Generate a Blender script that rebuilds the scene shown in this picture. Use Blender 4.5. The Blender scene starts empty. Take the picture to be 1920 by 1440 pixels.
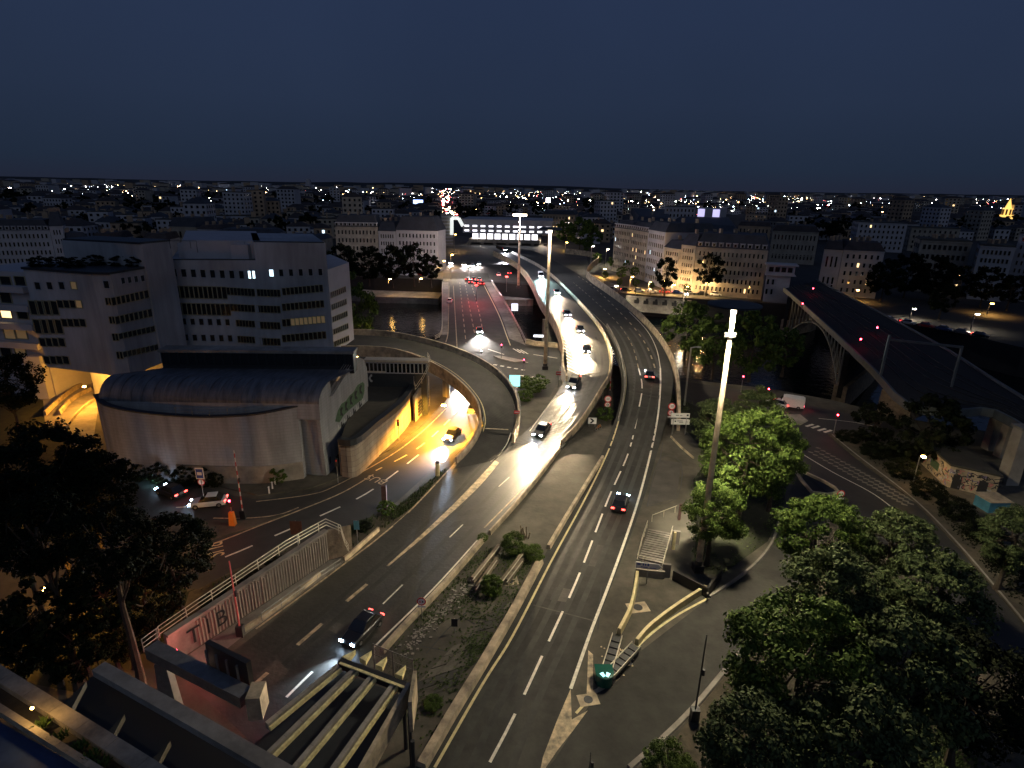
import bpy, bmesh, math, random
from mathutils import Vector, Matrix, Euler
from mathutils.geometry import tessellate_polygon
random.seed(7)
R = math.radians
sc = bpy.context.scene

# ------------------------------------------------------------------ camera
H = 38.0
F = 1101.0                                   # focal length in photo pixels (1920 wide)
PITCH, ROLL = R(18.57), R(1.05)
CM = (Matrix.Rotation(R(90) - PITCH, 3, 'X') @ Matrix.Rotation(ROLL, 3, 'Z'))
cd = bpy.data.cameras.new('camera'); cam = bpy.data.objects.new('camera', cd)
sc.collection.objects.link(cam); sc.camera = cam
cam.location = (0, 0, H); cam.rotation_euler = CM.to_euler()
cd.sensor_width = 36; cd.lens = F * 36 / 1920; cd.clip_start = 0.3; cd.clip_end = 30000

# ------------------------------------------------------------------ world and twilight
w = bpy.data.worlds.new('World'); sc.world = w; w.use_nodes = True
nt = w.node_tree; nt.nodes.clear()
out = nt.nodes.new('ShaderNodeOutputWorld'); bg = nt.nodes.new('ShaderNodeBackground')
tc = nt.nodes.new('ShaderNodeTexCoord'); sp = nt.nodes.new('ShaderNodeSeparateXYZ')
rp = nt.nodes.new('ShaderNodeValToRGB')
nt.links.new(tc.outputs['Generated'], sp.inputs[0]); nt.links.new(sp.outputs['Z'], rp.inputs[0])
cr = rp.color_ramp
cr.elements[0].position = 0.0; cr.elements[0].color = (0.0150, 0.0193, 0.0372, 1)
cr.elements[1].position = 1.0; cr.elements[1].color = (0.0121, 0.0220, 0.0576, 1)
for p_, c_ in ((.03, (0.0143, 0.0237, 0.0456, 1)), (.12, (0.0182, 0.0297, 0.0612, 1)), (.25, (0.0198, 0.0330, 0.0732, 1)), (.5, (0.0176, 0.0297, 0.0708, 1))):
    e = cr.elements.new(p_); e.color = c_
nz = nt.nodes.new('ShaderNodeTexNoise'); nz.inputs['Scale'].default_value = 3.0; nz.inputs['Detail'].default_value = 4
mr = nt.nodes.new('ShaderNodeMapRange'); mr.inputs['To Min'].default_value = .88; mr.inputs['To Max'].default_value = 1.12
nt.links.new(tc.outputs['Generated'], nz.inputs['Vector']); nt.links.new(nz.outputs['Fac'], mr.inputs['Value'])
nt.links.new(rp.outputs[0], bg.inputs[0]); nt.links.new(mr.outputs[0], bg.inputs[1]); nt.links.new(bg.outputs[0], out.inputs[0])
sl = bpy.data.lights.new('twilight', 'SUN'); sl.energy = .125; sl.angle = R(50); sl.color = (.74, .84, 1.0)
so = bpy.data.objects.new('twilight', sl); sc.collection.objects.link(so)
so.rotation_euler = (R(58), 0, R(14))        # the last glow of the western sky, behind the viewer
sc.view_settings.view_transform = 'Standard'; sc.view_settings.look = 'None'
sc.view_settings.exposure = 0; sc.view_settings.gamma = 1
sc.render.engine = 'CYCLES'; sc.cycles.use_denoising = True
sc.cycles.max_bounces = 5; sc.cycles.diffuse_bounces = 2; sc.cycles.glossy_bounces = 2
sc.cycles.sample_clamp_indirect = 4.0; sc.cycles.use_light_tree = True

# ------------------------------------------------------------------ helpers
col = sc.collection
def ray(px, py):
    return CM @ Vector(((px - 960) / F, (720 - py) / F, -1))
def P(px, py, z=0.0):
    d = ray(px, py); t = (z - H) / d.z
    return Vector((d.x * t, d.y * t, z))
def PD(px, py, y):
    d = ray(px, py); t = y / d.y
    return Vector((d.x * t, y, H + d.z * t))
def proj(v):
    c = CM.transposed() @ (Vector(v) - Vector((0, 0, H)))
    return 960 + F * c.x / -c.z, 720 - F * c.y / -c.z
def depth(v):
    c = CM.transposed() @ (Vector(v) - Vector((0, 0, H))); return -c.z
def Zat(xy, py):
    lo, hi = -20.0, 60.0
    for _ in range(40):
        m = (lo + hi) / 2
        if proj((xy[0], xy[1], m))[1] > py: lo = m
        else: hi = m
    return lo
def cat(pts, n=6, closed=False):
    pts = [tuple(p) for p in pts]; out = []
    for i in range(len(pts) - 1):
        p0 = pts[max(i - 1, 0)]; p1 = pts[i]; p2 = pts[i + 1]; p3 = pts[min(i + 2, len(pts) - 1)]
        for k in range(n):
            t = k / n
            out.append(tuple(.5 * ((2 * b) + (-a + c) * t + (2 * a - 5 * b + 4 * c - d) * t * t + (-a + 3 * b - 3 * c + d) * t ** 3)
                             for a, b, c, d in zip(p0, p1, p2, p3)))
    out.append(pts[-1]); return out
def sstep(a, b, x):
    t = max(0, min(1, (x - a) / (b - a))); return t * t * (3 - 2 * t)
def Zr(py): return 4.6 * (1 - sstep(690, 850, py))
def W(pts, z=0.0, n=6):
    """photo points -> smoothed world polyline lying at height z (a number, a function of the row, or a third coordinate)"""
    o = []
    for p in cat(pts, n):
        zz = p[2] if len(p) > 2 else (z(p[1]) if callable(z) else z)
        o.append(P(p[0], p[1], zz))
    return o
class MB:
    def __init__(s): s.v = []; s.f = []; s.m = []
    def quad(s, a, b, c, d, m=0):
        i = len(s.v); s.v += [tuple(a), tuple(b), tuple(c), tuple(d)]; s.f.append((i, i + 1, i + 2, i + 3)); s.m.append(m)
    def tri(s, a, b, c, m=0):
        i = len(s.v); s.v += [tuple(a), tuple(b), tuple(c)]; s.f.append((i, i + 1, i + 2)); s.m.append(m)
    def hexa(s, p, m=0):
        i = len(s.v); s.v += [tuple(q) for q in p]
        for f in ((3, 2, 1, 0), (4, 5, 6, 7), (0, 1, 5, 4), (1, 2, 6, 5), (2, 3, 7, 6), (3, 0, 4, 7)):
            s.f.append(tuple(i + k for k in f)); s.m.append(m)
    def box(s, x0, x1, y0, y1, z0, z1, m=0):
        s.hexa([(x0, y0, z0), (x1, y0, z0), (x1, y1, z0), (x0, y1, z0), (x0, y0, z1), (x1, y0, z1), (x1, y1, z1), (x0, y1, z1)], m)
    def beam(s, a, b, wd, ht, m=0):
        a = Vector(a); b = Vector(b); d = (b - a).normalized()
        up = Vector((0, 0, 1)) if abs(d.z) < .95 else Vector((0, 1, 0))
        x = d.cross(up).normalized() * wd / 2; u = x.cross(d).normalized() * ht / 2
        s.hexa([a - x - u, a + x - u, b + x - u, b - x - u, a - x + u, a + x + u, b + x + u, b - x + u], m)
    def tube(s, a, b, r0, r1=None, n=8, m=0, cap=True):
        r1 = r0 if r1 is None else r1
        a = Vector(a); b = Vector(b); d = (b - a).normalized()
        up = Vector((0, 0, 1)) if abs(d.z) < .95 else Vector((1, 0, 0))
        x = d.cross(up).normalized(); y = d.cross(x).normalized(); i = len(s.v)
        for c, r in ((a, r0), (b, r1)):
            for k in range(n):
                t = 2 * math.pi * k / n; s.v.append(tuple(c + x * r * math.cos(t) + y * r * math.sin(t)))
        for k in range(n):
            s.f.append((i + k, i + (k + 1) % n, i + n + (k + 1) % n, i + n + k)); s.m.append(m)
        if cap:
            s.f.append(tuple(i + k for k in range(n))[::-1]); s.m.append(m)
            s.f.append(tuple(i + n + k for k in range(n))); s.m.append(m)
    def prism(s, fp, z0, z1, m=0, top=None):
        """footprint polygon extruded; z0/z1 numbers or lists"""
        n = len(fp); i = len(s.v)
        Z0 = z0 if isinstance(z0, (list, tuple)) else [z0] * n
        Z1 = z1 if isinstance(z1, (list, tuple)) else [z1] * n
        for k in range(n): s.v.append((fp[k][0], fp[k][1], Z0[k]))
        for k in range(n): s.v.append((fp[k][0], fp[k][1], Z1[k]))
        for k in range(n):
            s.f.append((i + k, i + (k + 1) % n, i + n + (k + 1) % n, i + n + k)); s.m.append(m)
        for t in tessellate_polygon([[Vector((p[0], p[1], 0)) for p in fp]]):
            s.f.append(tuple(i + n + k for k in t)); s.m.append(m if top is None else top)
    def sweep(s, path, prof, m=0):
        """profile of (side offset, height) swept along a world polyline"""
        n = len(prof); i = len(s.v); N = len(path)
        for k, p in enumerate(path):
            a = Vector(path[max(k - 1, 0)]); b = Vector(path[min(k + 1, N - 1)]); d = (b - a); d.z = 0
            d = d.normalized() if d.length > 1e-6 else Vector((0, 1, 0))
            sd = Vector((d.y, -d.x, 0))
            for o, h in prof: s.v.append(tuple(Vector(p) + sd * o + Vector((0, 0, h))))
        for k in range(N - 1):
            for j in range(n):
                a = i + k * n + j; b = i + k * n + (j + 1) % n
                s.f.append((a, b, b + n, a + n)); s.m.append(m)
        if n > 2:
            s.f.append(tuple(i + j for j in range(n))[::-1]); s.m.append(m)
            s.f.append(tuple(i + (N - 1) * n + j for j in range(n))); s.m.append(m)
    def strip(s, L, Rr, dz=0, m=0, thick=0):
        for k in range(len(L) - 1):
            a, b, c, d = [Vector(q) + Vector((0, 0, dz)) for q in (L[k], Rr[k], Rr[k + 1], L[k + 1])]
            s.quad(a, b, c, d, m)
            if thick:
                t = Vector((0, 0, -thick))
                s.quad(a + t, d + t, c + t, b + t, m); s.quad(a, d, d + t, a + t, m); s.quad(b + t, c + t, c, b, m)
    def data(s, name, mats, smooth=False):
        me = bpy.data.meshes.new(name); me.from_pydata(s.v, [], s.f)
        for mt in (mats if isinstance(mats, (list, tuple)) else [mats]): me.materials.append(mt)
        me.polygons.foreach_set('material_index', s.m)
        if smooth: me.polygons.foreach_set('use_smooth', [True] * len(s.f))
        me.update(); return me
    def build(s, name, mats, parent=None, smooth=False, loc=None, rz=0):
        return put(name, s.data(name, mats, smooth), parent, loc, rz)
def put(name, me, parent=None, loc=None, rz=0, scale=None, rot=None):
    o = bpy.data.objects.new(name, me); col.objects.link(o)
    if loc is not None: o.location = loc
    o.rotation_euler = rot if rot is not None else (0, 0, rz)
    if scale is not None: o.scale = scale
    if parent is not None: o.parent = parent
    return o
def thing(name, label, catg, loc=(0, 0, 0), rz=0, group=None):
    o = put(name, None, None, loc, rz); return tag(o, label, catg, group)
def tag(o, label, catg, group=None):
    o['label'] = label; o['category'] = catg
    if group: o['group'] = group
    return o
def struct(o): o['kind'] = 'structure'; return o
def stuff(o, label=None):
    o['kind'] = 'stuff'
    if label: o['label'] = label
    return o
def dup(root, loc, rz=0, label=None, group=None, scale=None):
    r = root.copy(); col.objects.link(r); r.location = loc; r.rotation_euler = (0, 0, rz)
    if scale is not None: r.scale = scale
    if label: r['label'] = label
    if group: r['group'] = group
    for ch in list(root.children):
        c = ch.copy(); col.objects.link(c); c.parent = r
        for g in ch.children:
            d = g.copy(); col.objects.link(d); d.parent = c
    return r
def lamp(name, kind, loc, energy, color, parent=None, radius=.2, aim=None, size=None, blend=.5):
    l = bpy.data.lights.new(name, kind); l.energy = energy; l.color = color
    if kind in ('POINT', 'SPOT'): l.shadow_soft_size = radius
    if kind == 'SPOT': l.spot_size = R(size or 70); l.spot_blend = blend
    o = bpy.data.objects.new(name, l); col.objects.link(o); o.location = loc
    if aim is not None: o.rotation_euler = (Vector(aim) - Vector(loc)).to_track_quat('-Z', 'Y').to_euler()
    if parent is not None: o.parent = parent
    return o

# ------------------------------------------------------------------ materials
def mk(name, c, rough=.8, var=.25, scale=1.0, bump=0.0, metal=0, emit=None, es=0, c2=None, detail=6, spec=.5, stretch=None, big=0):
    m = bpy.data.materials.new(name); m.use_nodes = True; n = m.node_tree; b = n.nodes['Principled BSDF']
    b.inputs['Roughness'].default_value = rough; b.inputs['Metallic'].default_value = metal
    b.inputs['Specular IOR Level'].default_value = spec
    b.inputs['Base Color'].default_value = (*c, 1)
    if emit:
        b.inputs['Emission Color'].default_value = (*emit, 1); b.inputs['Emission Strength'].default_value = es
    if var or bump:
        t = n.nodes.new('ShaderNodeTexCoord'); tn = n.nodes.new('ShaderNodeTexNoise')
        tn.inputs['Scale'].default_value = scale; tn.inputs['Detail'].default_value = detail; tn.inputs['Roughness'].default_value = .65
        src = t.outputs['Object']
        if stretch:
            mp = n.nodes.new('ShaderNodeMapping'); mp.inputs['Scale'].default_value = stretch
            n.links.new(src, mp.inputs[0]); src = mp.outputs[0]
        n.links.new(src, tn.inputs['Vector'])
        r = n.nodes.new('ShaderNodeValToRGB')
        lo = tuple(x * (1 - var) for x in c); hi = c2 or tuple(min(1, x * (1 + var)) for x in c)
        r.color_ramp.elements[0].position = .32; r.color_ramp.elements[0].color = (*lo, 1)
        r.color_ramp.elements[1].position = .68; r.color_ramp.elements[1].color = (*hi, 1)
        n.links.new(tn.outputs['Fac'], r.inputs[0]); last = r.outputs[0]
        if big:
            t2 = n.nodes.new('ShaderNodeTexNoise'); t2.inputs['Scale'].default_value = big; t2.inputs['Detail'].default_value = 3
            n.links.new(t.outputs['Object'], t2.inputs['Vector'])
            q = n.nodes.new('ShaderNodeMapRange'); q.inputs['From Min'].default_value = .35; q.inputs['From Max'].default_value = .65
            q.inputs['To Min'].default_value = .62; q.inputs['To Max'].default_value = 1.2
            n.links.new(t2.outputs['Fac'], q.inputs['Value'])
            mx = n.nodes.new('ShaderNodeVectorMath'); mx.operation = 'SCALE'
            n.links.new(last, mx.inputs[0]); n.links.new(q.outputs[0], mx.inputs['Scale']); last = mx.outputs[0]
        n.links.new(last, b.inputs['Base Color'])
        if bump:
            bp = n.nodes.new('ShaderNodeBump'); bp.inputs['Strength'].default_value = bump; bp.inputs['Distance'].default_value = .05
            t3 = n.nodes.new('ShaderNodeTexNoise'); t3.inputs['Scale'].default_value = scale * 6; t3.inputs['Detail'].default_value = 3
            n.links.new(t.outputs['Object'], t3.inputs['Vector']); n.links.new(t3.outputs['Fac'], bp.inputs['Height'])
            n.links.new(bp.outputs[0], b.inputs['Normal'])
    return m
def em(name, c, s):
    m = mk(name, c, var=0, emit=c, es=s); return m
M = {
 'asphalt': mk('asphalt', (.050, .049, .042), .8, .28, .45, .35, big=.05, spec=.3),
 'asphalt_wet': mk('damp_asphalt', (.042, .041, .034), .48, .3, .45, .45, big=.05, spec=.5),
 'asphalt_worn': mk('tyre_polished_asphalt', (.037, .037, .031), .6, .3, .8, .2, spec=.4),
 'asphalt_old': mk('old_asphalt', (.062, .057, .048), .7, .3, .5, .5, big=.06),
 'asphalt_dark': mk('dark_asphalt', (.036, .034, .031), .65, .2, .6, .3, big=.05),
 'concrete_slab': mk('stained_concrete', (.088, .080, .060), .9, .4, .35, .5, big=.08),
 'slab_grey': mk('grey_paving', (.115, .105, .082), .9, .35, .8, .5, big=.2),
 'check': mk('faded_road_paint', (.20, .19, .15), .8, .5, 2.0),
 'concrete': mk('concrete', (.26, .235, .20), .85, .3, .7, .3, big=.1),
 'parapet': mk('weathered_parapet', (.36, .30, .22), .8, .5, .7, .3, c2=(.62, .50, .33)),
 'white': mk('road_paint', (.74, .70, .58), .6, .22, 3.0),
 'worn': mk('worn_road_paint', (.42, .37, .27), .7, .6, 1.6, c2=(.72, .56, .34), detail=8),
 'yellow': mk('cream_road_paint', (.68, .58, .30), .6, .2, 2.0),
 'metal': mk('galvanised_metal', (.30, .29, .27), .45, .2, 2, metal=.6),
 'dark_metal': mk('dark_metal', (.035, .035, .037), .5, .2, 2, metal=.3),
 'rail_metal': mk('pale_rail_metal', (.55, .5, .38), .4, .15, 2, metal=.3),
 'facade': mk('pale_facade', (.38, .40, .43), .85, .16, .9, .05, big=.06, stretch=(1, 1, .12)),
 'facade2': mk('pale_facade_side', (.42, .41, .43), .85, .1, .3, .05),
 'barrel': mk('zinc_roof', (.13, .135, .145), .55, .45, 1.2, .1, metal=.2, stretch=(1.6, .25, .25)),
 'roof_flat': mk('flat_roof_felt', (.055, .05, .038), .9, .3, .5, .2, big=.12),
 'dark_trim': mk('dark_trim', (.02, .024, .028), .5, .2, 2),
 'glass': mk('dark_glass', (.012, .014, .016), .12, 0, spec=.8),
 'frame': mk('window_frame', (.30, .27, .16), .6, .15, 2),
 'rooft': mk('tile_roof', (.050, .040, .038), .85, .35, .3, .2),
 'roofs': mk('slate_roof', (.040, .043, .052), .7, .3, .3, .2),
 'stone': mk('limestone', (.34, .30, .24), .9, .25, .3, .2),
 'stone2': mk('pale_render', (.42, .41, .42), .9, .15, .2, .1),
 'stone3': mk('ochre_render', (.36, .26, .17), .9, .2, .2, .1),
 'earth': mk('dry_earth', (.075, .062, .042), .95, .5, .6, .6, big=.1),
 'grass': mk('rough_grass', (.020, .024, .010), .95, .5, 1.2, .6),
 'ground': mk('city_ground', (.035, .033, .030), .95, .4, .05, 0, big=.01),
 'bark': mk('bark', (.06, .045, .03), .95, .3, 2, .4),
 'rail_bed': mk('railway_ballast', (.014, .013, .012), .95, .4, 1.5, .5),
 'brown': mk('brown_panel', (.085, .045, .040), .7, .3, 2), 'steel_dark': mk('dark_rail_steel', (.035, .034, .033), .5, .2, .7, metal=.4),
 'steel': mk('riveted_steel', (.13, .145, .14), .6, .2, .7, metal=.3),
 'masonry': mk('rubble_masonry', (.20, .16, .11), .95, .45, 1.0, .8),
 'tyre': mk('tyre_rubber', (.015, .015, .015), .9, 0),
 'lamp_white': em('lamp_white', (1, .86, .68), 60), 'lamp_head': em('headlight_white', (.9, .92, 1.0), 260),
 'lamp_blue': em('headlight_cold', (.55, .75, 1.0), 90), 'lamp_tail': em('tail_light_red', (1, .05, .04), 14),
 'lamp_sig': em('signal_red', (1, .03, .06), 60), 'lamp_sod': em('sodium_lamp', (1, .55, .14), 70),
 'win_warm': em('lit_window_warm', (1, .68, .32), 2.2), 'win_cold': em('lit_window_cold', (.62, .85, 1), 2.5),
 'win_dim': em('lit_window_dim', (.9, .62, .28), .045),
 'white_lit': em('backlit_panel', (.80, .84, 1.0), 1.6), 'purple_lit': em('lit_hall_front', (.62, .58, .95), 1.1),
 'cyan_lit': em('lit_billboard', (.45, .95, 1.0), 1.1), 'gold_glow': em('floodlight_glow_stone', (1, .58, .14), 1.6),  # the gold tower stone emits its own glow in place of floodlights
 'blue': mk('blue_sheet', (.05, .20, .28), .6, .2, 1), 'sign_white': mk('sign_white', (.72, .70, .66), .5, .05, 1),
 'sign_red': mk('sign_red', (.55, .03, .03), .5, 0), 'sign_black': mk('sign_black', (.02, .02, .02), .5, 0),
 'sign_blue': mk('sign_blue', (.03, .06, .30), .5, 0), 'orange': mk('orange_plastic', (.75, .22, .03), .6, .1, 2),
 'green_paint': mk('green_spray_paint', (.07, .13, .07), .8, .3, 2), 'violet_paint': mk('violet_spray_paint', (.20, .16, .30), .8, .3, 2),
 'grey_paint': mk('silver_spray_paint', (.42, .42, .42), .6, .2, 2), 'black_paint': mk('black_spray_paint', (.02, .02, .022), .8, .2, 2),
 'pink_paint': mk('pink_spray_paint', (.5, .18, .16), .8, .3, 2),
 'green_plastic': mk('green_plastic', (.01, .09, .06), .2, .1, 2), 'redwhite': mk('red_lattice', (.55, .12, .12), .6, .2, 2),
}
def stripes(name, c1, c2, per, axis='Z', rough=.8, width=.5):
    m = mk(name, c1, rough, .15, 1.0); n = m.node_tree; b = n.nodes['Principled BSDF']
    lk = b.inputs['Base Color'].links[0].from_socket
    t = n.nodes.new('ShaderNodeTexCoord'); s = n.nodes.new('ShaderNodeSeparateXYZ'); n.links.new(t.outputs['Object'], s.inputs[0])
    a = n.nodes.new('ShaderNodeMath'); a.operation = 'PINGPONG'; a.inputs[1].default_value = per; n.links.new(s.outputs[axis], a.inputs[0])
    g = n.nodes.new('ShaderNodeMath'); g.operation = 'GREATER_THAN'; g.inputs[1].default_value = per * width; n.links.new(a.outputs[0], g.inputs[0])
    mx = n.nodes.new('ShaderNodeMix'); mx.data_type = 'RGBA'; n.links.new(g.outputs[0], mx.inputs['Factor'])
    n.links.new(lk, mx.inputs['A']); mx.inputs['B'].default_value = (*c2, 1); n.links.new(mx.outputs['Result'], b.inputs['Base Color'])
    return m
M['barber'] = stripes('red_white_mast', (.6, .55, .5), (.45, .05, .05), .55)
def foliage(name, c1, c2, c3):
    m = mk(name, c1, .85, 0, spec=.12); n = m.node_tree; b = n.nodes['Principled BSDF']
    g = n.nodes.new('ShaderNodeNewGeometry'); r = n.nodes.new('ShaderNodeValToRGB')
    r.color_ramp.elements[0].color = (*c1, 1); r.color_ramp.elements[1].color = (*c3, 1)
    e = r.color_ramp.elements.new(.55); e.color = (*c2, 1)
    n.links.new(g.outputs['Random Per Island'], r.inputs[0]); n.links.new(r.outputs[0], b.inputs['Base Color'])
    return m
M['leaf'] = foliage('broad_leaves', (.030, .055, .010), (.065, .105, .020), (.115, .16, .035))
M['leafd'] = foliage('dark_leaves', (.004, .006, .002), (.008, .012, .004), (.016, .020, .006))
M['leafp'] = foliage('pine_needles', (.035, .052, .020), (.062, .085, .032), (.11, .13, .055))
# brick / block facings
def blockmat(name, c1, c2, mortar, bw, bh, rough=.85, sy='Y'):
    m = mk(name, c1, rough, 0); n = m.node_tree; b = n.nodes['Principled BSDF']
    t = n.nodes.new('ShaderNodeTexCoord'); s = n.nodes.new('ShaderNodeSeparateXYZ'); n.links.new(t.outputs['Object'], s.inputs[0])
    ad = n.nodes.new('ShaderNodeMath'); ad.operation = 'ADD'; n.links.new(s.outputs['X'], ad.inputs[0]); n.links.new(s.outputs['Y'], ad.inputs[1])
    c = n.nodes.new('ShaderNodeCombineXYZ'); n.links.new(ad.outputs[0], c.inputs[0]); n.links.new(s.outputs['Z'], c.inputs[1])
    br = n.nodes.new('ShaderNodeTexBrick'); n.links.new(c.outputs[0], br.inputs['Vector'])
    br.inputs['Color1'].default_value = (*c1, 1); br.inputs['Color2'].default_value = (*c2, 1); br.inputs['Mortar'].default_value = (*mortar, 1)
    br.inputs['Scale'].default_value = 1; br.inputs['Brick Width'].default_value = bw; br.inputs['Row Height'].default_value = bh
    br.inputs['Mortar Size'].default_value = .03
    no = n.nodes.new('ShaderNodeTexNoise'); no.inputs['Scale'].default_value = .3; no.inputs['Detail'].default_value = 6
    mp_ = n.nodes.new('ShaderNodeMapping'); mp_.inputs['Scale'].default_value = (3.0, 3.0, .35); n.links.new(t.outputs['Object'], mp_.inputs[0]); n.links.new(mp_.outputs[0], no.inputs['Vector'])
    q = n.nodes.new('ShaderNodeMapRange'); q.inputs['From Min'].default_value = .3; q.inputs['From Max'].default_value = .7; q.inputs['To Min'].default_value = .7; q.inputs['To Max'].default_value = 1.15
    n.links.new(no.outputs['Fac'], q.inputs['Value']); v = n.nodes.new('ShaderNodeVectorMath'); v.operation = 'SCALE'
    n.links.new(br.outputs['Color'], v.inputs[0]); n.links.new(q.outputs[0], v.inputs['Scale']); n.links.new(v.outputs[0], b.inputs['Base Color'])
    return m
M['block'] = blockmat('pale_blockwork', (.29, .30, .31), (.315, .32, .33), (.255, .26, .27), 1.2, .42)
M['annexblock'] = blockmat('ochre_stained_blockwork', (.30, .25, .19), (.36, .31, .24), (.2, .16, .12), 1.6, .8)

# ------------------------------------------------------------------ terrain, river
near_bank = [P(-400, 700, 0), P(300, 655, 0), P(640, 650, 0), P(818, 640, 0), P(975, 642, 0), P(1052, 652, 0), P(1110, 672, 0), P(1200, 698, 0), P(1330, 716, 0), P(1440, 728, 0), P(1560, 750, 0), P(1700, 785, 0),
             Vector((110, 78, 0)), Vector((150, 40, 0)), Vector((260, -60, 0))]
near_bank[0] = Vector((-600, 210, 0)); near_bank[1] = Vector((-150, 172, 0)); near_bank[2] = Vector((-60, 160, 0))
far_bank = [Vector((-800, 330, 0)), Vector((-140, 276, 0)), P(700, 520, 0), P(825, 524, 0), P(940, 530, 0), P(1160, 549, 0), P(1300, 560, 0), P(1430, 567, 0), P(1560, 578, 0), P(1700, 603, 0), P(1920, 652, 0),
            Vector((210, 100, 0)), Vector((420, -60, 0))]
g = MB(); fp = near_bank + [Vector((260, -200, 0)), Vector((-600, -200, 0))]
g.prism([(p.x, p.y) for p in fp], -11, 0)
struct(g.build('ground', M['concrete_slab']))
g = MB(); fp = far_bank + [Vector((9000, -60, 0)), Vector((9000, 14000, 0)), Vector((-9000, 14000, 0)), Vector((-9000, 330, 0))]
g.prism([(p.x, p.y) for p in fp], -11, 0)
struct(g.build('far_ground', M['ground']))
for nm_, yy_, hh_, sd_ in (('hills', 7200, 34, 3), ('far_hills', 9200, 70, 8)):
    rgx = random.Random(sd_); g = MB(); n__ = 60; hs = [hh_ * (.35 + .65 * (.5 + .5 * math.sin(k * .23 + sd_) * math.cos(k * .09 + sd_ * 2))) * rgx.uniform(.9, 1.1) for k in range(n__ + 1)]
    for k in range(n__):
        xa, xb = [(-1.25 + 2.5 * q / n__) * yy_ for q in (k, k + 1)]
        g.quad((xa, yy_ - 300, 0), (xb, yy_ - 300, 0), (xb, yy_ + 300, hs[k + 1]), (xa, yy_ + 300, hs[k])); g.quad((xa, yy_ + 300, hs[k]), (xb, yy_ + 300, hs[k + 1]), (xb, yy_ + 1500, 0), (xa, yy_ + 1500, 0))
    struct(g.build(nm_, M['ground']))
wm = mk('river_water', (.004, .007, .008), .09, 0, spec=.5); n_ = wm.node_tree
t_ = n_.nodes.new('ShaderNodeTexCoord'); a_ = n_.nodes.new('ShaderNodeTexNoise'); a_.inputs['Scale'].default_value = .55; a_.inputs['Detail'].default_value = 4
b_ = n_.nodes.new('ShaderNodeBump'); b_.inputs['Strength'].default_value = .35; b_.inputs['Distance'].default_value = .35
n_.links.new(t_.outputs['Object'], a_.inputs['Vector']); n_.links.new(a_.outputs['Fac'], b_.inputs['Height']); n_.links.new(b_.outputs[0], n_.nodes['Principled BSDF'].inputs['Normal'])
g = MB(); g.quad((-900, -250, -8), (700, -250, -8), (700, 420, -8), (-900, 420, -8)); struct(g.build('river', wm))
# lower quays on the far side
def quay(pts_front, z, dep, name):
    g = MB(); a = W(pts_front, z, 3)
    back = [p + Vector((0, dep, 0)) for p in a]
    g.prism([(p.x, p.y) for p in a] + [(p.x, p.y) for p in reversed(back)], -10, z); return struct(g.build(name, M['concrete']))
quay([(640, 551), (700, 556), (780, 558), (822, 560)], -5.5, 30, 'lower_quay')
quay([(930, 562), (1000, 562)], -5.5, 22, 'lower_quay_middle')
quay([(1180, 578), (1280, 584), (1400, 590), (1500, 600)], -5.5, 24, 'lower_quay_right')
quay([(1640, 610), (1760, 630), (1900, 668)], -5.5, 14, 'lower_quay_far_right')

# ------------------------------------------------------------------ roads
def road(name, Lp, Rp, z=0, dz=.03, mat='asphalt', thick=0, n=6):
    L = W(Lp, z, n); Q = W(Rp, z, n)
    if len(L) != len(Q): raise ValueError(name)
    g = MB(); g.strip(L, Q, dz, 0, thick); o = g.build(name, M[mat]); struct(o); return o
def patch(name, pts, mat, z=0, dz=.02, n=1, th=None):
    q = cat(pts, n) if n > 1 else pts
    v = [P(p[0], p[1], z) for p in q]; g = MB()
    if th: g.prism([(p.x, p.y) for p in v], z - .05, z + th)
    else:
        i = 0
        g.v = [(p.x, p.y, z + dz) for p in v]
        for t in tessellate_polygon([[Vector((p.x, p.y, 0)) for p in v]]): g.f.append(tuple(t)); g.m.append(0)
    o = g.build(name, M[mat]); return struct(o)
def line(parent, pts, wd, mat='white', z=0, dz=.045, name='edge_line', n=6):
    g = MB(); pth = W(pts, z, n); g.sweep(pth, [(-wd / 2, dz), (wd / 2, dz)])
    g.f = g.f[0::2]; g.m = [0] * len(g.f)
    return g.build(name, M[mat], parent)
def dashes(parent, pts, wd, dash, gap, mat='white', z=0, dz=.045, name='lane_dash', start=0):
    pth = W(pts, z, 8); acc = -start; cur = []; out = []
    for a, b in zip(pth[:-1], pth[1:]):
        Lg = (b - a).length; k = max(1, int(Lg / .25))
        for i in range(k):
            ph = (acc + Lg * i / k)
            on = ph >= 0 and (ph % (dash + gap)) < dash
            pt = a.lerp(b, i / k)
            if on: cur.append(pt)
            elif cur:
                out.append(cur); cur = []
        acc += Lg
    if len(cur) > 1: out.append(cur)
    for c in out:
        if len(c) < 3: continue
        g = MB(); g.sweep([c[0], c[len(c) // 2], c[-1]], [(-wd / 2, dz), (wd / 2, dz)]); g.f = g.f[0::2]; g.m = [0] * len(g.f)
        g.build(name, M[mat], parent)
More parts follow.
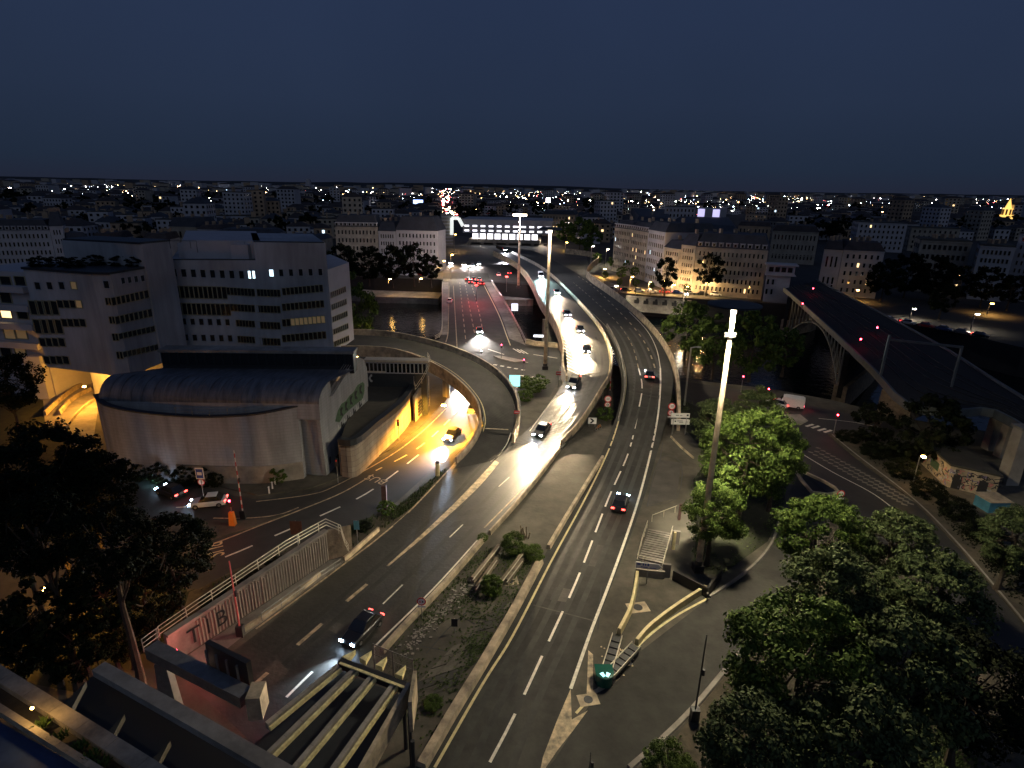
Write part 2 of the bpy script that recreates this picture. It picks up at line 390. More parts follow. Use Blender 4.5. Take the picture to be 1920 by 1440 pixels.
# right carriageway
RL = [(770, 1470), (868, 1300), (955, 1165), (1030, 1025), (1090, 925), (1137, 830), (1160, 765), (1166, 720), (1165, 690), (1155, 655), (1135, 617), (1090, 570), (1040, 522), (1005, 496), (962, 474), (930, 460)]
RR = [(1010, 1470), (1066, 1300), (1112, 1185), (1165, 1050), (1202, 950), (1232, 850), (1250, 780), (1260, 735), (1262, 700), (1250, 665), (1225, 627), (1175, 578), (1108, 530), (1072, 507), (1035, 487), (1000, 470)]
r1 = road('motorway_outbound', RL, RR, Zr, thick=1.6)
line(r1, [(815, 1440), (905, 1283), (960, 1195), (1035, 1050), (1100, 930), (1143, 840), (1165, 770), (1174, 720), (1172, 690)], .22, 'yellow', Zr)
line(r1, [(1172, 690), (1162, 655), (1140, 617), (1100, 577), (1050, 527)], .16, 'worn', Zr)
line(r1, [(1070, 1292), (1107, 1187), (1148, 1080), (1190, 960), (1215, 870), (1232, 790), (1238, 730), (1238, 690)], .28, 'white', Zr)
line(r1, [(1238, 690), (1231, 655), (1213, 620), (1180, 585)], .18, 'white', Zr)
dashes(r1, [(905, 1455), (963, 1345), (1035, 1190), (1085, 1080), (1140, 937), (1178, 850), (1197, 770), (1204, 725), (1197, 690)], .22, 4.6, 1.6, 'white', Zr, start=1)
dashes(r1, [(1197, 690), (1186, 650), (1160, 608), (1110, 560), (1075, 530)], .18, 3.0, 2.6, 'worn', Zr)
dashes(r1, [(1228, 690), (1214, 652), (1190, 616), (1150, 573), (1110, 536), (1082, 517)], .28, 3.0, 3.4, 'worn', Zr)
# left carriageway with the hatched wedge
LL = [(355, 1280), (480, 1190), (560, 1127), (645, 1060), (712, 1007), (775, 952), (862, 862), (925, 842), (985, 810), (1040, 742), (1063, 700), (1059, 650), (1044, 608), (1018, 568), (1000, 530), (975, 498), (930, 474)]
LR = [(500, 1420), (600, 1325), (715, 1213), (812, 1112), (915, 998), (985, 922), (1045, 855), (1075, 812), (1100, 775), (1128, 727), (1142, 690), (1139, 652), (1118, 612), (1080, 567), (1040, 527), (1005, 500), (958, 474)]
r2 = road('motorway_inbound', LL, LR, Zr, mat='asphalt_wet', thick=1.6)
line(r2, [(1132, 730), (1143, 692), (1139, 650), (1120, 612), (1082, 567)], .25, 'yellow', Zr)
line(r2, [(960, 845), (990, 812), (1042, 742)], .2, 'white', Zr)
line(r2, [(1085, 700), (1076, 668), (1060, 638), (1048, 618), (1030, 590)], .2, 'white', Zr)
for i in range(11):
    t = i / 10; y = 626 + 66 * t; xl = 1051 + 12 * min(1, t * 1.3); xr = 1055 + 30 * t
    line(r2, [(xl, y), (xr, y + 5 + 5 * t)], .35, 'white', Zr, name='hatch_bar', n=1)
line(r2, [(700, 1215), (812, 1105), (900, 1008)], .18, 'white')
line(r2, [(908, 990), (985, 912), (1042, 848)], .18, 'worn')
for a, b, wd in (((935, 913), (955, 895), .15), ((843, 1008), (868, 984), .15), ((718, 1133), (755, 1097), .15), ((537, 1308), (586, 1260), .22)):
    line(r2, [a, b], wd, 'white', name='lane_dash', n=1)
for a, b in (((650, 1128), (688, 1096)), ((558, 1210), (604, 1170)), ((468, 1292), (502, 1262))):
    line(r2, [a, b], .36, 'worn', name='lane_dash', n=1)
g = MB(); L = W([(928, 864), (890, 905), (848, 948), (790, 1003), (724, 1062)], 0); Q = W([(936, 868), (905, 906), (862, 948), (800, 1003), (729, 1062)], 0)
g.strip(L, Q, .05); g.build('gore_marking', M['worn'], r2)
line(r2, [(1000, 822), (1052, 831)], .25, 'worn', Zr, name='expansion_joint', n=1)
# polished wheel tracks, repair patches
def track(parent, Lp, Rp, f, wd, i0=0, i1=None, mat='asphalt_worn', n=6):
    L = W(Lp, Zr, n); Q = W(Rp, Zr, n); pth = [a.lerp(b, f) for a, b in zip(L, Q)][i0:i1]
    g = MB(); g.sweep(pth, [(-wd / 2, .038), (wd / 2, .038)]); g.f = g.f[0::2]; g.m = [0] * len(g.f); return g.build('wheel_track', M[mat], parent)
for f in (.24, .40, .58, .74): track(r1, RL, RR, f, .55, 0, 62)
for f in (.30, .46, .66, .82): track(r2, LL, LR, f, .5, 6, 70)
rgp = random.Random(21)
for road_, Lp_, Rp_ in ((r1, RL, RR), (r2, LL, LR)):
    L = W(Lp_, Zr, 6); Q = W(Rp_, Zr, 6)
    for k in range(9):
        i = rgp.randrange(4, 56); f0 = rgp.uniform(.15, .6); f1 = f0 + rgp.uniform(.1, .25); g = MB(); m_ = min(i + rgp.choice((1, 1, 2)), len(L) - 2)
        g.quad(*[L[j].lerp(Q[j], f) + Vector((0, 0, .0305 + .0004 * k)) for j, f in ((i, f0), (i, f1), (m_, f1), (m_, f0))]); g.build('repair_patch', M[rgp.choice(('asphalt_old', 'asphalt_dark'))], road_)
# loop ramp
def Zl(p): return 0
LO = [(640, 628, 6.5), (720, 631, 6.3), (800, 646, 6), (875, 672, 5.3), (930, 706, 4.2), (960, 745, 2.9), (966, 785, 1.8), (955, 822, .9), (930, 862, .05)]
LI = [(640, 653, 6.5), (725, 656, 6.3), (790, 674, 6), (850, 706, 5.3), (893, 748, 4.2), (906, 785, 2.9), (900, 815, 1.6), (882, 845, .6), (850, 880, .05)]
r3 = road('loop_ramp', LO, LI, thick=1.3, n=7)
line(r3, [(640, 649, 6.5), (725, 652, 6.3), (793, 669, 6), (855, 702, 5.3), (897, 746, 4.2), (910, 785, 2.9), (905, 812, 1.6)], .14, 'yellow')
line(r3, [(905, 802, 2.0), (862, 858, .3), (775, 952, .0), (712, 1007, 0), (660, 1047, 0), (600, 1092, 0), (480, 1180, 0)], .2, 'worn')
line(r3, [(899, 803, 2.0), (953, 806, 1.6)], .35, 'worn', name='expansion_joint', n=1)
line(r3, [(958, 812, 1.2), (947, 838, .5), (920, 866, 0)], .18, 'white')
# street beside the curved building
patch('street', [(905, 690), (915, 730), (910, 775), (897, 800), (858, 838), (833, 866), (800, 890), (742, 943), (690, 973), (600, 1004), (500, 1043), (440, 1068), (372, 1105), (330, 1105), (372, 1025), (480, 975), (400, 975),
        (330, 985), (240, 955), (200, 880), (300, 872), (365, 908), (440, 930), (485, 937), (580, 924), (630, 907), (730, 852), (790, 807), (838, 760), (850, 735), (800, 728), (660, 690), (645, 662), (760, 660)], 'asphalt_dark', dz=.02)
st = thing('street_markings', 'worn white lane lines painted on the street beside the curved building', 'road marking')
st['kind'] = 'structure'
line(st, [(837, 766), (790, 811), (730, 856), (630, 911), (580, 928), (480, 941)], .2, 'worn')
dashes(st, [(872, 750), (845, 785), (800, 828), (760, 855), (700, 885)], .25, 3, 2, 'yellow')
line(st, [(700, 890), (640, 925), (560, 958), (490, 985), (440, 1005), (400, 1020)], .22, 'worn')
line(st, [(560, 952), (520, 966), (462, 972), (400, 972)], .2, 'worn')
dashes(st, [(785, 853), (735, 892), (680, 930), (600, 968), (520, 1003), (440, 1038), (380, 1060)], .25, 3.4, 2.2, 'white')
dashes(st, [(330, 952), (400, 948), (470, 943)], .2, 2, 2, 'worn')
TXT = {}
def text(name, s, loc, rot, size, mat, parent=None, sx=1, ext=0.0, shear=0, align='CENTER'):
    c = bpy.data.curves.new(name, 'FONT'); c.body = s; c.size = size; c.align_x = align; c.align_y = 'CENTER'; c.extrude = ext; c.shear = shear
    k_ = (s, size, mat, ext)
    if k_ not in TXT:
        tmp = bpy.data.objects.new('tmp', c); col.objects.link(tmp); dg = bpy.context.evaluated_depsgraph_get()
        me = bpy.data.meshes.new_from_object(tmp.evaluated_get(dg)); bpy.data.objects.remove(tmp); me.materials.clear(); me.materials.append(M[mat]); TXT[k_] = me
    o = put(name, TXT[k_], parent, loc); o.rotation_euler = rot; o.scale = (sx, 1, 1); return o
text('road_lettering', 'BUS', P(706, 899, .06), (0, 0, R(150)), 2.0, 'worn', st)
text('road_lettering', 'BUS', P(397, 1032, .06), (0, 0, R(-60)), 3.0, 'yellow', st, .6)
patch('pavement', [(262, 862), (365, 900), (440, 920), (485, 930), (580, 917), (630, 899), (730, 845), (790, 800), (835, 752), (845, 720), (812, 722), (800, 770), (665, 868), (612, 893), (570, 893), (300, 850)], 'concrete_slab', n=1, th=.14)
patch('traffic_island', [(290, 990), (380, 980), (470, 978), (545, 962), (478, 988), (420, 1006), (365, 1028), (280, 1060)], 'concrete_slab', th=.14)
# central reserve between the carriageways, slip road, triangle on the right
patch('central_reserve', [(735, 1215), (812, 1118), (915, 1004), (985, 928), (1048, 858), (1098, 795), (1140, 790), (1137, 826), (1088, 922), (1026, 1025), (950, 1160), (862, 1300), (770, 1450), (640, 1440)], 'concrete_slab', dz=.012)
patch('hard_shoulder', [(1110, 1300), (1118, 1190), (1170, 1052), (1207, 952), (1237, 850), (1245, 835), (1255, 770), (1270, 790), (1330, 860), (1290, 900), (1300, 1000), (1290, 1070), (1340, 1110), (1200, 1210), (1110, 1310)], 'concrete_slab', dz=.010)
patch('shoulder_patch', [(1212, 950), (1236, 862), (1277, 868), (1268, 934)], 'asphalt_old', dz=.022)
patch('slip_road', [(1000, 1470), (1040, 1425), (1105, 1322), (1200, 1222), (1335, 1118), (1400, 1072), (1445, 1020), (1470, 950), (1500, 880), (1560, 930), (1500, 1100), (1440, 1172), (1370, 1248), (1300, 1332), (1232, 1398), (1150, 1480)], 'asphalt', dz=.016)
sm = thing('slip_road_markings', 'cream wedge and edge lines painted where the slip road leaves the motorway', 'road marking'); sm['kind'] = 'structure'
line(sm, [(1080, 1338), (1115, 1300), (1200, 1208), (1260, 1160), (1328, 1122)], .22, 'yellow')
g = MB()
def fill(pts, dz, g):
    v = [P(p[0], p[1], 0) for p in pts]; i = len(g.v); g.v += [(q.x, q.y, dz) for q in v]
    for t in tessellate_polygon([[Vector((q.x, q.y, 0)) for q in v]]): g.f.append(tuple(i + k for k in t)); g.m.append(0)
fill([(1070, 1292), (1072, 1350), (1102, 1333), (1075, 1370), (1045, 1408), (1010, 1460), (1018, 1420), (1045, 1350)], .05, g); g.build('gore_marking', M['worn'], sm)
g = MB(); fill([(1103, 1220), (1112, 1228), (1112, 1295), (1162, 1272), (1150, 1284), (1105, 1308), (1100, 1300)], .05, g); g.build('arrow_marking', M['worn'], sm)
line(sm, [(1180, 1243), (1184, 1247)], .3, 'white', n=1, name='marking')
# road on the right with chequered paint, quay road
patch('side_road', [(1255, 712), (1370, 727), (1500, 757), (1660, 790), (1700, 808), (1650, 812), (1560, 808), (1610, 850), (1720, 932), (1800, 1012), (1890, 1110), (1990, 1230), (1920, 1290), (1800, 1150), (1640, 1010), (1560, 930), (1480, 870), (1400, 800), (1270, 760)], 'asphalt_dark', dz=.014)
sr = thing('side_road_markings', 'chequered and dashed paint on the road curving away under the right hand trees', 'road marking'); sr['kind'] = 'structure'
line(sr, [(1490, 843), (1560, 885), (1640, 928), (1700, 975)], .18, 'white')
line(sr, [(1535, 785), (1600, 792), (1650, 802)], .16, 'white')
for i in range(40):
    for j in range(3):
        if (i + j) % 2: continue
        t = i / 40; cx = 1520 + 185 * t + j * 7; cy = 848 + 103 * t - j * 5 + j * 1.0
        a = P(cx, cy, .05); b = P(cx + 8, cy + 2, .05); d = (b - a).normalized() * .36; e = Vector((-d.y, d.x, 0)) * .62
        g = MB(); g.quad(a - d - e, a + d - e, a + d + e, a - d + e); g.build('check', M['check'], sr)
for i, (x, y) in enumerate(((1517, 797), (1528, 800), (1540, 805), (1551, 808))):
    line(sr, [(x - 6, y + 3), (x + 8, y - 1)], .5, 'white', n=1, name='crossing_bar')
patch('kerbed_verge', [(1552, 815), (1600, 856), (1712, 940), (1795, 1025), (1880, 1125), (1960, 1220), (2000, 1180), (1900, 1060), (1800, 960), (1700, 885), (1620, 830), (1580, 812)], 'earth', th=.14)
patch('splitter_island', [(1470, 778), (1500, 778), (1515, 790), (1500, 798), (1475, 790)], 'concrete', th=.14)
patch('grass_bank', [(1250, 735), (1300, 760), (1400, 800), (1480, 870), (1470, 945), (1440, 1015), (1350, 1080), (1300, 1070), (1305, 1000), (1300, 900), (1330, 858), (1272, 790)], 'grass', dz=.03)
patch('right_garden', [(1300, 1340), (1372, 1252), (1442, 1176), (1520, 1080), (1570, 940), (1650, 1020), (1810, 1160), (1940, 1310), (1960, 1500), (1180, 1500)], 'earth', dz=.03)
patch('left_garden', [(-60, 720), (120, 760), (190, 880), (240, 960), (290, 1000), (300, 1060), (372, 1030), (350, 1110), (440, 1075), (330, 1190), (270, 1220), (150, 1300), (-100, 1250)], 'grass', dz=.01)
patch('shrub_strip', [(355, 1110), (440, 1072), (500, 1048), (600, 1010), (690, 980), (745, 950), (800, 900), (850, 868), (858, 872), (775, 950), (708, 1008), (650, 1045), (612, 1000), (330, 1190)], 'earth', dz=.018)
patch('sodium_street', [(-60, 1040), (300, 985), (310, 1010), (150, 1160), (-60, 1200)], 'asphalt_old', dz=.016)
patch('far_quay_street', [(640, 517), (826, 522), (940, 528), (1100, 538), (1160, 547), (1300, 558), (1430, 565), (1420, 556), (1300, 548), (1160, 536), (1080, 500), (940, 520), (826, 512), (640, 507)], 'asphalt_old', dz=.02)
patch('station_forecourt', [(826, 520), (940, 526), (1110, 535), (1100, 480), (1010, 455), (830, 440)], 'asphalt_old', dz=.03)
# river bridge (street level)
BL = [(775, 655), (815, 640), (828, 628), (829, 580), (830, 530), (832, 512)]; BR = [(1075, 668), (1058, 655), (985, 648), (958, 590), (922, 530), (915, 512)]
r4 = road('river_bridge', BL, BR, .0, dz=.05, thick=1.8)
for pts, mt in (([(842, 536), (841, 590), (840, 625), (836, 642)], 'worn'), ([(850, 536), (854, 600), (857, 652)], 'worn'), ([(905, 530), (935, 590), (950, 630), (957, 648)], 'yellow')):
    line(r4, pts, .25, mt, 0, .07)
for pts in ([(862, 530), (868, 590), (874, 645)], [(872, 530), (883, 590), (892, 635)], [(883, 530), (897, 580), (906, 625)]): dashes(r4, pts, .22, 4, 3, 'worn', 0, .07)
for L_, R_ in (([(829, 530), (829, 580), (828, 628)], [(841, 530), (840, 585), (839, 628)]), ([(908, 530), (938, 590), (955, 635)], [(922, 530), (958, 590), (985, 648)])):
    g = MB(); g.strip(W(L_), W(R_), .17, 0, .12); g.build('footway', M['concrete'], r4)
# bridgehead junction
jn = thing('junction_markings', 'white give way blocks and crossing bars at the bridgehead junction', 'road marking'); jn['kind'] = 'structure'
patch('junction', [(818, 640), (985, 648), (1052, 655), (1055, 700), (1030, 745), (975, 745), (930, 690), (860, 655)], 'asphalt', dz=.022)
for i in range(5):
    x = 925 + i * 13; y = 684 + i * 2.4; line(jn, [(x, y), (x + 7, y + 1)], .6, 'white', dz=.06, n=1, name='give_way_block')
for i in range(3): line(jn, [(962 + i * 7, 654 + i * 1), (976 + i * 7, 662 + i * 1)], .3, 'white', dz=.06, n=1, name='crossing_bar')
for a, b in (((975, 704), (1015, 712)), ((975, 711), (1005, 718)), ((930, 668), (990, 680)), ((1000, 665), (1045, 672)), ((915, 655), (945, 665)), ((968, 728), (1000, 706))):
    line(jn, [a, b], .3, 'white', dz=.06, n=1)
patch('junction_island', [(925, 668), (940, 668), (990, 678), (965, 680), (935, 673)], 'concrete', th=.14)

# ------------------------------------------------------------------ parapets, barriers, guard rails
def barrier(name, pts, label, z=0, wd=.45, ht=.95, mat='parapet', n=6, catg='barrier', deck=0, group=None):
    g = MB(); p = W(pts, z, n)
    g.sweep(p, [(-wd / 2, -deck), (wd / 2, -deck), (wd / 2 * .7, ht), (-wd / 2 * .7, ht)])
    return tag(g.build(name, M[mat]), label, catg, group)
barrier('parapet', [(1273, 795), (1272, 735), (1264, 690), (1246, 650), (1212, 606), (1162, 560), (1108, 520), (1101, 508), (1112, 494), (1122, 486), (1118, 479), (1095, 474), (1060, 470)], 'long curved concrete parapet on the river side of the outbound motorway', Zr, .55, 1.1, deck=1.6)
barrier('parapet', [(1052, 835), (1090, 792), (1126, 735), (1146, 697), (1143, 652), (1121, 610), (1084, 566), (1043, 525), (1008, 498), (960, 474)], 'thin parapet closing the right edge of the inbound carriageway', Zr, .35, .9, deck=.4)
barrier('parapet', [(1160, 790), (1171, 735), (1170, 700), (1160, 655), (1138, 612)], 'dark rail parapet along the left edge of the outbound carriageway', Zr, .3, .8, 'concrete', deck=.4)
barrier('parapet', [(1062, 715), (1055, 690), (1055, 650), (1040, 607), (1014, 568), (996, 530), (970, 498), (925, 474)], 'pale parapet on the outer left edge of the inbound bridge', Zr, .5, 1.1, deck=1.6)
barrier('parapet', [(640, 625, 6.5), (720, 628, 6.3), (800, 643, 6), (877, 669, 5.3), (934, 703, 4.2), (965, 743, 2.9), (972, 785, 1.8), (962, 825, .8)], 'outer parapet of the loop ramp', wd=.5, ht=1.0, deck=1.3)
barrier('parapet', [(640, 656, 6.5), (725, 659, 6.3), (788, 677, 6), (846, 709, 5.3), (888, 750, 4.2), (901, 786, 2.9), (894, 817, 1.6), (876, 845, .6), (855, 868, .1)], 'inner parapet of the loop ramp above the street', wd=.4, ht=.9, deck=1.3)
barrier('safety_barrier', [(1130, 860), (1098, 912), (1060, 975), (1028, 1030)], 'weathered twin rail barrier left of the outbound carriageway beyond the pit', 0, .5, .55)
barrier('safety_barrier', [(1012, 1055), (960, 1152), (900, 1255), (845, 1345), (790, 1440)], 'long low concrete barrier left of the outbound carriageway in front of the pit', 0, .9, .5)
barrier('safety_barrier', [(1050, 845), (985, 928), (918, 1003)], 'low barrier between inbound carriageway and paved reserve, upper stretch', 0, .35, .6)
barrier('safety_barrier', [(905, 1015), (860, 1068), (815, 1118), (760, 1175), (716, 1225)], 'pink stained low barrier between inbound carriageway and cracked reserve', 0, .55, .5)
barrier('kerb', [(1128, 740), (1090, 797), (1052, 842)], 'kerb beside the lit inbound lane above the reserve', 0, .3, .2, 'concrete')
barrier('safety_barrier', [(710, 995), (660, 1040), (645, 1052)], 'short lit barrier end at the top of the sunken wall', 0, .35, .5)
barrier('safety_barrier', [(600, 1080), (560, 1112), (495, 1160), (450, 1190)], 'lit low barrier along the left edge of the inbound carriageway', 0, .35, .5)
barrier('safety_barrier', [(1258, 820), (1275, 838), (1300, 860)], 'short pale kerb wall curving below the direction sign', 0, .25, .3)
barrier('barrier_block', [(1195, 1075), (1190, 1110), (1180, 1150), (1160, 1190)], 'straight cream barrier running down from the stair to the crash cushion', 0, .4, .7, 'yellow')
barrier('barrier_block', [(1322, 1108), (1270, 1142), (1220, 1180), (1193, 1210)], 'cream topped barrier running from the black gate to the crash cushion', 0, .4, .7, 'yellow')
barrier('kerb', [(1330, 1120), (1400, 1072), (1445, 1022), (1466, 960)], 'low dark kerb where the slip road bends under the trees', 0, .35, .2, 'concrete')
barrier('kerb', [(1180, 1440), (1235, 1392), (1300, 1328), (1370, 1245), (1440, 1170)], 'kerb on the right side of the slip road', 0, .5, .15, 'concrete')
barrier('kerb', [(1560, 816), (1606, 854), (1714, 938), (1797, 1022), (1885, 1125), (1930, 1180)], 'long pale kerb along the right road with chequered paint', 0, .3, .16, 'concrete')
barrier('low_wall', [(1490, 880), (1545, 905), (1572, 925), (1522, 925), (1490, 880)], 'pale triangular kerb around the gravel wedge between the right roads', 0, .4, .35, 'parapet', n=2, catg='kerb')
# white railing of the bridge
def railing(name, pts, label, z=0, ht=1.05, sp=1.6, mat='metal', rails=3, n=4, posts=True, catg='railing', r=.035):
    t = thing(name, label, catg); p = W(pts, z, n)
    for k in range(rails):
        g = MB(); h = ht * (k + 1) / rails
        for a, b in zip(p[:-1], p[1:]): g.tube(a + Vector((0, 0, h)), b + Vector((0, 0, h)), r, n=5)
        g.build('rail', M[mat], t)
    if posts:
        acc = 0; pm = MB(); pm.tube((0, 0, 0), (0, 0, ht), r * 1.1, n=5); pd = pm.data('post', M[mat])
        for a, b in zip(p[:-1], p[1:]):
            Lg = (b - a).length; s = (-acc) % sp
            while s < Lg:
                put('post', pd, t, a.lerp(b, s / Lg)); s += sp
            acc += Lg
    return t
railing('bridge_railing', [(829, 532), (829, 580), (828, 626), (816, 638)], 'pale blue lit railing on the left side of the river bridge', .2, 1.2, 3.2, 'rail_metal', r=.09)
railing('bridge_railing', [(922, 530), (958, 590), (986, 646)], 'railing on the right side of the river bridge above the water', .2, 1.2, 3.2, 'metal', r=.06)
railing('ramp_railing', [(934, 700, 5.3), (968, 742, 4.0), (976, 785, 2.8), (966, 820, 1.6)], 'dark mesh railing on the outer edge of the loop ramp bend', 0, 1.1, 2, 'metal')
barrier('quay_wall', [(986, 644), (1005, 648), (1048, 652), (1056, 665)], 'short yellow lit parapet at the bridgehead beside the water', 0, .6, 1.2, 'parapet', n=1)

# ------------------------------------------------------------------ shared building pieces
def win_data(frame, glass, b=.08):
    g = MB()                                             # unit window, x = width, z = height, outward = -y
    g.box(-.5, -.5 + b, -.10, .02, -.5, .5, 0); g.box(.5 - b, .5, -.10, .02, -.5, .5, 0)
    g.box(-.5 + b, .5 - b, -.10, .02, .5 - b * .7, .5, 0); g.box(-.5 + b, .5 - b, -.14, .02, -.5, -.5 + b * .7, 0)
    g.quad((-.5 + b, -.03, -.5), (.5 - b, -.03, -.5), (.5 - b, -.03, .5), (-.5 + b, -.03, .5), 1)
    return g.data('window', [M[frame], M[glass]])
WD = {k: win_data(*k) for k in (('frame', 'glass'), ('facade', 'glass'), ('stone2', 'glass'), ('stone', 'glass'), ('frame', 'win_warm'), ('frame', 'win_cold'), ('stone', 'win_warm'), ('stone', 'win_cold'), ('frame', 'win_dim'), ('dark_trim', 'glass'))}
def facade_frame(A, B):
    A = Vector((A[0], A[1], 0)); B = Vector((B[0], B[1], 0)); d = (B - A); L = d.length; d.normalize()
    return A, d, L, math.atan2(d.y, d.x)
def hitf(px, py, A, B):
    """where the line of sight through a photo pixel meets the facade over A-B: distance along it and height"""
    A0, d, L, a = facade_frame(A, B); nrm = Vector((d.y, -d.x, 0)); r_ = ray(px, py); C = Vector((0, 0, H))
    t = (A0 - C).dot(nrm) / r_.dot(nrm); q = C + r_ * t
    return (q - A0).dot(d), q.z
def win(parent, A, B, s, z, wd, ht, key=('frame', 'glass'), name='window', off=.0):
    A0, d, L, a = facade_frame(A, B); nrm = Vector((d.y, -d.x, 0))
    p = A0 + d * s + nrm * off; p.z = z
    return put(name, WD[key], parent, p, a, (wd, 1.0, ht))
def win_px(parent, A, B, x0, y0, x1, y1, key=('frame', 'glass'), name='window'):
    s0, z0 = hitf(x0, y1, A, B); s1, z1 = hitf(x1, y0, A, B)
    return win(parent, A, B, (s0 + s1) / 2, (z0 + z1) / 2, abs(s1 - s0), abs(z1 - z0), key, name)
def win_grid(parent, A, B, z0, z1, nx, nz, fw=.5, fh=.55, key=('stone', 'glass'), lit=0.0, litkeys=(('stone', 'win_warm'),), m0=.5, rng=random):
    A0, d, L, a = facade_frame(A, B); sp = (L - 2 * m0) / nx; fz = (z1 - z0) / nz
    for k in range(nz):
        for i in range(nx):
            ky = key if rng.random() > lit else rng.choice(litkeys)
            win(parent, A, B, m0 + (i + .5) * sp, z0 + (k + .52) * fz, sp * fw, fz * fh, ky)
def grid_mesh(mb, A, B, z0, z1, nx, nz, fw=.45, fh=.55, m=0, rng=None, lit=0, ml=1, off=.06):
    A0, d, L, a = facade_frame(A, B); nrm = Vector((d.y, -d.x, 0)) * off; sp = L / nx; fz = (z1 - z0) / nz
    for k in range(nz):
        for i in range(nx):
            c = A0 + d * ((i + .5) * sp) + nrm; zc = z0 + (k + .5) * fz; h = d * sp * fw / 2; v = Vector((0, 0, fz * fh / 2)); c.z = zc
            mb.quad(c - h - v, c + h - v, c + h + v, c - h + v, ml if (rng and rng.random() < lit) else m)
def hip_roof(g, fp, z, h, inset, m=0, ov=.4):
    """mansard or hip over a convex quad footprint"""
    c = sum((Vector((p[0], p[1], 0)) for p in fp), Vector()) / len(fp)
    lo = []; hi = []
    for p in fp:
        v = Vector((p[0], p[1], 0)) - c; l = v.length
        lo.append(c + v * ((l + ov) / l)); hi.append(c + v * max(.05, (l - inset) / l))
    n = len(fp); i = len(g.v)
    g.v += [(p.x, p.y, z) for p in lo] + [(p.x, p.y, z + h) for p in hi]
    for k in range(n): g.f.append((i + k, i + (k + 1) % n, i + n + (k + 1) % n, i + n + k)); g.m.append(m)
    g.f.append(tuple(i + n + k for k in range(n))); g.m.append(m)
    g.f.append(tuple(i + k for k in range(n))[::-1]); g.m.append(m)
def rect_fp(A, B, dep):
    """front corners A,B (seen left to right) plus depth behind"""
    A = Vector((A[0], A[1], 0)); B = Vector((B[0], B[1], 0)); d = (B - A).normalized(); nb = Vector((-d.y, d.x, 0)) * dep
    return [A, B, B + nb, A + nb]
RT = thing  # alias

# ------------------------------------------------------------------ big white office building on the left
ob = thing('office_building', 'big pale office block with long dark window bands behind the curved low building', 'building')
A = PD(318, 480, 106); Bk = PD(478, 480, 108); C_ = PD(612, 480, 108.5); D_ = PD(656, 520, 122)
zt = PD(612, 456, 108.5).z; zl = PD(330, 488, 106).z
g = MB(); back = 26
g.prism([(Bk.x, Bk.y), (C_.x, C_.y), (C_.x - 9, C_.y + 20), (Bk.x - 9, Bk.y + 20)], 0, zt); g.build('wall', M['facade'], ob)
g = MB(); g.prism([(A.x, A.y), (Bk.x, Bk.y + .02), (Bk.x - 10, Bk.y + back), (A.x - 12, A.y + back)], 0, zl); g.build('wall', M['facade'], ob)
g = MB(); g.prism([(A.x + 1, A.y + 3), (Bk.x, Bk.y + 3), (Bk.x - 10, Bk.y + back - 1), (A.x - 10, A.y + back - 1)], zl, zt); g.build('penthouse', M['facade2'], ob)
g = MB()
for a, b in ((Vector((A.x + .3, A.y + .3, zl)), Vector((Bk.x, Bk.y + .3, zl))), (Vector((Bk.x, Bk.y + .3, zt)), Vector((C_.x - .3, C_.y + .3, zt)))): g.beam(a, b, .35, .35)
g.build('roof_coping', M['dark_trim'], ob)
E1 = PD(614, 505, 110.5); zs = PD(616, 506, 110.5).z
g = MB(); g.prism([(E1.x, E1.y), (D_.x, D_.y), (D_.x - 8, D_.y + 14), (E1.x - 10, E1.y + 14)], 0, zs); g.build('side_wing', M['facade2'], ob)
# window rows, in photo rows, on the two main faces
def row(x0, x1, y0, y1, n, A, B, fw=.85, keyf=None, slope=0.0, key=('frame', 'glass')):
    st_ = (x1 - x0) / n
    for i in range(n):
        cx = x0 + (i + .5) * st_; dy = slope * (cx - x0)
        win_px(ob, A, B, cx - st_ * fw / 2, y0 + dy, cx + st_ * fw / 2, y1 + dy, (keyf(i) if keyf else key))
row(318, 462, 503, 519, 8, A, Bk, .45, slope=.03, key=('facade', 'glass')); row(464, 480, 507, 523, 2, A, Bk, .45, lambda i: ('frame', 'win_cold'))
row(500, 610, 505, 519, 6, Bk, C_, .4, lambda i: ('frame', 'win_cold') if i == 0 else ('facade', 'glass'), slope=-.02)
row(320, 425, 535, 559, 12, A, Bk, .8, slope=.02); row(425, 478, 538, 553, 8, A, Bk, .8, slope=.06)
row(324, 432, 567, 590, 12, A, Bk, .8, slope=.02); row(432, 478, 569, 583, 7, A, Bk, .8, slope=.06)
row(337, 435, 596, 609, 6, A, Bk, .45, slope=.02, key=('facade', 'glass')); row(443, 478, 599, 612, 6, A, Bk, .8, slope=.06)
row(341, 440, 626, 639, 6, A, Bk, .45, slope=.02, key=('facade', 'glass')); row(446, 478, 629, 642, 6, A, Bk, .8, slope=.06)
for y0 in (0, 1, 2, 3, 4):
    row(482, 526, 541.5 + y0 * 30.5, 555.5 + y0 * 30.5, 7, Bk, C_, .8, slope=.03, keyf=(lambda i: ('frame', 'win_dim')) if y0 == 4 else None)
    row(529, 606 + y0 * 2, 540 + y0 * 29.3, 554 + y0 * 29.3, 10, Bk, C_, .8, slope=-.09, keyf=(lambda i: ('frame', 'win_dim') if i > 1 else ('frame', 'glass')) if y0 == 2 else None)
for y0 in range(6):
    row(620 + y0 * 1.5, 648 + y0 * 1.5, 547 + y0 * 23, 560 + y0 * 23, 8, E1, D_, .8, slope=-.42)
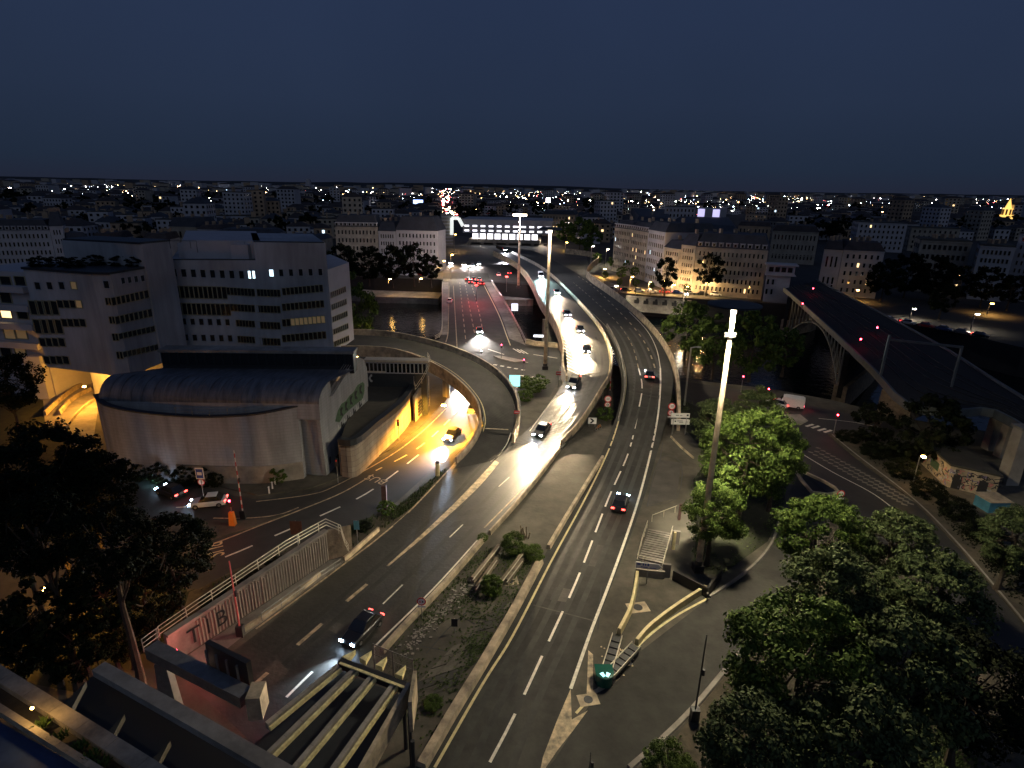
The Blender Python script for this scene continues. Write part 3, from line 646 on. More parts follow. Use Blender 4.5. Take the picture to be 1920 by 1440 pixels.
# rooftop plant
for px, py, s in ((375, 474, 1.2), (392, 474, .8), (350, 472, 1.0), (455, 462, 1.6)):
    q = PD(px, py, 111); g = MB(); g.box(-s, s, -s, s, -2.0, .6); g.box(-s * .4, s * .4, -s * .4, s * .4, .6, 1.1); g.build('roof_unit', M['facade2'], ob, loc=(q.x, q.y, zl + 2))
railing('roof_railing', [(320, 466, zt), (370, 466, zt), (372, 484, zt - 1)], 'thin dark rail on the roof of the big office block', 0, 1.2, 3, 'dark_metal', 1, 1)
# service shaft and left wing
sh = thing('stair_tower', 'blank pale stair tower joining the two wings of the office block', 'building')
a = PD(266, 460, 98); b = PD(320, 460, 104); zt2 = PD(300, 455, 101).z
g = MB(); g.prism([(p.x, p.y) for p in rect_fp(a, b, 16)], 0, zt2); g.build('wall', M['facade'], sh)
g = MB(); g.prism([(p.x, p.y) for p in rect_fp(a + Vector((-.2, -.2, 0)), b + Vector((.2, -.2, 0)), 16.4)], zt2, zt2 + .3); g.build('roof', M['dark_trim'], sh)
lw = thing('office_wing', 'left wing of the pale offices with stepped window bands and planted roof', 'building')
a = PD(46, 515, 95); b = PD(172, 515, 91); c = PD(207, 514, 91); d = PD(285, 500, 100)
zw = PD(172, 514, 91).z; z0w = PD(160, 703, 91).z
g = MB(); g.prism([(a.x, a.y), (b.x, b.y), (c.x, c.y), (d.x, d.y), (d.x - 10, d.y + 16), (a.x + 2, a.y + 18)], z0w, zw); g.build('wall', M['facade'], lw)
g = MB(); g.prism([(a.x - .2, a.y - .2), (b.x, b.y - .3), (c.x, c.y - .3), (d.x + .2, d.y - .2), (d.x - 10, d.y + 16), (a.x + 2, a.y + 18)], zw, zw + .35); g.build('roof', M['dark_trim'], lw)
q = PD(215, 480, 101); q2 = PD(262, 480, 104)
g = MB(); g.prism([(p.x, p.y) for p in rect_fp(PD(163, 480, 101), PD(262, 480, 105), 10)], zw, zw + 3.2); g.build('roof_pavilion', M['dark_trim'], lw)
put('lit_window', WD[('frame', 'win_warm')], lw, PD(168, 484, 100.6), 0, (.8, 1, .7))
_ob = ob; ob = lw
row(60, 150, 529, 543, 4, a, b, .38, lambda i: ('facade', 'glass') if i < 3 else ('frame', 'win_dim'), slope=-.01)
row(194, 206, 526, 541, 1, b, c, .7, key=('facade', 'glass')); row(224, 273, 520, 534, 4, c, d, .45, slope=-.12, key=('facade', 'glass'))
row(58, 108, 564, 590, 4, a, b, .85); row(108, 154, 563, 577, 4, a, b, .85, lambda i: ('frame', 'win_dim') if i == 3 else ('frame', 'glass'))
row(66, 116, 599, 625, 4, a, b, .85); row(116, 161, 598, 612, 4, a, b, .85)
row(75, 122, 634, 649, 4, a, b, .85); row(83, 130, 668, 682, 4, a, b, .85)
for k, (x0, x1, y) in enumerate(((209, 278, 557), (216, 285, 592), (222, 290, 624), (230, 297, 658))):
    row(x0 - 10, x0, y + 1, y + 15, 2, b, c, .8); row(x0, x1, y, y + (18 if k < 2 else 14), 8, c, d, .85, slope=-.22)
ob = _ob
# rooftop planting of the wing later (uses foliage)
# neighbour with balconies at the left edge
nb = thing('balcony_building', 'dim building with lit balcony doors cut by the left edge of the picture', 'building')
a = PD(-60, 530, 103); b = PD(52, 520, 101)
zz = PD(0, 508, 102).z
g = MB(); g.prism([(p.x, p.y) for p in rect_fp(a, b, 14)], 0, zz); g.build('wall', M['facade2'], nb)
for k in range(5):
    y = 512 + k * 34; s0, z0 = hitf(-20, y + 30, a, b)
    g = MB(); A0, d0, L0, an = facade_frame(a, b); g.box(0, L0, -1.4, 0, -.15, .9); g.build('balcony', M['facade2'], nb, loc=(a.x, a.y, z0), rz=an)
for k, (x, y, ky) in enumerate(((3, 588, 'win_warm'), (10, 627, 'win_dim'), (32, 627, 'win_dim'), (30, 660, 'win_dim'), (3, 530, 'glass'), (30, 530, 'glass'), (3, 560, 'glass'), (34, 590, 'glass'), (3, 660, 'glass'))):
    win_px(nb, a, b, x, y - 12, x + 17, y + 8, ('frame', ky))

# ------------------------------------------------------------------ low curved building
cb = thing('curved_building', 'low block walled building with a great curved front and dark barrel roof', 'building')
Z1 = 10.4
top = [(178, 742, 10.4), (196, 760, 10.2), (250, 773, 9.7), (330, 781, 9.4), (400, 783, 9.4), (480, 778, 9.8), (557, 763, 10.4)]
w1 = W(top, Z1, 5)
# pieces of wall: the long curve is cast in bays
inner = [p + Vector((.1, .5, 0)) for p in w1]
for k in range(0, len(w1) - 1, 3):
    q = w1[k:k + 4]; r = inner[k:k + 4]
    if len(q) < 2: break
    g = MB(); g.prism([(p.x, p.y) for p in q] + [(p.x, p.y) for p in reversed(r)], 0, [p.z for p in q] + [p.z for p in reversed(r)]); g.build('wall_bay', M['block'], cb)
g = MB(); g.sweep([p + Vector((0, .25, 0)) for p in w1], [(-.35, 0), (.35, 0), (.35, .18), (-.35, .18)]); g.build('coping', M['dark_trim'], cb)
# plinth lighter
g = MB(); pl_ = [Vector((p.x, p.y - .14, 0)) for p in w1[14:]]; g.sweep(pl_, [(-.1, .0), (.1, .0), (.1, 2.6), (-.1, 2.6)]); g.build('plinth', M['concrete'], cb)
for px in (408, 450):
    q = P(px, 893, 0); g = MB(); g.box(-.35, .35, -.2, .1, 0, 2.7); g.build('buttress', M['facade2'], cb, loc=q + Vector((0, -.3, 0)))
# recessed pier and gable
Gn = P(612, 893, 0); Pn = P(572, 893, 0); g = MB()
zg = Zat(Gn, 745)
g.prism([(Pn.x, Pn.y + .6), (Gn.x, Gn.y + .02), (Gn.x, Gn.y + 8), (Pn.x, Pn.y + 8)], 0, zg - .3); g.build('pier', M['block'], cb)
# gable wall in its plane (Gn -> Gb), outline from the photo
Gb = P(694, 806, 0)
outl = [(612, 893), (636, 872), (692, 812), (690, 748), (688, 690), (682, 674), (672, 669), (665, 676), (622, 744), (618, 712), (604, 728), (598, 748), (600, 790)]
pts = [hitf(x, y, Gn, Gb) for x, y in outl]
A0, d0, L0, an = facade_frame(Gn, Gb); n0 = Vector((d0.y, -d0.x, 0))
g = MB(); i = 0; nn = len(pts)
for off in (0, -.45):
    for s, z in pts: g.v.append(tuple(A0 + d0 * s + n0 * off + Vector((0, 0, max(z, 0)))))
tri = tessellate_polygon([[Vector((s, z, 0)) for s, z in pts]])
for t in tri: g.f.append(t); g.m.append(0); g.f.append(tuple(nn + k for k in reversed(t))); g.m.append(0)
for k in range(nn): g.f.append((k, (k + 1) % nn, nn + (k + 1) % nn, nn + k)); g.m.append(0)
g.build('gable_wall', M['block'], cb)
def wallpoly(name, pxs, A, B, off, mat, parent):
    pts = [hitf(x, y, A, B) for x, y in pxs]; A0, d0, L0, an = facade_frame(A, B); n0 = Vector((d0.y, -d0.x, 0)) * off
    g = MB(); g.v = [tuple(A0 + d0 * s + n0 + Vector((0, 0, z))) for s, z in pts]
    for t in tessellate_polygon([[Vector((s, z, 0)) for s, z in pts]]): g.f.append(t); g.m.append(0)
    return g.build(name, M[mat], parent)
wallpoly('graffiti_fill', [(628, 790), (633, 770), (640, 757), (648, 752), (655, 742), (662, 736), (670, 722), (680, 716), (683, 720), (683, 732), (680, 748), (668, 757), (655, 768), (645, 778), (636, 792)], Gn, Gb, .03, 'green_paint', cb)
for k, (cx, cy) in enumerate(((641, 772), (650, 762), (659, 751), (668, 741), (677, 731))):
    wallpoly('graffiti_stroke', [(cx - 3, cy + 9), (cx - 4, cy - 5), (cx - 1, cy - 9), (cx + 1, cy - 8), (cx - 1, cy + 1), (cx + 2, cy + 5), (cx + 1, cy + 9), (cx - 1, cy + 6)], Gn, Gb, .05, 'black_paint', cb)
for k in range(9):
    cx = 636 + k * 5.6; cy = 803 - k * 6.2
    wallpoly('graffiti_stroke', [(cx - 2, cy + 6), (cx - 2.6, cy - 6), (cx - 1, cy - 6), (cx, cy), (cx + 2, cy - 5), (cx + 3, cy - 1), (cx + 1, cy + 2), (cx + 2, cy + 6), (cx, cy + 3)], Gn, Gb, .045, 'black_paint' if k % 2 else 'grey_paint', cb)
wallpoly('door', [(630, 890 - 15), (630, 855), (636, 850), (636, 868)], Gn, Gb, .04, 'dark_trim', cb)
wallpoly('door', [(617, 872), (617, 858), (620, 855), (620, 868)], Gn, Gb, .04, 'dark_trim', cb)
# barrel roof
Z2 = 12.9
_f0, _f1 = P(186, 752, 10.2), P(598, 758, 10.9); _r0, _r1 = P(212, 702, Z2), P(619, 714, Z2)
Fp = [_f0.lerp(_f1, k / 20) for k in range(21)]; Rp = [_r0.lerp(_r1, k / 20) for k in range(21)]
nA = 10; g = MB()
rows_ = []
for a_, b_2 in zip(Fp, Rp):
    rr = []
    for k in range(nA + 1):
        an_ = math.pi / 2 * k / nA; xy = a_.lerp(b_2, 1 - math.cos(an_)); rr.append((xy.x, xy.y, a_.z + (b_2.z - a_.z) * math.sin(an_)))
    rows_.append(rr)
for i in range(len(rows_) - 1):
    for k in range(nA): g.quad(rows_[i][k], rows_[i + 1][k], rows_[i + 1][k + 1], rows_[i][k + 1])
g.build('barrel_roof', M['barrel'], cb, smooth=False)
for i in range(1, len(rows_) - 1):
    g = MB()
    for k in range(nA): g.beam(Vector(rows_[i][k]) + Vector((0, 0, .03)), Vector(rows_[i][k + 1]) + Vector((0, 0, .03)), .07, .08)
    g.build('roof_seam', M['barrel'], cb)
g = MB()
for a_, b_2 in zip(Fp[:-1], Fp[1:]): g.quad((a_.x, a_.y, 8.7), (b_2.x, b_2.y, 8.7), b_2, a_)
g.build('eaves_wall', M['block'], cb)
g = MB(); e0 = rows_[0]; base = [(p[0], p[1], 0) for p in e0]
for k in range(nA): g.quad(base[k], base[k + 1], e0[k + 1], e0[k])
g.build('roof_end_wall', M['block'], cb)
g = MB(); fl = w1 + list(reversed(Fp)); g.v = [(p.x, p.y, 8.8) for p in fl]
for t in tessellate_polygon([[Vector((p.x, p.y, 0)) for p in fl]]): g.f.append(t); g.m.append(0)
g.build('terrace', M['roof_flat'], cb)
# clerestory
Zc = 12.2
Ka = P(306, 690, Zc); Kb = P(664, 693, Zc); zk = Zat(Kb, 665) ; zk = (zk + Zat(Ka, 658)) / 2
g = MB(); g.prism([(p.x, p.y) for p in rect_fp(Ka, Kb, 2)], Zc - .6, zk); g.build('clerestory_wall', M['dark_trim'], cb)
g = MB(); g.prism([(p.x, p.y) for p in rect_fp(Ka + Vector((-.2, -.3, 0)), Kb + Vector((.2, -.3, 0)), 2.5)], zk, zk + .4); g.build('clerestory_coping', M['concrete'], cb)
A0, d0, L0, an = facade_frame(Ka, Kb)
for k in range(22): win(cb, Ka, Kb, (k + .5) * L0 / 22, (Zc + zk) / 2 + .2, L0 / 22 * .95, (zk - Zc) * .8, ('dark_trim', 'glass'), 'glass_pane')
# roof between the barrel ridge and the gable
g = MB(); fl = [Rp[-1], Kb, Ka, Rp[0]]; g.v = [(p.x, p.y, p.z) for p in fl]
for t in tessellate_polygon([[Vector((p.x, p.y, 0)) for p in fl]]): g.f.append(t); g.m.append(0)
g.build('flat_roof', M['barrel'], cb)
for k in range(4):
    p0 = P(623, 744 - k * 3, 10.6); p1 = P(662, 684 - k * 3, 12.9); g = MB(); g.tube(p0 + Vector((-.3, 0, k * .3)), p1 + Vector((-.3, 0, k * .3)), .05, n=5); g.build('louvre_rail', M['metal'], cb)
t_ = railing('terrace_railing', [(330, 777), (400, 779), (480, 774), (553, 760)], 'thin rail along the terrace edge of the curved building', 9.6, .95, 2.2, 'metal', 2)
# annex with flat roof, and upper glazed annex
ax = thing('annex_building', 'low flat roofed annex with a curved blockwork front lit orange by the street', 'building')
Z3 = 5.4
fr = W([(637, 826), (664, 826), (700, 797), (740, 765), (764, 740), (779, 712)], Z3, 4)
bk = [P(772, 700, Z3), P(690, 700, Z3), P(655, 770, Z3)]
fpx = [(p.x, p.y) for p in fr + bk]
bays = fr
for k in range(0, len(bays) - 1, 2):
    q = bays[k:k + 3]; r = [p + Vector((-.4, .4, 0)) for p in q]
    if len(q) < 2: break
    g = MB(); g.prism([(p.x, p.y) for p in q] + [(p.x, p.y) for p in reversed(r)], 0, Z3); g.build('wall_bay', M['annexblock'], ax)
g = MB(); g.prism(fpx, Z3 - 1, Z3 - .25); g.build('roof', M['roof_flat'], ax)
g = MB(); g.sweep([p + Vector((0, .1, 0)) for p in fr], [(-.45, -.5), (.45, -.5), (.45, .35), (-.45, .35)]); g.build('roof_fascia', M['dark_trim'], ax)
q = P(706, 838, 0); q2 = P(714, 832, 0); g = MB(); g.box(0, (q2 - q).length + .4, -.2, .2, 0, 2.3); g.build('door', M['dark_trim'], ax, loc=q + Vector((.1, -.35, 0)), rz=math.atan2((q2 - q).y, (q2 - q).x))
zb = Z3; Ua = P(688, 722, zb); Ub = P(778, 722, zb); zu = Zat(Ub, 698)
g = MB(); g.prism([(p.x, p.y) for p in rect_fp(Ua, Ub, 1)], 0, zu); g.build('upper_wall', M['facade2'], ax)
g = MB(); g.prism([(p.x, p.y) for p in rect_fp(Ua + Vector((0, -.2, 0)), Ub + Vector((0, -.2, 0)), 1.4)], zu, zu + .25); g.build('coping', M['rail_metal'], ax)
for k in range(7):
    cx = 697 + k * 11.5; cy = 709
    pp = [(cx + 5.8 * math.cos(t * math.pi / 5) * (1 if t % 2 else .75), cy + 7.5 * math.sin(t * math.pi / 5)) for t in range(10)]
    wallpoly('graffiti_letter', pp, Ua, Ub, .04, ('grey_paint', 'black_paint', 'grey_paint', 'black_paint', 'grey_paint', 'violet_paint', 'violet_paint')[k], ax)
    pp = [(cx + 1 + 3 * math.cos(t * math.pi / 4), cy + 3.6 * math.sin(t * math.pi / 4)) for t in range(8)]
    wallpoly('graffiti_letter', pp, Ua, Ub, .06, ('black_paint', 'grey_paint')[k % 2], ax)
ub = thing('glazed_annex', 'long narrow annex with a dark glazed band and pale coping beside the flyover', 'building')
Va = P(686, 700, 7.5); Vb = P(800, 702, 7.5); zv = Zat(Vb, 680)
g = MB(); g.prism([(p.x, p.y) for p in rect_fp(Va, Vb, 1.5)], 0, zv); g.build('wall', M['dark_trim'], ub)
g = MB(); g.prism([(p.x, p.y) for p in rect_fp(Va + Vector((-.2, -.2, 0)), Vb + Vector((.4, -.2, 0)), 1.9)], zv, zv + .35); g.build('coping', M['rail_metal'], ub)
A0, d0, L0, an = facade_frame(Va, Vb)
for k in range(15): win(ub, Va, Vb, (k + .5) * L0 / 15, (7.5 + zv) / 2, L0 / 15 * .92, (zv - 7.5) * .9, ('stone2', 'glass'), 'glass_pane')
cw = thing('corner_wall', 'bright yellow lit end wall with louvres between annex and flyover', 'wall')
g = MB(); q = [P(803, 768, 0), P(781, 800, 0)]; q = [P(806, 762, 0), P(779, 793, 0)]
g.prism([(q[0].x, q[0].y), (q[1].x, q[1].y), (q[1].x - .4, q[1].y + .3), (q[0].x - .4, q[0].y + .5)], 0, [Zat(q[0], 705), Zat(q[1], 745), Zat(q[1], 745), Zat(q[0], 705)]); g.build('wall', M['annexblock'], cw)
for k in range(5):
    a = P(783, 762 + 5 * k, 0); g = MB(); g.beam((q[0] * .15 + q[1] * .85) + Vector((.25, -.1, 1 + k * .55)), (q[0] * .85 + q[1] * .15) + Vector((.25, -.1, 1 + k * .55)), .12, .22); g.build('louvre', M['dark_trim'], cw)
railing('annex_railing', [(802, 672, 11), (806, 690, 9), (780, 735, 6.2), (776, 708, 6.2)], 'tall pale handrail frame curling down the corner of the annex', 0, 1.0, 3, 'rail_metal', 2, 2)

# ------------------------------------------------------------------ flyover piers
pd = MB(); pd.tube((0, 0, 0), (0, 0, 1), .7, .7, 10); pdat = pd.data('flyover_pier', M['concrete'])
for (px, py, z, lb) in ((702, 664, 5.2, 'dark flyover pier under the far left of the loop ramp'), (836, 706, 4.0, 'flyover pier beside the street under the loop bend'), (770, 690, 5.0, 'middle flyover pier behind the glazed annex')):
    p = P(px, py, z); tag(put('flyover_pier', pdat, None, (p.x, p.y, -.1), 0, (1, 1, z + .1)), lb, 'pier')
for (px, py, lb) in ((1050, 690, 'pier under the inbound bridge at the near bank'), (1018, 600, 'bridge pier standing in the dark water below the inbound bridge'), (1190, 620, 'bridge pier below the outbound bridge in midstream'), (1110, 580, 'bridge pier between both motorway decks')):
    p = P(px, py, 2.5); g = MB(); g.box(-3, 3, -.8, .8, -9, 2.8); tag(g.build('bridge_pier', M['concrete'], None, loc=(p.x + 3, p.y, 0), rz=.2), lb, 'pier')
# ------------------------------------------------------------------ trees and plants
def crown_data(name, seed, clumps, leaves, lsz, mat, shape='round', flat=.75):
    """unit crown: leaf-sized faces gathered in clumps on the ends of limbs"""
    rg = random.Random(seed); g = MB(); cl = []
    for i in range(clumps):
        while True:
            v = Vector((rg.uniform(-1, 1), rg.uniform(-1, 1), rg.uniform(-1, 1)))
            if .30 < v.length < 1: break
        v = v.normalized() * (v.length ** .45)
        if shape == 'cone': k = 1 - (v.z + 1) / 2 * .75; v.x *= k; v.y *= k
        if shape == 'tier': v.z = round(v.z * 3) / 3 + rg.uniform(-.05, .05); k = 1 - abs(v.z) * .35; v.x *= k; v.y *= k
        r = rg.uniform(.16, .30) * (1.1 - .3 * v.length)
        cl.append((v * .84, r))
    per = leaves // clumps
    for c, r in cl:
        for k in range(per):
            d = Vector((rg.gauss(0, 1), rg.gauss(0, 1), rg.gauss(0, 1))).normalized()
            q = c + Vector((d.x, d.y, d.z * flat)) * r * (rg.random() ** .4)
            nrm = (d + Vector((rg.uniform(-.8, .8), rg.uniform(-.8, .8), rg.uniform(-.3, 1.0)))).normalized()
            t = nrm.cross(Vector((rg.uniform(-1, 1), rg.uniform(-1, 1), rg.uniform(-1, 1)))).normalized(); b = nrm.cross(t)
            s = lsz * rg.uniform(.6, 1.4)
            g.v += [tuple(q - t * s), tuple(q + b * s * .55), tuple(q + t * s), tuple(q - b * s * .55)]
            i = len(g.v); g.f.append((i - 4, i - 3, i - 2, i - 1)); g.m.append(0)
    return g.data(name, M[mat]), cl
def trunk_data(cl, seed, crown_h, rad, r=.28):
    """trunk from the ground to the crown with limbs to some clumps; built in metres, crown centre at crown_h"""
    rg = random.Random(seed); g = MB(); p = Vector((0, 0, 0)); n = 5; top = Vector((rg.uniform(-.4, .4), rg.uniform(-.4, .4), crown_h + rad * .2))
    pts = [Vector((0, 0, -.3)).lerp(top, k / n) + Vector((rg.uniform(-.12, .12), rg.uniform(-.12, .12), 0)) * (k > 0) for k in range(n + 1)]
    for k in range(n): g.tube(pts[k], pts[k + 1], r * (1 - k / n * .7) * (1.5 if k == 0 else 1), r * (1 - (k + 1) / n * .7), 7)
    for c, rr in cl[:14]:
        s = pts[3].lerp(pts[5], rg.random()); e = Vector((c.x * rad, c.y * rad, crown_h + c.z * rad)) * 1.0
        mid = s.lerp(e, .5) + Vector((0, 0, -.05 * rad)); g.tube(s, mid, r * .34, r * .22, 5, cap=False); g.tube(mid, e, r * .22, r * .07, 5, cap=False)
    return g.data('trunk', M['bark'])
CR = {}
for k in range(4): CR['near', k] = crown_data('crown', 20 + k, 95, 17000, .030, 'leaf')
for k in range(4): CR['pine', k] = crown_data('crown', 40 + k, 120, 17000, .034, 'leafp', 'tier' if k % 2 else 'round', .5)
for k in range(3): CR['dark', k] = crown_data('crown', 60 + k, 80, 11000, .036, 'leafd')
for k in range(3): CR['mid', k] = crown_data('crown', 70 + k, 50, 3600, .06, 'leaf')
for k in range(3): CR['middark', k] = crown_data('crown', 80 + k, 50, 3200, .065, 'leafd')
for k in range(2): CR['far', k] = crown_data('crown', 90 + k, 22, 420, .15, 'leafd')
def tree(kind, var, px, py, zc, rpx, label, name='tree', catg='tree', group=None, hz=1.0, r=.28, rz=None):
    """crown centred on a photo point at height zc, radius given in photo pixels"""
    c = P(px, py, zc); rad = rpx * depth(c) / F; t = thing(name, label, catg, (c.x, c.y, 0), 0, group)
    me, cl = CR[kind, var]
    put('crown', me, t, (0, 0, zc), rz if rz is not None else random.uniform(0, 6.28), (rad, rad, rad * hz))
    put('trunk', trunk_data(cl, var + int(px), zc, rad * .9, r), t)
    return t
# the right hand group, from the far side to the foreground
tree('near', 0, 1405, 845, 9.5, 98, 'tall bright leafed tree behind the big lit light mast', hz=1.05)
tree('near', 1, 1340, 960, 6.5, 66, 'lower bushy tree left of the mast base beside the stair', hz=1.1)
tree('pine', 0, 1345, 790, 6.0, 52, 'dark conifer near the white direction sign')
tree('pine', 1, 1420, 765, 7.0, 46, 'conifer between the quay road and the bright leafed tree')
tree('near', 2, 1460, 850, 8.0, 60, 'tree at the right edge of the clump by the junction', hz=1.0)
tree('near', 3, 1535, 1000, 9.5, 88, 'yellow-green lit tree top beside the gravel wedge')
tree('pine', 2, 1680, 1015, 8.0, 72, 'spreading pine in front of the chequered road markings')
tree('pine', 3, 1560, 1120, 10.0, 108, 'pine crown in the middle of the garden right of the slip road')
tree('pine', 1, 1750, 1120, 9.0, 104, 'wide dim pine on the right of the garden next to the long kerb')
tree('near', 1, 1500, 1250, 9.0, 150, 'broad leafy tree bordering the slip road in the lower right')
tree('pine', 0, 1690, 1270, 9.0, 140, 'large dark pine in the lower right corner of the garden')
tree('pine', 2, 1420, 1405, 8.0, 120, 'pine cut by the bottom edge beside the slip road', r=.3)
tree('pine', 3, 1600, 1420, 9.0, 150, 'dim pine cut by the bottom edge under the large dark pine')
tree('near', 2, 1255, 1445, 4.0, 60, 'small bush at the bottom edge next to the slip road kerb', 'bush', 'bush')
tree('dark', 0, 1830, 1290, 7.0, 120, 'very dark tree near the right edge at the bottom')
tree('pine', 1, 1900, 1010, 6.0, 70, 'ivy dark tree at the right edge below the blue shelter')
# left dark trees
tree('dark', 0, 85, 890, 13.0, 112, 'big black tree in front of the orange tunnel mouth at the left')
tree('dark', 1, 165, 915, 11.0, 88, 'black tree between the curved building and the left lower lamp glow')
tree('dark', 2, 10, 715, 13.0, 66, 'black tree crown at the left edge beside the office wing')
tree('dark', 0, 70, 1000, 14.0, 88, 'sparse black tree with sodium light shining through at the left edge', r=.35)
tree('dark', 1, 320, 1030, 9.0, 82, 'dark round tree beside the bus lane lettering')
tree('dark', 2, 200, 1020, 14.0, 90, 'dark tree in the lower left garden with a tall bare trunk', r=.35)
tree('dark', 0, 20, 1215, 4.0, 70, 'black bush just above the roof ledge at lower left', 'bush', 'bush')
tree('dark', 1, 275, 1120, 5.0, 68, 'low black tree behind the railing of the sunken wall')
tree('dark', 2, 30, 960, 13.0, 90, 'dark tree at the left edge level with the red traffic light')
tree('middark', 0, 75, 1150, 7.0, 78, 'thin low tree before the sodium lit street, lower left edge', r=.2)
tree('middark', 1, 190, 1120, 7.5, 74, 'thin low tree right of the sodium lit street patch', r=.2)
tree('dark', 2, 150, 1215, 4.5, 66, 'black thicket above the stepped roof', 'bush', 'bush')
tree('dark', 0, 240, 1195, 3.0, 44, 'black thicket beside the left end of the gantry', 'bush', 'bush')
# near bank and far bank trees
tree('mid', 0, 665, 575, 7.0, 44, 'tree on the near bank hugging the office side wing', hz=1.6)
tree('mid', 1, 672, 620, 4.0, 30, 'smaller tree at the foot of the office side wing by the ramp')
tree('mid', 2, 1290, 610, 8.5, 52, 'rounded plane tree on the near bank right of the outbound bridge')
tree('mid', 0, 1345, 640, 8.0, 56, 'plane tree on the near bank behind the lit mast')
tree('mid', 1, 1415, 640, 8.5, 62, 'wide plane tree on the near bank left of the railway arch', hz=1.1)
tree('mid', 2, 1475, 650, 6.5, 40, 'dim plane tree next to the railway arch foot')
tree('middark', 0, 1740, 805, 5.0, 75, 'dark scrub tree above the graffitied hut')
tree('middark', 1, 1640, 790, 3.5, 42, 'dark bush under the masonry abutment')
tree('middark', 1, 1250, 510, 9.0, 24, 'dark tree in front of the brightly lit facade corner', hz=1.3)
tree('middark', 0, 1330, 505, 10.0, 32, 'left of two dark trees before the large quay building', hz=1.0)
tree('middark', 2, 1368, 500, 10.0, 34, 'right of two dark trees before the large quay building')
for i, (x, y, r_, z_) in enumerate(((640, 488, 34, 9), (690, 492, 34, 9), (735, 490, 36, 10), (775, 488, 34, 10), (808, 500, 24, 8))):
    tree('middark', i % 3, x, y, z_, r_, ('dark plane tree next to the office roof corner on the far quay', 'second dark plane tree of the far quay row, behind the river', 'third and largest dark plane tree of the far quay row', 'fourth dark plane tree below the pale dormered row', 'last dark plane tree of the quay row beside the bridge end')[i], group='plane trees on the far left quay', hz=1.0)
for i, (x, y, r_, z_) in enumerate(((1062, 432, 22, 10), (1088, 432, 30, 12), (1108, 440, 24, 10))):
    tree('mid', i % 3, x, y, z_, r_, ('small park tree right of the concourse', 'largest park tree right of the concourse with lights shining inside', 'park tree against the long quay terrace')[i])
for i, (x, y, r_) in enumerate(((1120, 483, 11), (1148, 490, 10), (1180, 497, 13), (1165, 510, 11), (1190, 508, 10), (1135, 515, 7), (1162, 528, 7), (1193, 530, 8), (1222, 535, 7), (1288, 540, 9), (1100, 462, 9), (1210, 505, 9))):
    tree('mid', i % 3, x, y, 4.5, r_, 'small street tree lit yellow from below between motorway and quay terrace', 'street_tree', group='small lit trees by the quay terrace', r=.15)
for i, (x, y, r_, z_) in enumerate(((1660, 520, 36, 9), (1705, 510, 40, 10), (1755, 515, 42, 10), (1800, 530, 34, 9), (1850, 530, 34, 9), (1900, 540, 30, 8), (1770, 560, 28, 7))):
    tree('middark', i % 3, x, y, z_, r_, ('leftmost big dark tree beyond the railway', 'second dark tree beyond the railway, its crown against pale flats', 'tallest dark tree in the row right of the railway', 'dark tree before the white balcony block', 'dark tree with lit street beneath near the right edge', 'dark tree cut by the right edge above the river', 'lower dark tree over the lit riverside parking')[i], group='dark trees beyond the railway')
# plants: shrubs in beds
def shrub(px, py, rpx, label, kind='mid', hz=.8, z=.0, name='shrub'):
    c = P(px, py, z + .6); rad = rpx * depth(c) / F; t = thing(name, label, 'shrub', (c.x, c.y, z))
    me, cl = CR[kind, random.randrange(3)]; put('crown', me, t, (0, 0, rad * hz * .8), random.uniform(0, 6), (rad, rad, rad * hz)); return t
shrub(522, 898, 20, 'spiky dark shrub against the foot of the curved wall', 'mid', 1.0)
shrub(725, 955, 20, 'shrub around the brown post beside the motorway', 'mid')
shrub(963, 1028, 26, 'round green shrub over the dark pit in the reserve', 'near', 1.0)
shrub(922, 1104, 24, 'small green shrub at the near end of the pit', 'near', 1.0)
shrub(1002, 1040, 22, 'scrubby weed bush right of the pit', 'near', .8)
shrub(812, 1312, 22, 'low weed tuft at the foot of the louvred canopy', 'near', .4)
shrub(905, 1005, 12, 'weed tuft growing over the low barrier', 'near', .7)
shrub(1000, 728, 34, 'wide green hedge clump between the loop ramp and inbound motorway', 'mid', .55)
shrub(985, 745, 20, 'small hedge end beside the loop ramp railing', 'mid', .6)
shrub(1135, 780, 20, 'green shrub under the twin round signs in the reserve', 'mid', .7)
shrub(1138, 722, 12, 'little shrub between the carriageway parapets', 'mid', .7)
for i, (x, y, r_) in enumerate(((262, 892, 20), (300, 896, 24), (345, 902, 24), (385, 902, 22), (405, 903, 16))):
    shrub(x, y, r_, 'dark bush of the bed at the foot of the curved wall', 'dark', 1.0)['group'] = 'bushes along the curved wall'
for i, (x, y, r_) in enumerate(((590, 1030, 20), (560, 1040, 22), (520, 1055, 24), (480, 1080, 24), (440, 1100, 26), (400, 1125, 28), (640, 1000, 18), (680, 985, 18), (650, 1018, 14))):
    shrub(x, y, r_, 'low dark shrub in the strip between the street and the sunken wall', 'dark', .5)['group'] = 'shrubs behind the sunken wall'
for i, (x, y, r_) in enumerate(((1590, 822, 24), (1640, 850, 30), (1690, 885, 34), (1740, 925, 34), (1790, 960, 36), (1840, 1000, 38), (1880, 1050, 34), (1700, 850, 30))):
    shrub(x, y, r_, 'dark overgrown bank shrub above the long kerb at the right', 'dark', .6)['group'] = 'shrubs on the right bank'
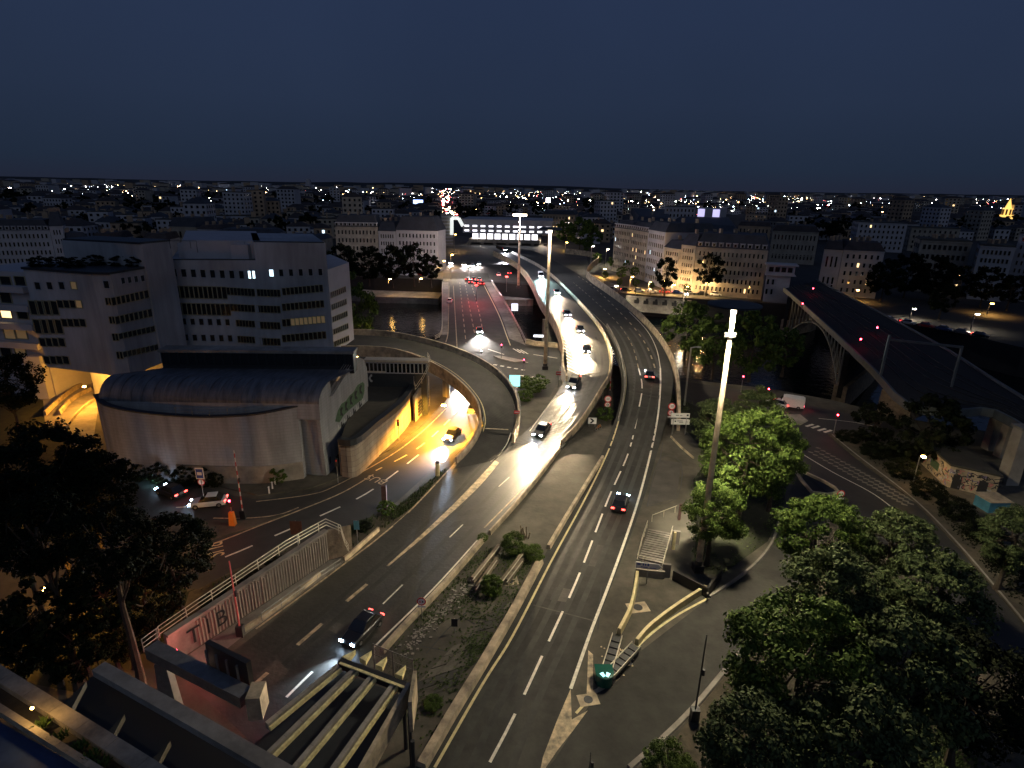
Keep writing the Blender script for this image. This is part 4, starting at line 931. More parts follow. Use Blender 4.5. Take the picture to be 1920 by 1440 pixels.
for i, (x, y) in enumerate(((82, 1362), (112, 1388), (150, 1408), (172, 1424), (192, 1436))):
    c = P(x, y, 19.4); t = thing('planter_plant', 'yellow-green leafy plant in the parapet planter at lower left', 'plant', c, 0, 'plants in the roof planter')
    g = MB(); rg = random.Random(i)
    for k in range(60):
        d = Vector((rg.uniform(-1, 1), rg.uniform(-1, 1), rg.uniform(.3, 1.3))).normalized(); b = Vector((rg.uniform(-.2, .2), rg.uniform(-.15, .15), rg.uniform(0, .12)))
        e = b + d * rg.uniform(.15, .38); s = d.cross(Vector((0, 0, 1))).normalized() * .035; g.quad(b, b.lerp(e, .5) + s, e, b.lerp(e, .5) - s)
    g.build('leaves', M['leaf'], t)
# roof garden of the office wing
for i, (x, y) in enumerate(((80, 512), (110, 505), (140, 500), (180, 506), (230, 500), (255, 497))):
    c = PD(x, y, 96 if x < 170 else 99); t = thing('roof_shrub', 'dark shrub of the roof garden on the office wing', 'shrub', (c.x, c.y, zw + .3), 0, 'roof garden shrubs')
    put('crown', CR['middark', i % 3][0], t, (0, 0, .7), i, (2.2, 1.8, 1.1))

# weeds and grass tufts on the verges
def tufts(name, poly, n, hgt, mat, seed):
    rg = random.Random(seed); v = [P(p[0], p[1], 0) for p in poly]; x0 = min(p.x for p in v); x1 = max(p.x for p in v); y0 = min(p.y for p in v); y1 = max(p.y for p in v); g = MB()
    def inside(x, y):
        c = False; j = len(v) - 1
        for i in range(len(v)):
            if (v[i].y > y) != (v[j].y > y) and x < (v[j].x - v[i].x) * (y - v[i].y) / (v[j].y - v[i].y) + v[i].x: c = not c
            j = i
        return c
    k = 0; seeds = [(rg.uniform(x0, x1), rg.uniform(y0, y1)) for _ in range(max(6, n // 60))]
    while k < n:
        cx, cy = rg.choice(seeds); x = rg.gauss(cx, 1.1); y = rg.gauss(cy, 1.1)
        if not inside(x, y): k += .2; continue
        k += 1; h = hgt * rg.uniform(.4, 1.3); a = rg.uniform(0, 6.28); s = .06
        g.tri((x - s * math.cos(a), y - s * math.sin(a), 0), (x + s * math.cos(a), y + s * math.sin(a), 0), (x + rg.uniform(-.15, .15), y + rg.uniform(-.15, .15), h))
        g.quad((x - .12, y, .05), (x, y - .12, h * .5), (x + .14, y, h * .6), (x, y + .12, h * .4))
    o = g.build(name, M[mat]); return stuff(o)
stuff_specs = (('reserve_weeds', [(735, 1215), (812, 1130), (905, 1030), (960, 1020), (1015, 1020), (950, 1150), (862, 1290), (790, 1420), (700, 1430)], 2800, .26, 'leafp'),
 ('verge_weeds', [(372, 1112), (440, 1072), (500, 1048), (600, 1010), (745, 950), (850, 868), (775, 950), (650, 1045), (612, 1000)], 3000, .45, 'leafp'),
 ('bank_grass', [(1250, 735), (1400, 800), (1480, 870), (1470, 945), (1440, 1015), (1350, 1080), (1295, 1050), (1305, 1000), (1300, 900), (1330, 858)], 3500, .35, 'leafp'),
 ('garden_grass', [(1310, 1340), (1442, 1180), (1520, 1080), (1570, 940), (1810, 1160), (1940, 1310), (1940, 1460), (1200, 1460)], 4000, .4, 'leafp'),
 ('right_bank_weeds', [(1560, 812), (1712, 925), (1800, 1010), (1930, 1170), (1920, 1050), (1750, 900), (1640, 820)], 3000, .4, 'leafd'))
for i, s_ in enumerate(stuff_specs): tufts(*s_, i)

# ------------------------------------------------------------------ high masts with reflector dishes
def mast(name, label, base, ztop, r0, r1, dish=None, heads=False, lit=True):
    t = thing(name, label, 'light mast', base)
    h = ztop - base.z
    g = MB(); g.tube((0, 0, 0), (0, 0, h), r0, r1, 14); g.build('pole', M['parapet'], t)
    g = MB(); g.box(-r0 * 1.5, r0 * 1.5, -r0 * 1.5, r0 * 1.5, 0, .8); g.tube((0, 0, .8), (0, 0, 1.3), r0 * 1.25, r0 * 1.1, 12); g.build('base', M['dark_metal'], t)
    return t, h
bA = P(1308, 1070, 0); zA = Zat(bA, 585)
tA, hA = mast('light_mast', 'tallest brightly lit mast in front of the trees, under a wide reflector dish', bA, zA, .34, .20)
g = MB()
for k in range(24):
    a = 2 * math.pi * k / 24; b = 2 * math.pi * (k + 1) / 24
    for j in range(3):
        ra, rb = 4.3 * j / 3, 4.3 * (j + 1) / 3; za, zb_ = .9 - .3 * (j / 3) ** 2, .9 - .3 * ((j + 1) / 3) ** 2; ra *= .55; rb *= .55
        q = [(ra * math.cos(a), ra * math.sin(a), za), (rb * math.cos(a), rb * math.sin(a), zb_), (rb * math.cos(b), rb * math.sin(b), zb_), (ra * math.cos(b), ra * math.sin(b), za)]
        g.quad(*[(x, y, hA + z + .12) for x, y, z in q]); g.quad(*[(x, y, hA + z) for x, y, z in reversed(q)])
dm = mk('reflector_mesh', (.10, .105, .11), .9, .1, 1, spec=.1)
g.build('reflector_dish', dm, tA)
M['glow_shaft'] = em('lamp_glass_warm', (1, .82, .58), 14)
g = MB(); g.tube((0, 0, hA - .1), (0, 0, hA + .5), .24, .24, 10); g.build('lamp_cluster', M['glow_shaft'], tA)
g = MB(); g.tube((0, 0, hA - 2.3), (0, 0, hA - 2.05), .36, .36, 12); g.box(-.48, -.32, -.12, .12, hA - 2.3, hA - 1.95); g.box(.32, .48, -.12, .12, hA - 2.3, hA - 1.95); g.build('collar', M['metal'], tA)
for k in range(4):
    a = k * math.pi / 2 + .5; lamp('mast_light', 'SPOT', (1.0 * math.cos(a), 1.0 * math.sin(a), hA - .1), 10500, (1, .86, .60), tA, .35, aim=(1.0 * math.cos(a), 1.0 * math.sin(a) + .01, 0), size=156, blend=.35)
lamp('added_shaft_spot', 'SPOT', (-.65, -1.7, hA + .2), 110000, (1, .86, .62), tA, .15, aim=(0, 0, hA - 5), size=26, blend=1)  # added spot on the viewer's side that makes the shaft glow, no fixture
bB = P(1022, 692, 0); zB = Zat(bB, 434)
tB, hB = mast('light_mast', 'tall thin mast at the bridgehead, its upper half glowing under a small dark dish', bB, zB, .42, .26)
g = MB(); g.tube((0, 0, hB + .4), (0, 0, hB + .8), 2.6, 2.0, 20); g.build('reflector_dish', dm, tB)
g = MB(); g.tube((0, 0, hB - .2), (0, 0, hB + .38), .4, .4, 10); g.build('lamp_cluster', M['glow_shaft'], tB)
for k in range(3):
    a = k * 2.1; lamp('mast_light', 'SPOT', (1.3 * math.cos(a), 1.3 * math.sin(a), hB - .1), 19000, (1, .82, .58), tB, .4, aim=(1.3 * math.cos(a), 1.3 * math.sin(a) + .01, 0), size=150, blend=.5)
lamp('added_shaft_spot', 'SPOT', (-.1, -2.2, hB + .1), 60000, (1, .84, .62), tB, .15, aim=(0, 0, hB - 4), size=26, blend=1)  # same added spot for the second shaft
bC = P(972, 541, 0); zC = Zat(bC, 404)
tC, hC = mast('light_mast', 'distant dark mast with twin floodlight heads left of the motorway', bC, zC, .5, .35)
g = MB(); g.box(-2.6, 2.6, -.5, .5, hC - .2, hC + .5); g.build('floodlight_heads', M['glow_shaft'], tC)
for k in (-1, 1): lamp('mast_light', 'POINT', (2.0 * k, -1.6, hC - 1), 16000, (.9, .88, 1.0), tC, .4)
# street lamps (plain)
def street_lamp(px, py, ztop_py, label, color=(1, .55, .16), e=900, arm=1.4, mat='lamp_sod', r=.09, head=.35, side=1):
    b = P(px, py, 0); zt_ = Zat(b, ztop_py); t = thing('street_lamp', label, 'street lamp', b)
    g = MB(); g.tube((0, 0, 0), (0, 0, zt_), r * 1.3, r, 7); g.build('pole', M['metal'], t)
    g = MB(); g.tube((0, 0, zt_), (arm * side, 0, zt_ + .25), r * .8, r * .8, 6); g.build('arm', M['metal'], t)
    g = MB(); g.box(arm * side - head, arm * side + head, -.22, .22, zt_ + .02, zt_ + .24); g.build('lamp_head', M[mat] if mat else M['metal'], t)
    if e and 1190 < px < 1330 and color[2] < .3: lamp('lamp_light', 'POINT', (arm * side, 0, zt_ - .5), e * .20, (1, .62, .26), t, .25)
    elif e: lamp('lamp_light', 'SPOT', (arm * side, 0, zt_ - .1), e, color, t, .25, aim=(arm * side, .01, 0), size=155, blend=.4)
    return t
street_lamp(1283, 760, 652, 'slim unlit lamp post beside the quay road right of the motorway', e=0, mat=None, r=.14)
T = [(1107, 505, 462, 'tall white lamp by the small lit trees'), (1135, 498, 468, 'lamp with a T shaped head between the street trees'), (1213, 512, 484, 'white lit lamp in front of the blue doorway'), (1150, 560, 537, 'quay lamp at the near end of the riverside wall'),
     (1280, 575, 552, 'white quay lamp left of the large building'), (1352, 545, 516, 'lamp glowing inside the dark tree'), (1705, 600, 580, 'white lamp under the dark trees beyond the railway'), (1820, 618, 590, 'greenish lamp near the right edge on the far bank')]
for x, y, yt, lb in T: street_lamp(x, y, yt, lb, (1, .85, .60), 9000 if 1100 < x < 1300 else 2600, .8, 'lamp_white', .12, .5)
S = [(728, 531, 524, 'low amber lamp in the left riverside opening'), (786, 530, 523, 'low amber lamp in the right riverside opening'), (1258, 550, 535, 'added amber lamp brightening the facade corner'), (1283, 553, 538, 'added amber lamp brightening the side facade'), (1215, 545, 530, 'amber lamp between the small trees before the terrace'), (852, 470, 440, 'sodium lamp left of the concourse'), (845, 500, 478, 'sodium lamp on the far side crossing'), (905, 455, 440, 'sodium lamp under the concourse edge'), (1180, 545, 520, 'orange lamp on the quay by the terrace'), (1240, 552, 528, 'orange lamp at the lit building corner'),  # two amber lamps by the facades are added to brighten them
     (1320, 556, 530, 'orange lamp beneath the two dark trees'), (1400, 560, 538, 'orange lamp at the end of the large quay building'), (830, 512, 490, 'orange lamp at the far bridge end'), (1060, 470, 455, 'orange lamp on the far ramp'), (1130, 520, 505, 'sodium lamp between bushes left of the terrace'), (1600, 565, 545, 'orange lamp below the white building'), (1850, 590, 570, 'orange lamp by the far right parking')]
for x, y, yt, lb in S: street_lamp(x, y, yt, lb, (1, .52, .13), 15000 if 1100 < x < 1450 else 1200 if x < 800 else 4500, .8, 'lamp_sod', .12, .45)
# hidden-side lamps seen as pools: under the flyover and in the tunnel at left
fl_ = thing('wall_lamp', 'sodium lamp under the loop ramp that floods the annex wall orange', 'lamp', P(832, 760, 4.6))
g = MB(); g.box(-.35, .35, -.15, .15, -.1, .1); g.build('lamp_glass', M['lamp_sod'], fl_); lamp('lamp_light', 'SPOT', (0, 0, -.2), 62000, (1, .42, .035), fl_, .2, aim=(-.6, .2, -4), size=160, blend=.3)
fl_ = thing('wall_lamp', 'sodium lamp in the underpass behind the annexes', 'lamp', P(735, 668, 4.2))
g = MB(); g.box(-.35, .35, -.15, .15, -.1, .1); g.build('lamp_glass', M['lamp_sod'], fl_); lamp('lamp_light', 'POINT', (0, 0, -.3), 2600, (1, .50, .10), fl_, .2)
fl_ = thing('wall_lamp', 'sodium lamp under the left office wing', 'lamp', P(668, 668, 4.2))
g = MB(); g.box(-.35, .35, -.15, .15, -.1, .1); g.build('lamp_glass', M['lamp_sod'], fl_); lamp('lamp_light', 'POINT', (0, 0, -.3), 1500, (1, .55, .14), fl_, .2)
for k, (x, y, e_) in enumerate(((158, 725, 6500), (85, 1105, 2600), (270, 1035, 400), (-20, 930, 700))):
    fl_ = thing('sodium_lamp', ('orange lamp in the tunnel mouth at the left', 'orange lamp behind the black trees near the lower left', 'small orange lamp glowing through the tree beside the bus lane', 'orange lamp outside the left edge shining through leaves')[k], 'lamp', P(x, y, 4.2))
    g = MB(); g.box(-.2, .2, -.12, .12, -.1, .1); g.build('lamp_glass', M['lamp_sod'], fl_); lamp('lamp_light', 'POINT', (0, 0, -.3), e_, (1, .42, .05), fl_, .2)
# the tunnel mouth street at left: curved kerbs lit orange
barrier('curved_kerb', [(128, 800), (145, 778), (165, 760), (182, 750)], 'lowest curved kerb in the orange tunnel mouth next to the curved building', 0, .25, .5, 'parapet')
patch('tunnel_street', [(85, 800), (170, 860), (185, 760), (175, 700), (100, 700), (80, 740)], 'concrete', dz=.05)
barrier('curved_kerb', [(85, 780), (110, 756), (140, 733), (170, 718)], 'outer curved kerb wall in the orange tunnel mouth', 0, .4, .9, 'parapet')
barrier('curved_kerb', [(112, 778), (130, 757), (150, 743), (172, 733)], 'inner curved kerb wall in the orange tunnel mouth', 0, .4, .8, 'parapet')
uw = thing('undercroft_wall', 'pale wall piece carrying the office wing over the tunnel street', 'wall'); g = MB(); q = P(92, 745, 0); g.box(-2.2, .8, -1, 4, 0, 8); g.build('wall', M['facade2'], uw, loc=q)
# ------------------------------------------------------------------ vehicles
def car_parts(L=4.2, Wd=1.75, Hh=1.45, kind='car'):
    hw = Wd / 2; g = MB()
    if kind == 'car': sec = [(-L / 2, .42, .62, .80), (-L / 2 + .12, .25, .88, .95), (-L * .30, .2, .95, 1), (L * .18, .2, .92, 1), (L / 2 - .25, .22, .72, .95), (L / 2, .35, .55, .80)]
    else: sec = [(-L / 2, .35, 1.9, .92), (-L / 2 + .1, .28, 2.05, .98), (-L * .2, .25, 2.1, 1), (L * .2, .25, 2.1, 1), (L * .28, .25, 1.15, 1), (L / 2 - .1, .25, .95, .97), (L / 2, .35, .7, .85)]
    rings = []
    for y, zb_, zt_, k in sec:
        w_ = hw * k; b = .12
        r = [(-w_, y, zb_ + b), (-w_, y, zt_ - b), (-w_ + b, y, zt_), (w_ - b, y, zt_), (w_, y, zt_ - b), (w_, y, zb_ + b), (w_ - b, y, zb_), (-w_ + b, y, zb_)]
        rings.append(len(g.v)); g.v += r
    for a, b in zip(rings[:-1], rings[1:]):
        for k in range(8): g.f.append((a + k, a + (k + 1) % 8, b + (k + 1) % 8, b + k)); g.m.append(0)
    g.f.append(tuple(rings[0] + k for k in range(8))); g.m.append(0); g.f.append(tuple(rings[-1] + k for k in range(8))[::-1]); g.m.append(0)
    body = g.data('body', M['sign_black'])
    c = MB(); r2_ = MB()
    if kind == 'car':
        c.hexa([(-hw * .92, -L * .40, .9), (hw * .92, -L * .40, .9), (hw * .92, L * .22, .9), (-hw * .92, L * .22, .9), (-hw * .74, -L * .28, Hh), (hw * .74, -L * .28, Hh), (hw * .74, L * .04, Hh), (-hw * .74, L * .04, Hh)])
        r2_.hexa([(-hw * .70, -L * .27, Hh - .01), (hw * .70, -L * .27, Hh - .01), (hw * .70, L * .03, Hh - .01), (-hw * .70, L * .03, Hh - .01), (-hw * .64, -L * .25, Hh + .05), (hw * .64, -L * .25, Hh + .05), (hw * .64, L * .01, Hh + .05), (-hw * .64, L * .01, Hh + .05)])
    else:
        c.hexa([(-hw * .94, L * .2, 1.1), (hw * .94, L * .2, 1.1), (hw * .94, L * .33, 1.1), (-hw * .94, L * .33, 1.1), (-hw * .85, L * .17, 2.0), (hw * .85, L * .17, 2.0), (hw * .85, L * .22, 2.0), (-hw * .85, L * .22, 2.0)])
        r2_.box(-hw * .9, hw * .9, -L * .45, L * .15, 2.09, 2.15)
    wl = MB(); wl.tube((-.11, 0, 0), (.11, 0, 0), .32, .32, 12); wl.tube((-.12, 0, 0), (.12, 0, 0), .18, .18, 8, m=1)
    hl = MB(); hl.hexa([(-.2, -.05, -.08), (.2, -.05, -.08), (.17, .06, -.06), (-.17, .06, -.06), (-.2, -.05, .08), (.2, -.05, .08), (.17, .03, .06), (-.17, .03, .06)])
    return dict(body=g, glass=c.data('window_glass', M['glass']), roof=r2_, wheel=wl.data('wheel', [M['tyre'], M['metal']]), hl=hl, L=L, hw=hw, kind=kind)
PAINT = {k: mk('car_paint_' + k, c, .3, .08, 4, spec=.6) for k, c in dict(black=(.012, .012, .014), grey=(.12, .12, .13), silver=(.40, .41, .43), white=(.72, .72, .70), red=(.35, .02, .02), blue=(.03, .06, .18)).items()}
CP = {'car': car_parts(), 'van': car_parts(5.2, 1.95, 2.1, 'van')}
CACHE = {}
def cdat(kind, what, mat):
    k = (kind, what, mat.name)
    if k not in CACHE: CACHE[k] = CP[kind][what].data(dict(body='body', roof='roof_panel', hl='light')[what], mat)
    return CACHE[k]
def car(px, py, tx, ty, label, paint='grey', z=0, kind='car', lights='both', beam=0, lane=0, group=None, name=None, hot='lamp_head', tail='lamp_tail', beamcol=(1, .76, .46), wide=1.0):
    """vehicle standing at a photo point, facing towards a second photo point (height function z)"""
    zf = z if callable(z) else (lambda y: z)
    a = P(px, py, zf(py)); b = P(tx, ty, zf(ty)); d = b - a; rz = math.atan2(-d.x, d.y)
    t = thing(name or ('van' if kind == 'van' else 'car'), label, 'van' if kind == 'van' else 'car', (a.x, a.y, a.z + .05), rz, group); c = CP[kind]
    t.rotation_euler = (math.atan2(d.z, math.hypot(d.x, d.y)), 0, rz)
    put('body', cdat(kind, 'body', PAINT[paint]), t); put('window_glass', c['glass'], t); put('roof_panel', cdat(kind, 'roof', PAINT[paint]), t)
    for sx in (-1, 1):
        for sy in (-.32, .31): put('wheel', c['wheel'], t, (sx * (c['hw'] - .08), sy * c['L'], .32))
        hm = M[hot] if lights in ('both', 'front') else M['glass']; tm = M[tail] if lights in ('both', 'rear') else PAINT['red']
        put('headlight', cdat(kind, 'hl', hm), t, (sx * c['hw'] * .70, c['L'] / 2 - .02, .62))
        put('tail_light', cdat(kind, 'hl', tm), t, (sx * c['hw'] * .74, -c['L'] / 2 + .02, .78), math.pi)
    if beam:
        lamp('headlight_beam', 'SPOT', (0, c['L'] / 2 + .15, .62), beam, beamcol, t, .06, aim=(0, c['L'] / 2 + 12, -.5), size=56 * wide, blend=.9)
    return t
Zc_ = lambda y: Zr(y)
car(1016, 812, 985, 850, 'dark car with bright headlights crossing the expansion joint of the inbound lanes', 'black', Zc_, 'car', beam=100463)
car(1076, 722, 1052, 765, 'dark car with dazzling headlights second in the inbound queue', 'black', Zc_, 'car', beam=115919)
car(1099, 660, 1092, 690, 'car third in the inbound queue beside the hatched wedge', 'black', Zc_, 'car', beam=100463)
car(1088, 622, 1097, 648, 'headlights of the car fourth in the inbound queue', 'grey', Zc_, 'car', beam=100463)
car(1063, 592, 1078, 612, 'headlights of the car fifth in the inbound queue', 'grey', Zc_, 'car', beam=85008, beamcol=(1, .72, .42))
car(1044, 551, 1056, 575, 'headlights of the sixth inbound car nearest the bridge end', 'grey', Zc_, 'car', beam=85008, beamcol=(1, .76, .52))
car(1014, 520, 1026, 548, 'farthest inbound vehicle on the bridge with a cold white and green beam', 'white', Zc_, 'van', beam=131376, beamcol=(.62, 1.0, .95))
car(946, 470, 958, 480, 'inbound car with blazing lights just below the concourse', 'grey', Zc_, 'car', beam=77280, beamcol=(.9, .9, 1))
car(680, 1188, 628, 1240, 'dark car with bluish headlights heading for the tunnel in the foreground', 'black', 0, 'car', beam=6500, beamcol=(.62, .78, 1.0), hot='lamp_blue')
car(1163, 950, 1182, 895, 'dark red lit car driving away in the outbound right lane', 'black', Zc_, 'car', beam=260, beamcol=(.5, .85, 1), hot='lamp_blue')
car(1217, 708, 1214, 672, 'smaller car with red tail lights far along the outbound lane', 'black', Zc_, 'car', beam=200)
car(848, 822, 815, 856, 'small dark car with cold headlights in the street under the loop ramp', 'black', 0, 'car', beam=28560, beamcol=(.58, .76, 1.0), hot='lamp_blue')
car(888, 772, 872, 800, 'silver car parked at the yellow lit kerb beneath the ramp', 'silver', 0, 'car', 'none')
car(864, 716, 868, 745, 'car with blinding headlights emerging below the loop ramp', 'black', 0, 'car', beam=81144, wide=1.1, beamcol=(1, .92, .82))
car(899, 624, 903, 655, 'headlit car crossing the river bridge towards the junction', 'grey', 0, 'car', beam=86552, beamcol=(1, .92, .84))
car(843, 568, 838, 590, 'small blue lit car in the left lane of the river bridge', 'white', 0, 'car', 'rear', beam=0, tail='lamp_tail')
car(392, 948, 350, 952, 'white car with pink tail lights waiting by the red signal', 'white', 0, 'car', beam=500, beamcol=(.5, .8, 1), hot='lamp_blue')
car(322, 928, 288, 915, 'dark car with a cyan light leaving under the black trees', 'black', 0, 'car', beam=900, beamcol=(.4, .9, 1), hot='lamp_blue')
car(1478, 763, 1440, 757, 'white van with pink tail lights on the quay road at the right', 'white', 0, 'van', 'both', tail='lamp_sig')
car(1456, 762, 1430, 756, 'car with red light just ahead of the white van', 'silver', 0, 'car', 'rear')
car(1430, 750, 1400, 744, 'car in the quay road line behind the tall conifer', 'grey', 0, 'car', 'rear')
# motorcyclist lamp at the junction
mo = thing('motorcycle', 'dark motorcycle with a white lamp standing in the glare of the junction', 'motorcycle', P(903, 662, .05), 0)
g = MB(); g.tube((-.06, -.7, .32), (.06, -.7, .32), .32, .32, 14); g.build('wheel', M['tyre'], mo); g = MB(); g.tube((-.06, .7, .32), (.06, .7, .32), .32, .32, 14); g.build('wheel', M['tyre'], mo)
g = MB(); g.hexa([(-.15, -.6, .45), (.15, -.6, .45), (.18, .45, .5), (-.18, .45, .5), (-.12, -.7, .85), (.12, -.7, .85), (.2, .4, 1.0), (-.2, .4, 1.0)]); g.build('body', PAINT['black'], mo)
g = MB(); g.tube((-.4, -.4, 1.05), (.4, -.4, 1.05), .03, .03, 6); g.build('handlebar', M['metal'], mo); g = MB(); g.box(-.1, .1, -.82, -.7, .7, .9); g.build('headlight', M['lamp_white'], mo)
# ------------------------------------------------------------------ masts, signals, signs in the foreground
def striped_mast(px, py, topy, label, mat='barber', r=.09):
    b = P(px, py, 0); zt_ = Zat(b, topy); t = thing('signal_mast', label, 'mast', b)
    g = MB(); g.tube((0, 0, 0), (0, 0, zt_), r, r * .6, 8); g.build('pole', M[mat], t)
    g = MB(); g.box(-.3, .3, -.25, .25, 0, 1.1); g.build('cabinet', M['dark_metal'], t)
    g = MB(); g.tube((.15, -.05, zt_ * .55), (.15, -.05, zt_ * .55 + .5), .12, .12, 8); g.build('lamp_box', M['dark_metal'], t)
    return t
striped_mast(457, 972, 845, 'red and white banded mast by the traffic light beside the curved building')
striped_mast(452, 1192, 1052, 'thin pink lit lattice mast in front of the sunken wall', 'redwhite')
striped_mast(1301, 1350, 1190, 'thin dark banded mast with a cabinet on the right kerb of the slip road', 'dark_metal', .07)
striped_mast(1103, 1470, 1410, 'tip of a thin mast poking in at the bottom edge', 'dark_metal', .05)
bm = thing('utility_post', 'brown square post standing in a shrub beside the inbound motorway', 'post', P(722, 955, 0)); g = MB(); g.box(-.28, .28, -.25, .25, 0, Zat(P(722, 955, 0), 910)); g.build('post', M['brown'], bm)
bo = thing('bollard', 'glossy cream column bollard at the end of the ramp barrier', 'bollard', P(821, 892, 0)); g = MB(); g.tube((0, 0, 0), (0, 0, 2.0), .28, .28, 12); g.build('post', M['yellow'], bo); g = MB(); g.tube((0, 0, 2.0), (0, 0, 2.15), .32, .28, 12); g.build('cap', M['dark_metal'], bo)
for k, (x, y) in enumerate(((505, 925), (511, 916), (516, 908))):
    bb = thing('bollard', ('nearest of the three small white bollards on the pavement by the curved wall', 'middle of the three small white bollards on the pavement', 'farthest of the three small white bollards on the pavement')[k], 'bollard', P(x, y, .14)); g = MB(); g.tube((0, 0, 0), (0, 0, .9), .11, .09, 8); g.tube((0, 0, .9), (0, 0, 1.0), .13, .05, 8); g.build('post', M['sign_white'], bb)
def traffic_light(px, py, label, h=3.0, on=True, yellow_col=False, red=True):
    t = thing('traffic_light', label, 'traffic light', P(px, py, 0)); g = MB(); g.tube((0, 0, 0), (0, 0, h), .07, .06, 8); g.build('pole', M['metal'], t)
    g = MB(); g.box(-.17, .17, -.12, .14, h - .5, h + .5); g.build('signal_head', M['sign_black'], t)
    g = MB(); g.tube((0, -.19, h + .3), (0, -.12, h + .3), .12, .12, 10); g.build('red_lens', M['lamp_sig' if on else 'sign_red'], t)
    if on: lamp('signal_glow', 'POINT', (0, -.45, h + .3), 30, (1, .06, .08), t, .08)
    return t
for x, y, lb, on in ((438, 985, 'red traffic light on the island near the banded mast', True), (1389, 735, 'red traffic light glowing below the plane trees by the quay road', True), (1436, 760, 'red traffic light left of the white van', True), (1563, 812, 'orange-red traffic light on the kerb nose at the junction', True), (940, 672, 'pink signal on the junction island', True), (982, 702, 'pink signal beside the lit billboard', True), (748, 826, 'black unlit traffic light casting its shade on the annex wall', False), (634, 905, 'unlit signal post at the gable foot', False), (787, 782, 'small dark post on the orange lit pavement', False)):
    traffic_light(x, y, lb, on=on)
oc = thing('orange_column', 'orange plastic cover around the foot of the signal post on the island', 'post', P(437, 984, .14)); g = MB(); g.hexa([(-.35, -.3, 0), (.35, -.3, 0), (.35, .3, 0), (-.35, .3, 0), (-.25, -.2, 1.7), (.25, -.2, 1.7), (.25, .2, 1.7), (-.25, .2, 1.7)]); g.build('cover', M['orange'], oc)
def round_sign(px, py, z, r, label, txt='', arrow=False, face=0, pole=True, grp=None, col2='sign_white'):
    p = P(px, py, z); t = thing('road_sign', label, 'sign', (p.x, p.y, 0), face)
    if pole: g = MB(); g.tube((0, .05, 0), (0, .05, z + r), .04, .04, 6); g.build('pole', M['metal'], t)
    g = MB(); g.tube((0, 0, z), (0, .03, z), r, r, 20); g.build('red_ring', M['sign_red'], t)
    g = MB(); g.tube((0, -.012, z), (0, .01, z), r * .74, r * .74, 20); g.build('disc', M[col2], t)
    if txt == 'cars':
        for k_, (x_, m_) in enumerate(((-.3, 'sign_red'), (.28, 'sign_black'))):
            g = MB(); g.box(r * (x_ - .2), r * (x_ + .2), -.03, -.014, z - r * .22, z + r * .02); g.box(r * (x_ - .13), r * (x_ + .13), -.03, -.014, z + r * .03, z + r * .2); g.build('car_symbol', M[m_], t)
        g = MB(); g.box(-r * .9, r * .9, -.01, .02, z - r * 1.55, z - r * 1.1); g.build('plate', M['sign_white'], t)
    elif txt: text('lettering', txt, (0, -.02, z), (R(90), 0, 0), r * .95, 'sign_black', t)
    return t
round_sign(1140, 748, 3.4, .62, 'upper round speed sign in the reserve between the carriageways', '50')
round_sign(1139, 759, 2.0, .55, 'lower round no overtaking sign in the reserve', 'cars', pole=False)
round_sign(1260, 762, 3.6, .62, 'upper round speed sign by the outbound hard shoulder', '50')
round_sign(1258, 774, 2.2, .55, 'lower round no overtaking sign by the outbound hard shoulder', 'cars', pole=False)
round_sign(790, 1128, 2.0, .42, 'red ringed round sign leaning over the low barrier in the foreground', 'cars')
round_sign(1577, 926, 2.0, .50, 'red ringed round sign on the tip of the gravel wedge', 'cars')
def panel_sign(px, py, z, wd, ht, label, lines, face=0, mat='sign_white', tm='sign_black', lit=False, legs=2, name='direction_sign', sz=None):
    p = P(px, py, z); t = thing(name, label, 'sign', (p.x, p.y, 0), face); z0_ = z
    for k in range(legs): x = 0 if legs == 1 else (-.35 + .7 * k) * wd; g = MB(); g.tube((x, .08, 0), (x, .08, z + ht / 2), .05, .05, 6); g.build('leg', M['metal'], t)
    g = MB(); g.box(-wd / 2, wd / 2, 0, .06, z - ht / 2, z + ht / 2); g.build('panel', M[mat], t)
    n_l = len(lines)
    for i, s in enumerate(lines): text('lettering', s, (0, -.012, z + ht * (.5 - (i + .5) / n_l)), (R(90), 0, 0), sz or ht / n_l * .8, tm, t)
    return t
def bar_sign(px, py, z, wd, ht, label):
    t = panel_sign(px, py, z, wd, ht, label, [], mat='sign_red', legs=1, name='road_sign'); g = MB(); g.box(-wd * .4, wd * .4, -.03, -.005, z - ht * .12, z + ht * .12); g.build('white_bar', M['sign_white'], t); return t
bar_sign(969, 773, 3.0, .9, .55, 'small red and white barred sign on the loop ramp railing'); bar_sign(1048, 700, 3.0, 1.1, .7, 'red and white no entry bar sign left of the inbound bridge')
striped_mast(1143, 742, 690, 'thin red and white mast between the carriageways above the round signs', r=.1)
d1 = panel_sign(1276, 779, 3.4, 3.0, .75, 'upper white direction panel with an arrow right of the motorway', [], legs=2)
d2 = panel_sign(1276, 791, 2.2, 3.0, .95, 'lower white direction panel under the arrow panel', [], legs=2)
for t_, marks in ((d1, ((-.5, 3.42, .5, .10), (.1, 3.38, .4, .08), (1.15, 3.45, .32, .3))), (d2, ((-.85, 2.3, .25, .22), (-.1, 2.36, .9, .10), (.1, 2.12, .7, .08), (1.0, 2.2, .3, .08)))):
    for (x_, z_, w_, h_) in marks: g = MB(); g.box(x_ - w_ / 2, x_ + w_ / 2, -.02, -.006, z_ - h_ / 2, z_ + h_ / 2); g.build('printed_mark', M['sign_black'], t_)
panel_sign(965, 714, 3.2, 2.0, 2.2, 'cyan lit billboard screen beside the loop ramp railing', [], mat='cyan_lit', legs=1, name='billboard')
panel_sign(965, 576, 2.6, 2.0, 2.2, 'pale blue backlit panel over the dark water by the river bridge', [], mat='white_lit', legs=1, name='display_board')
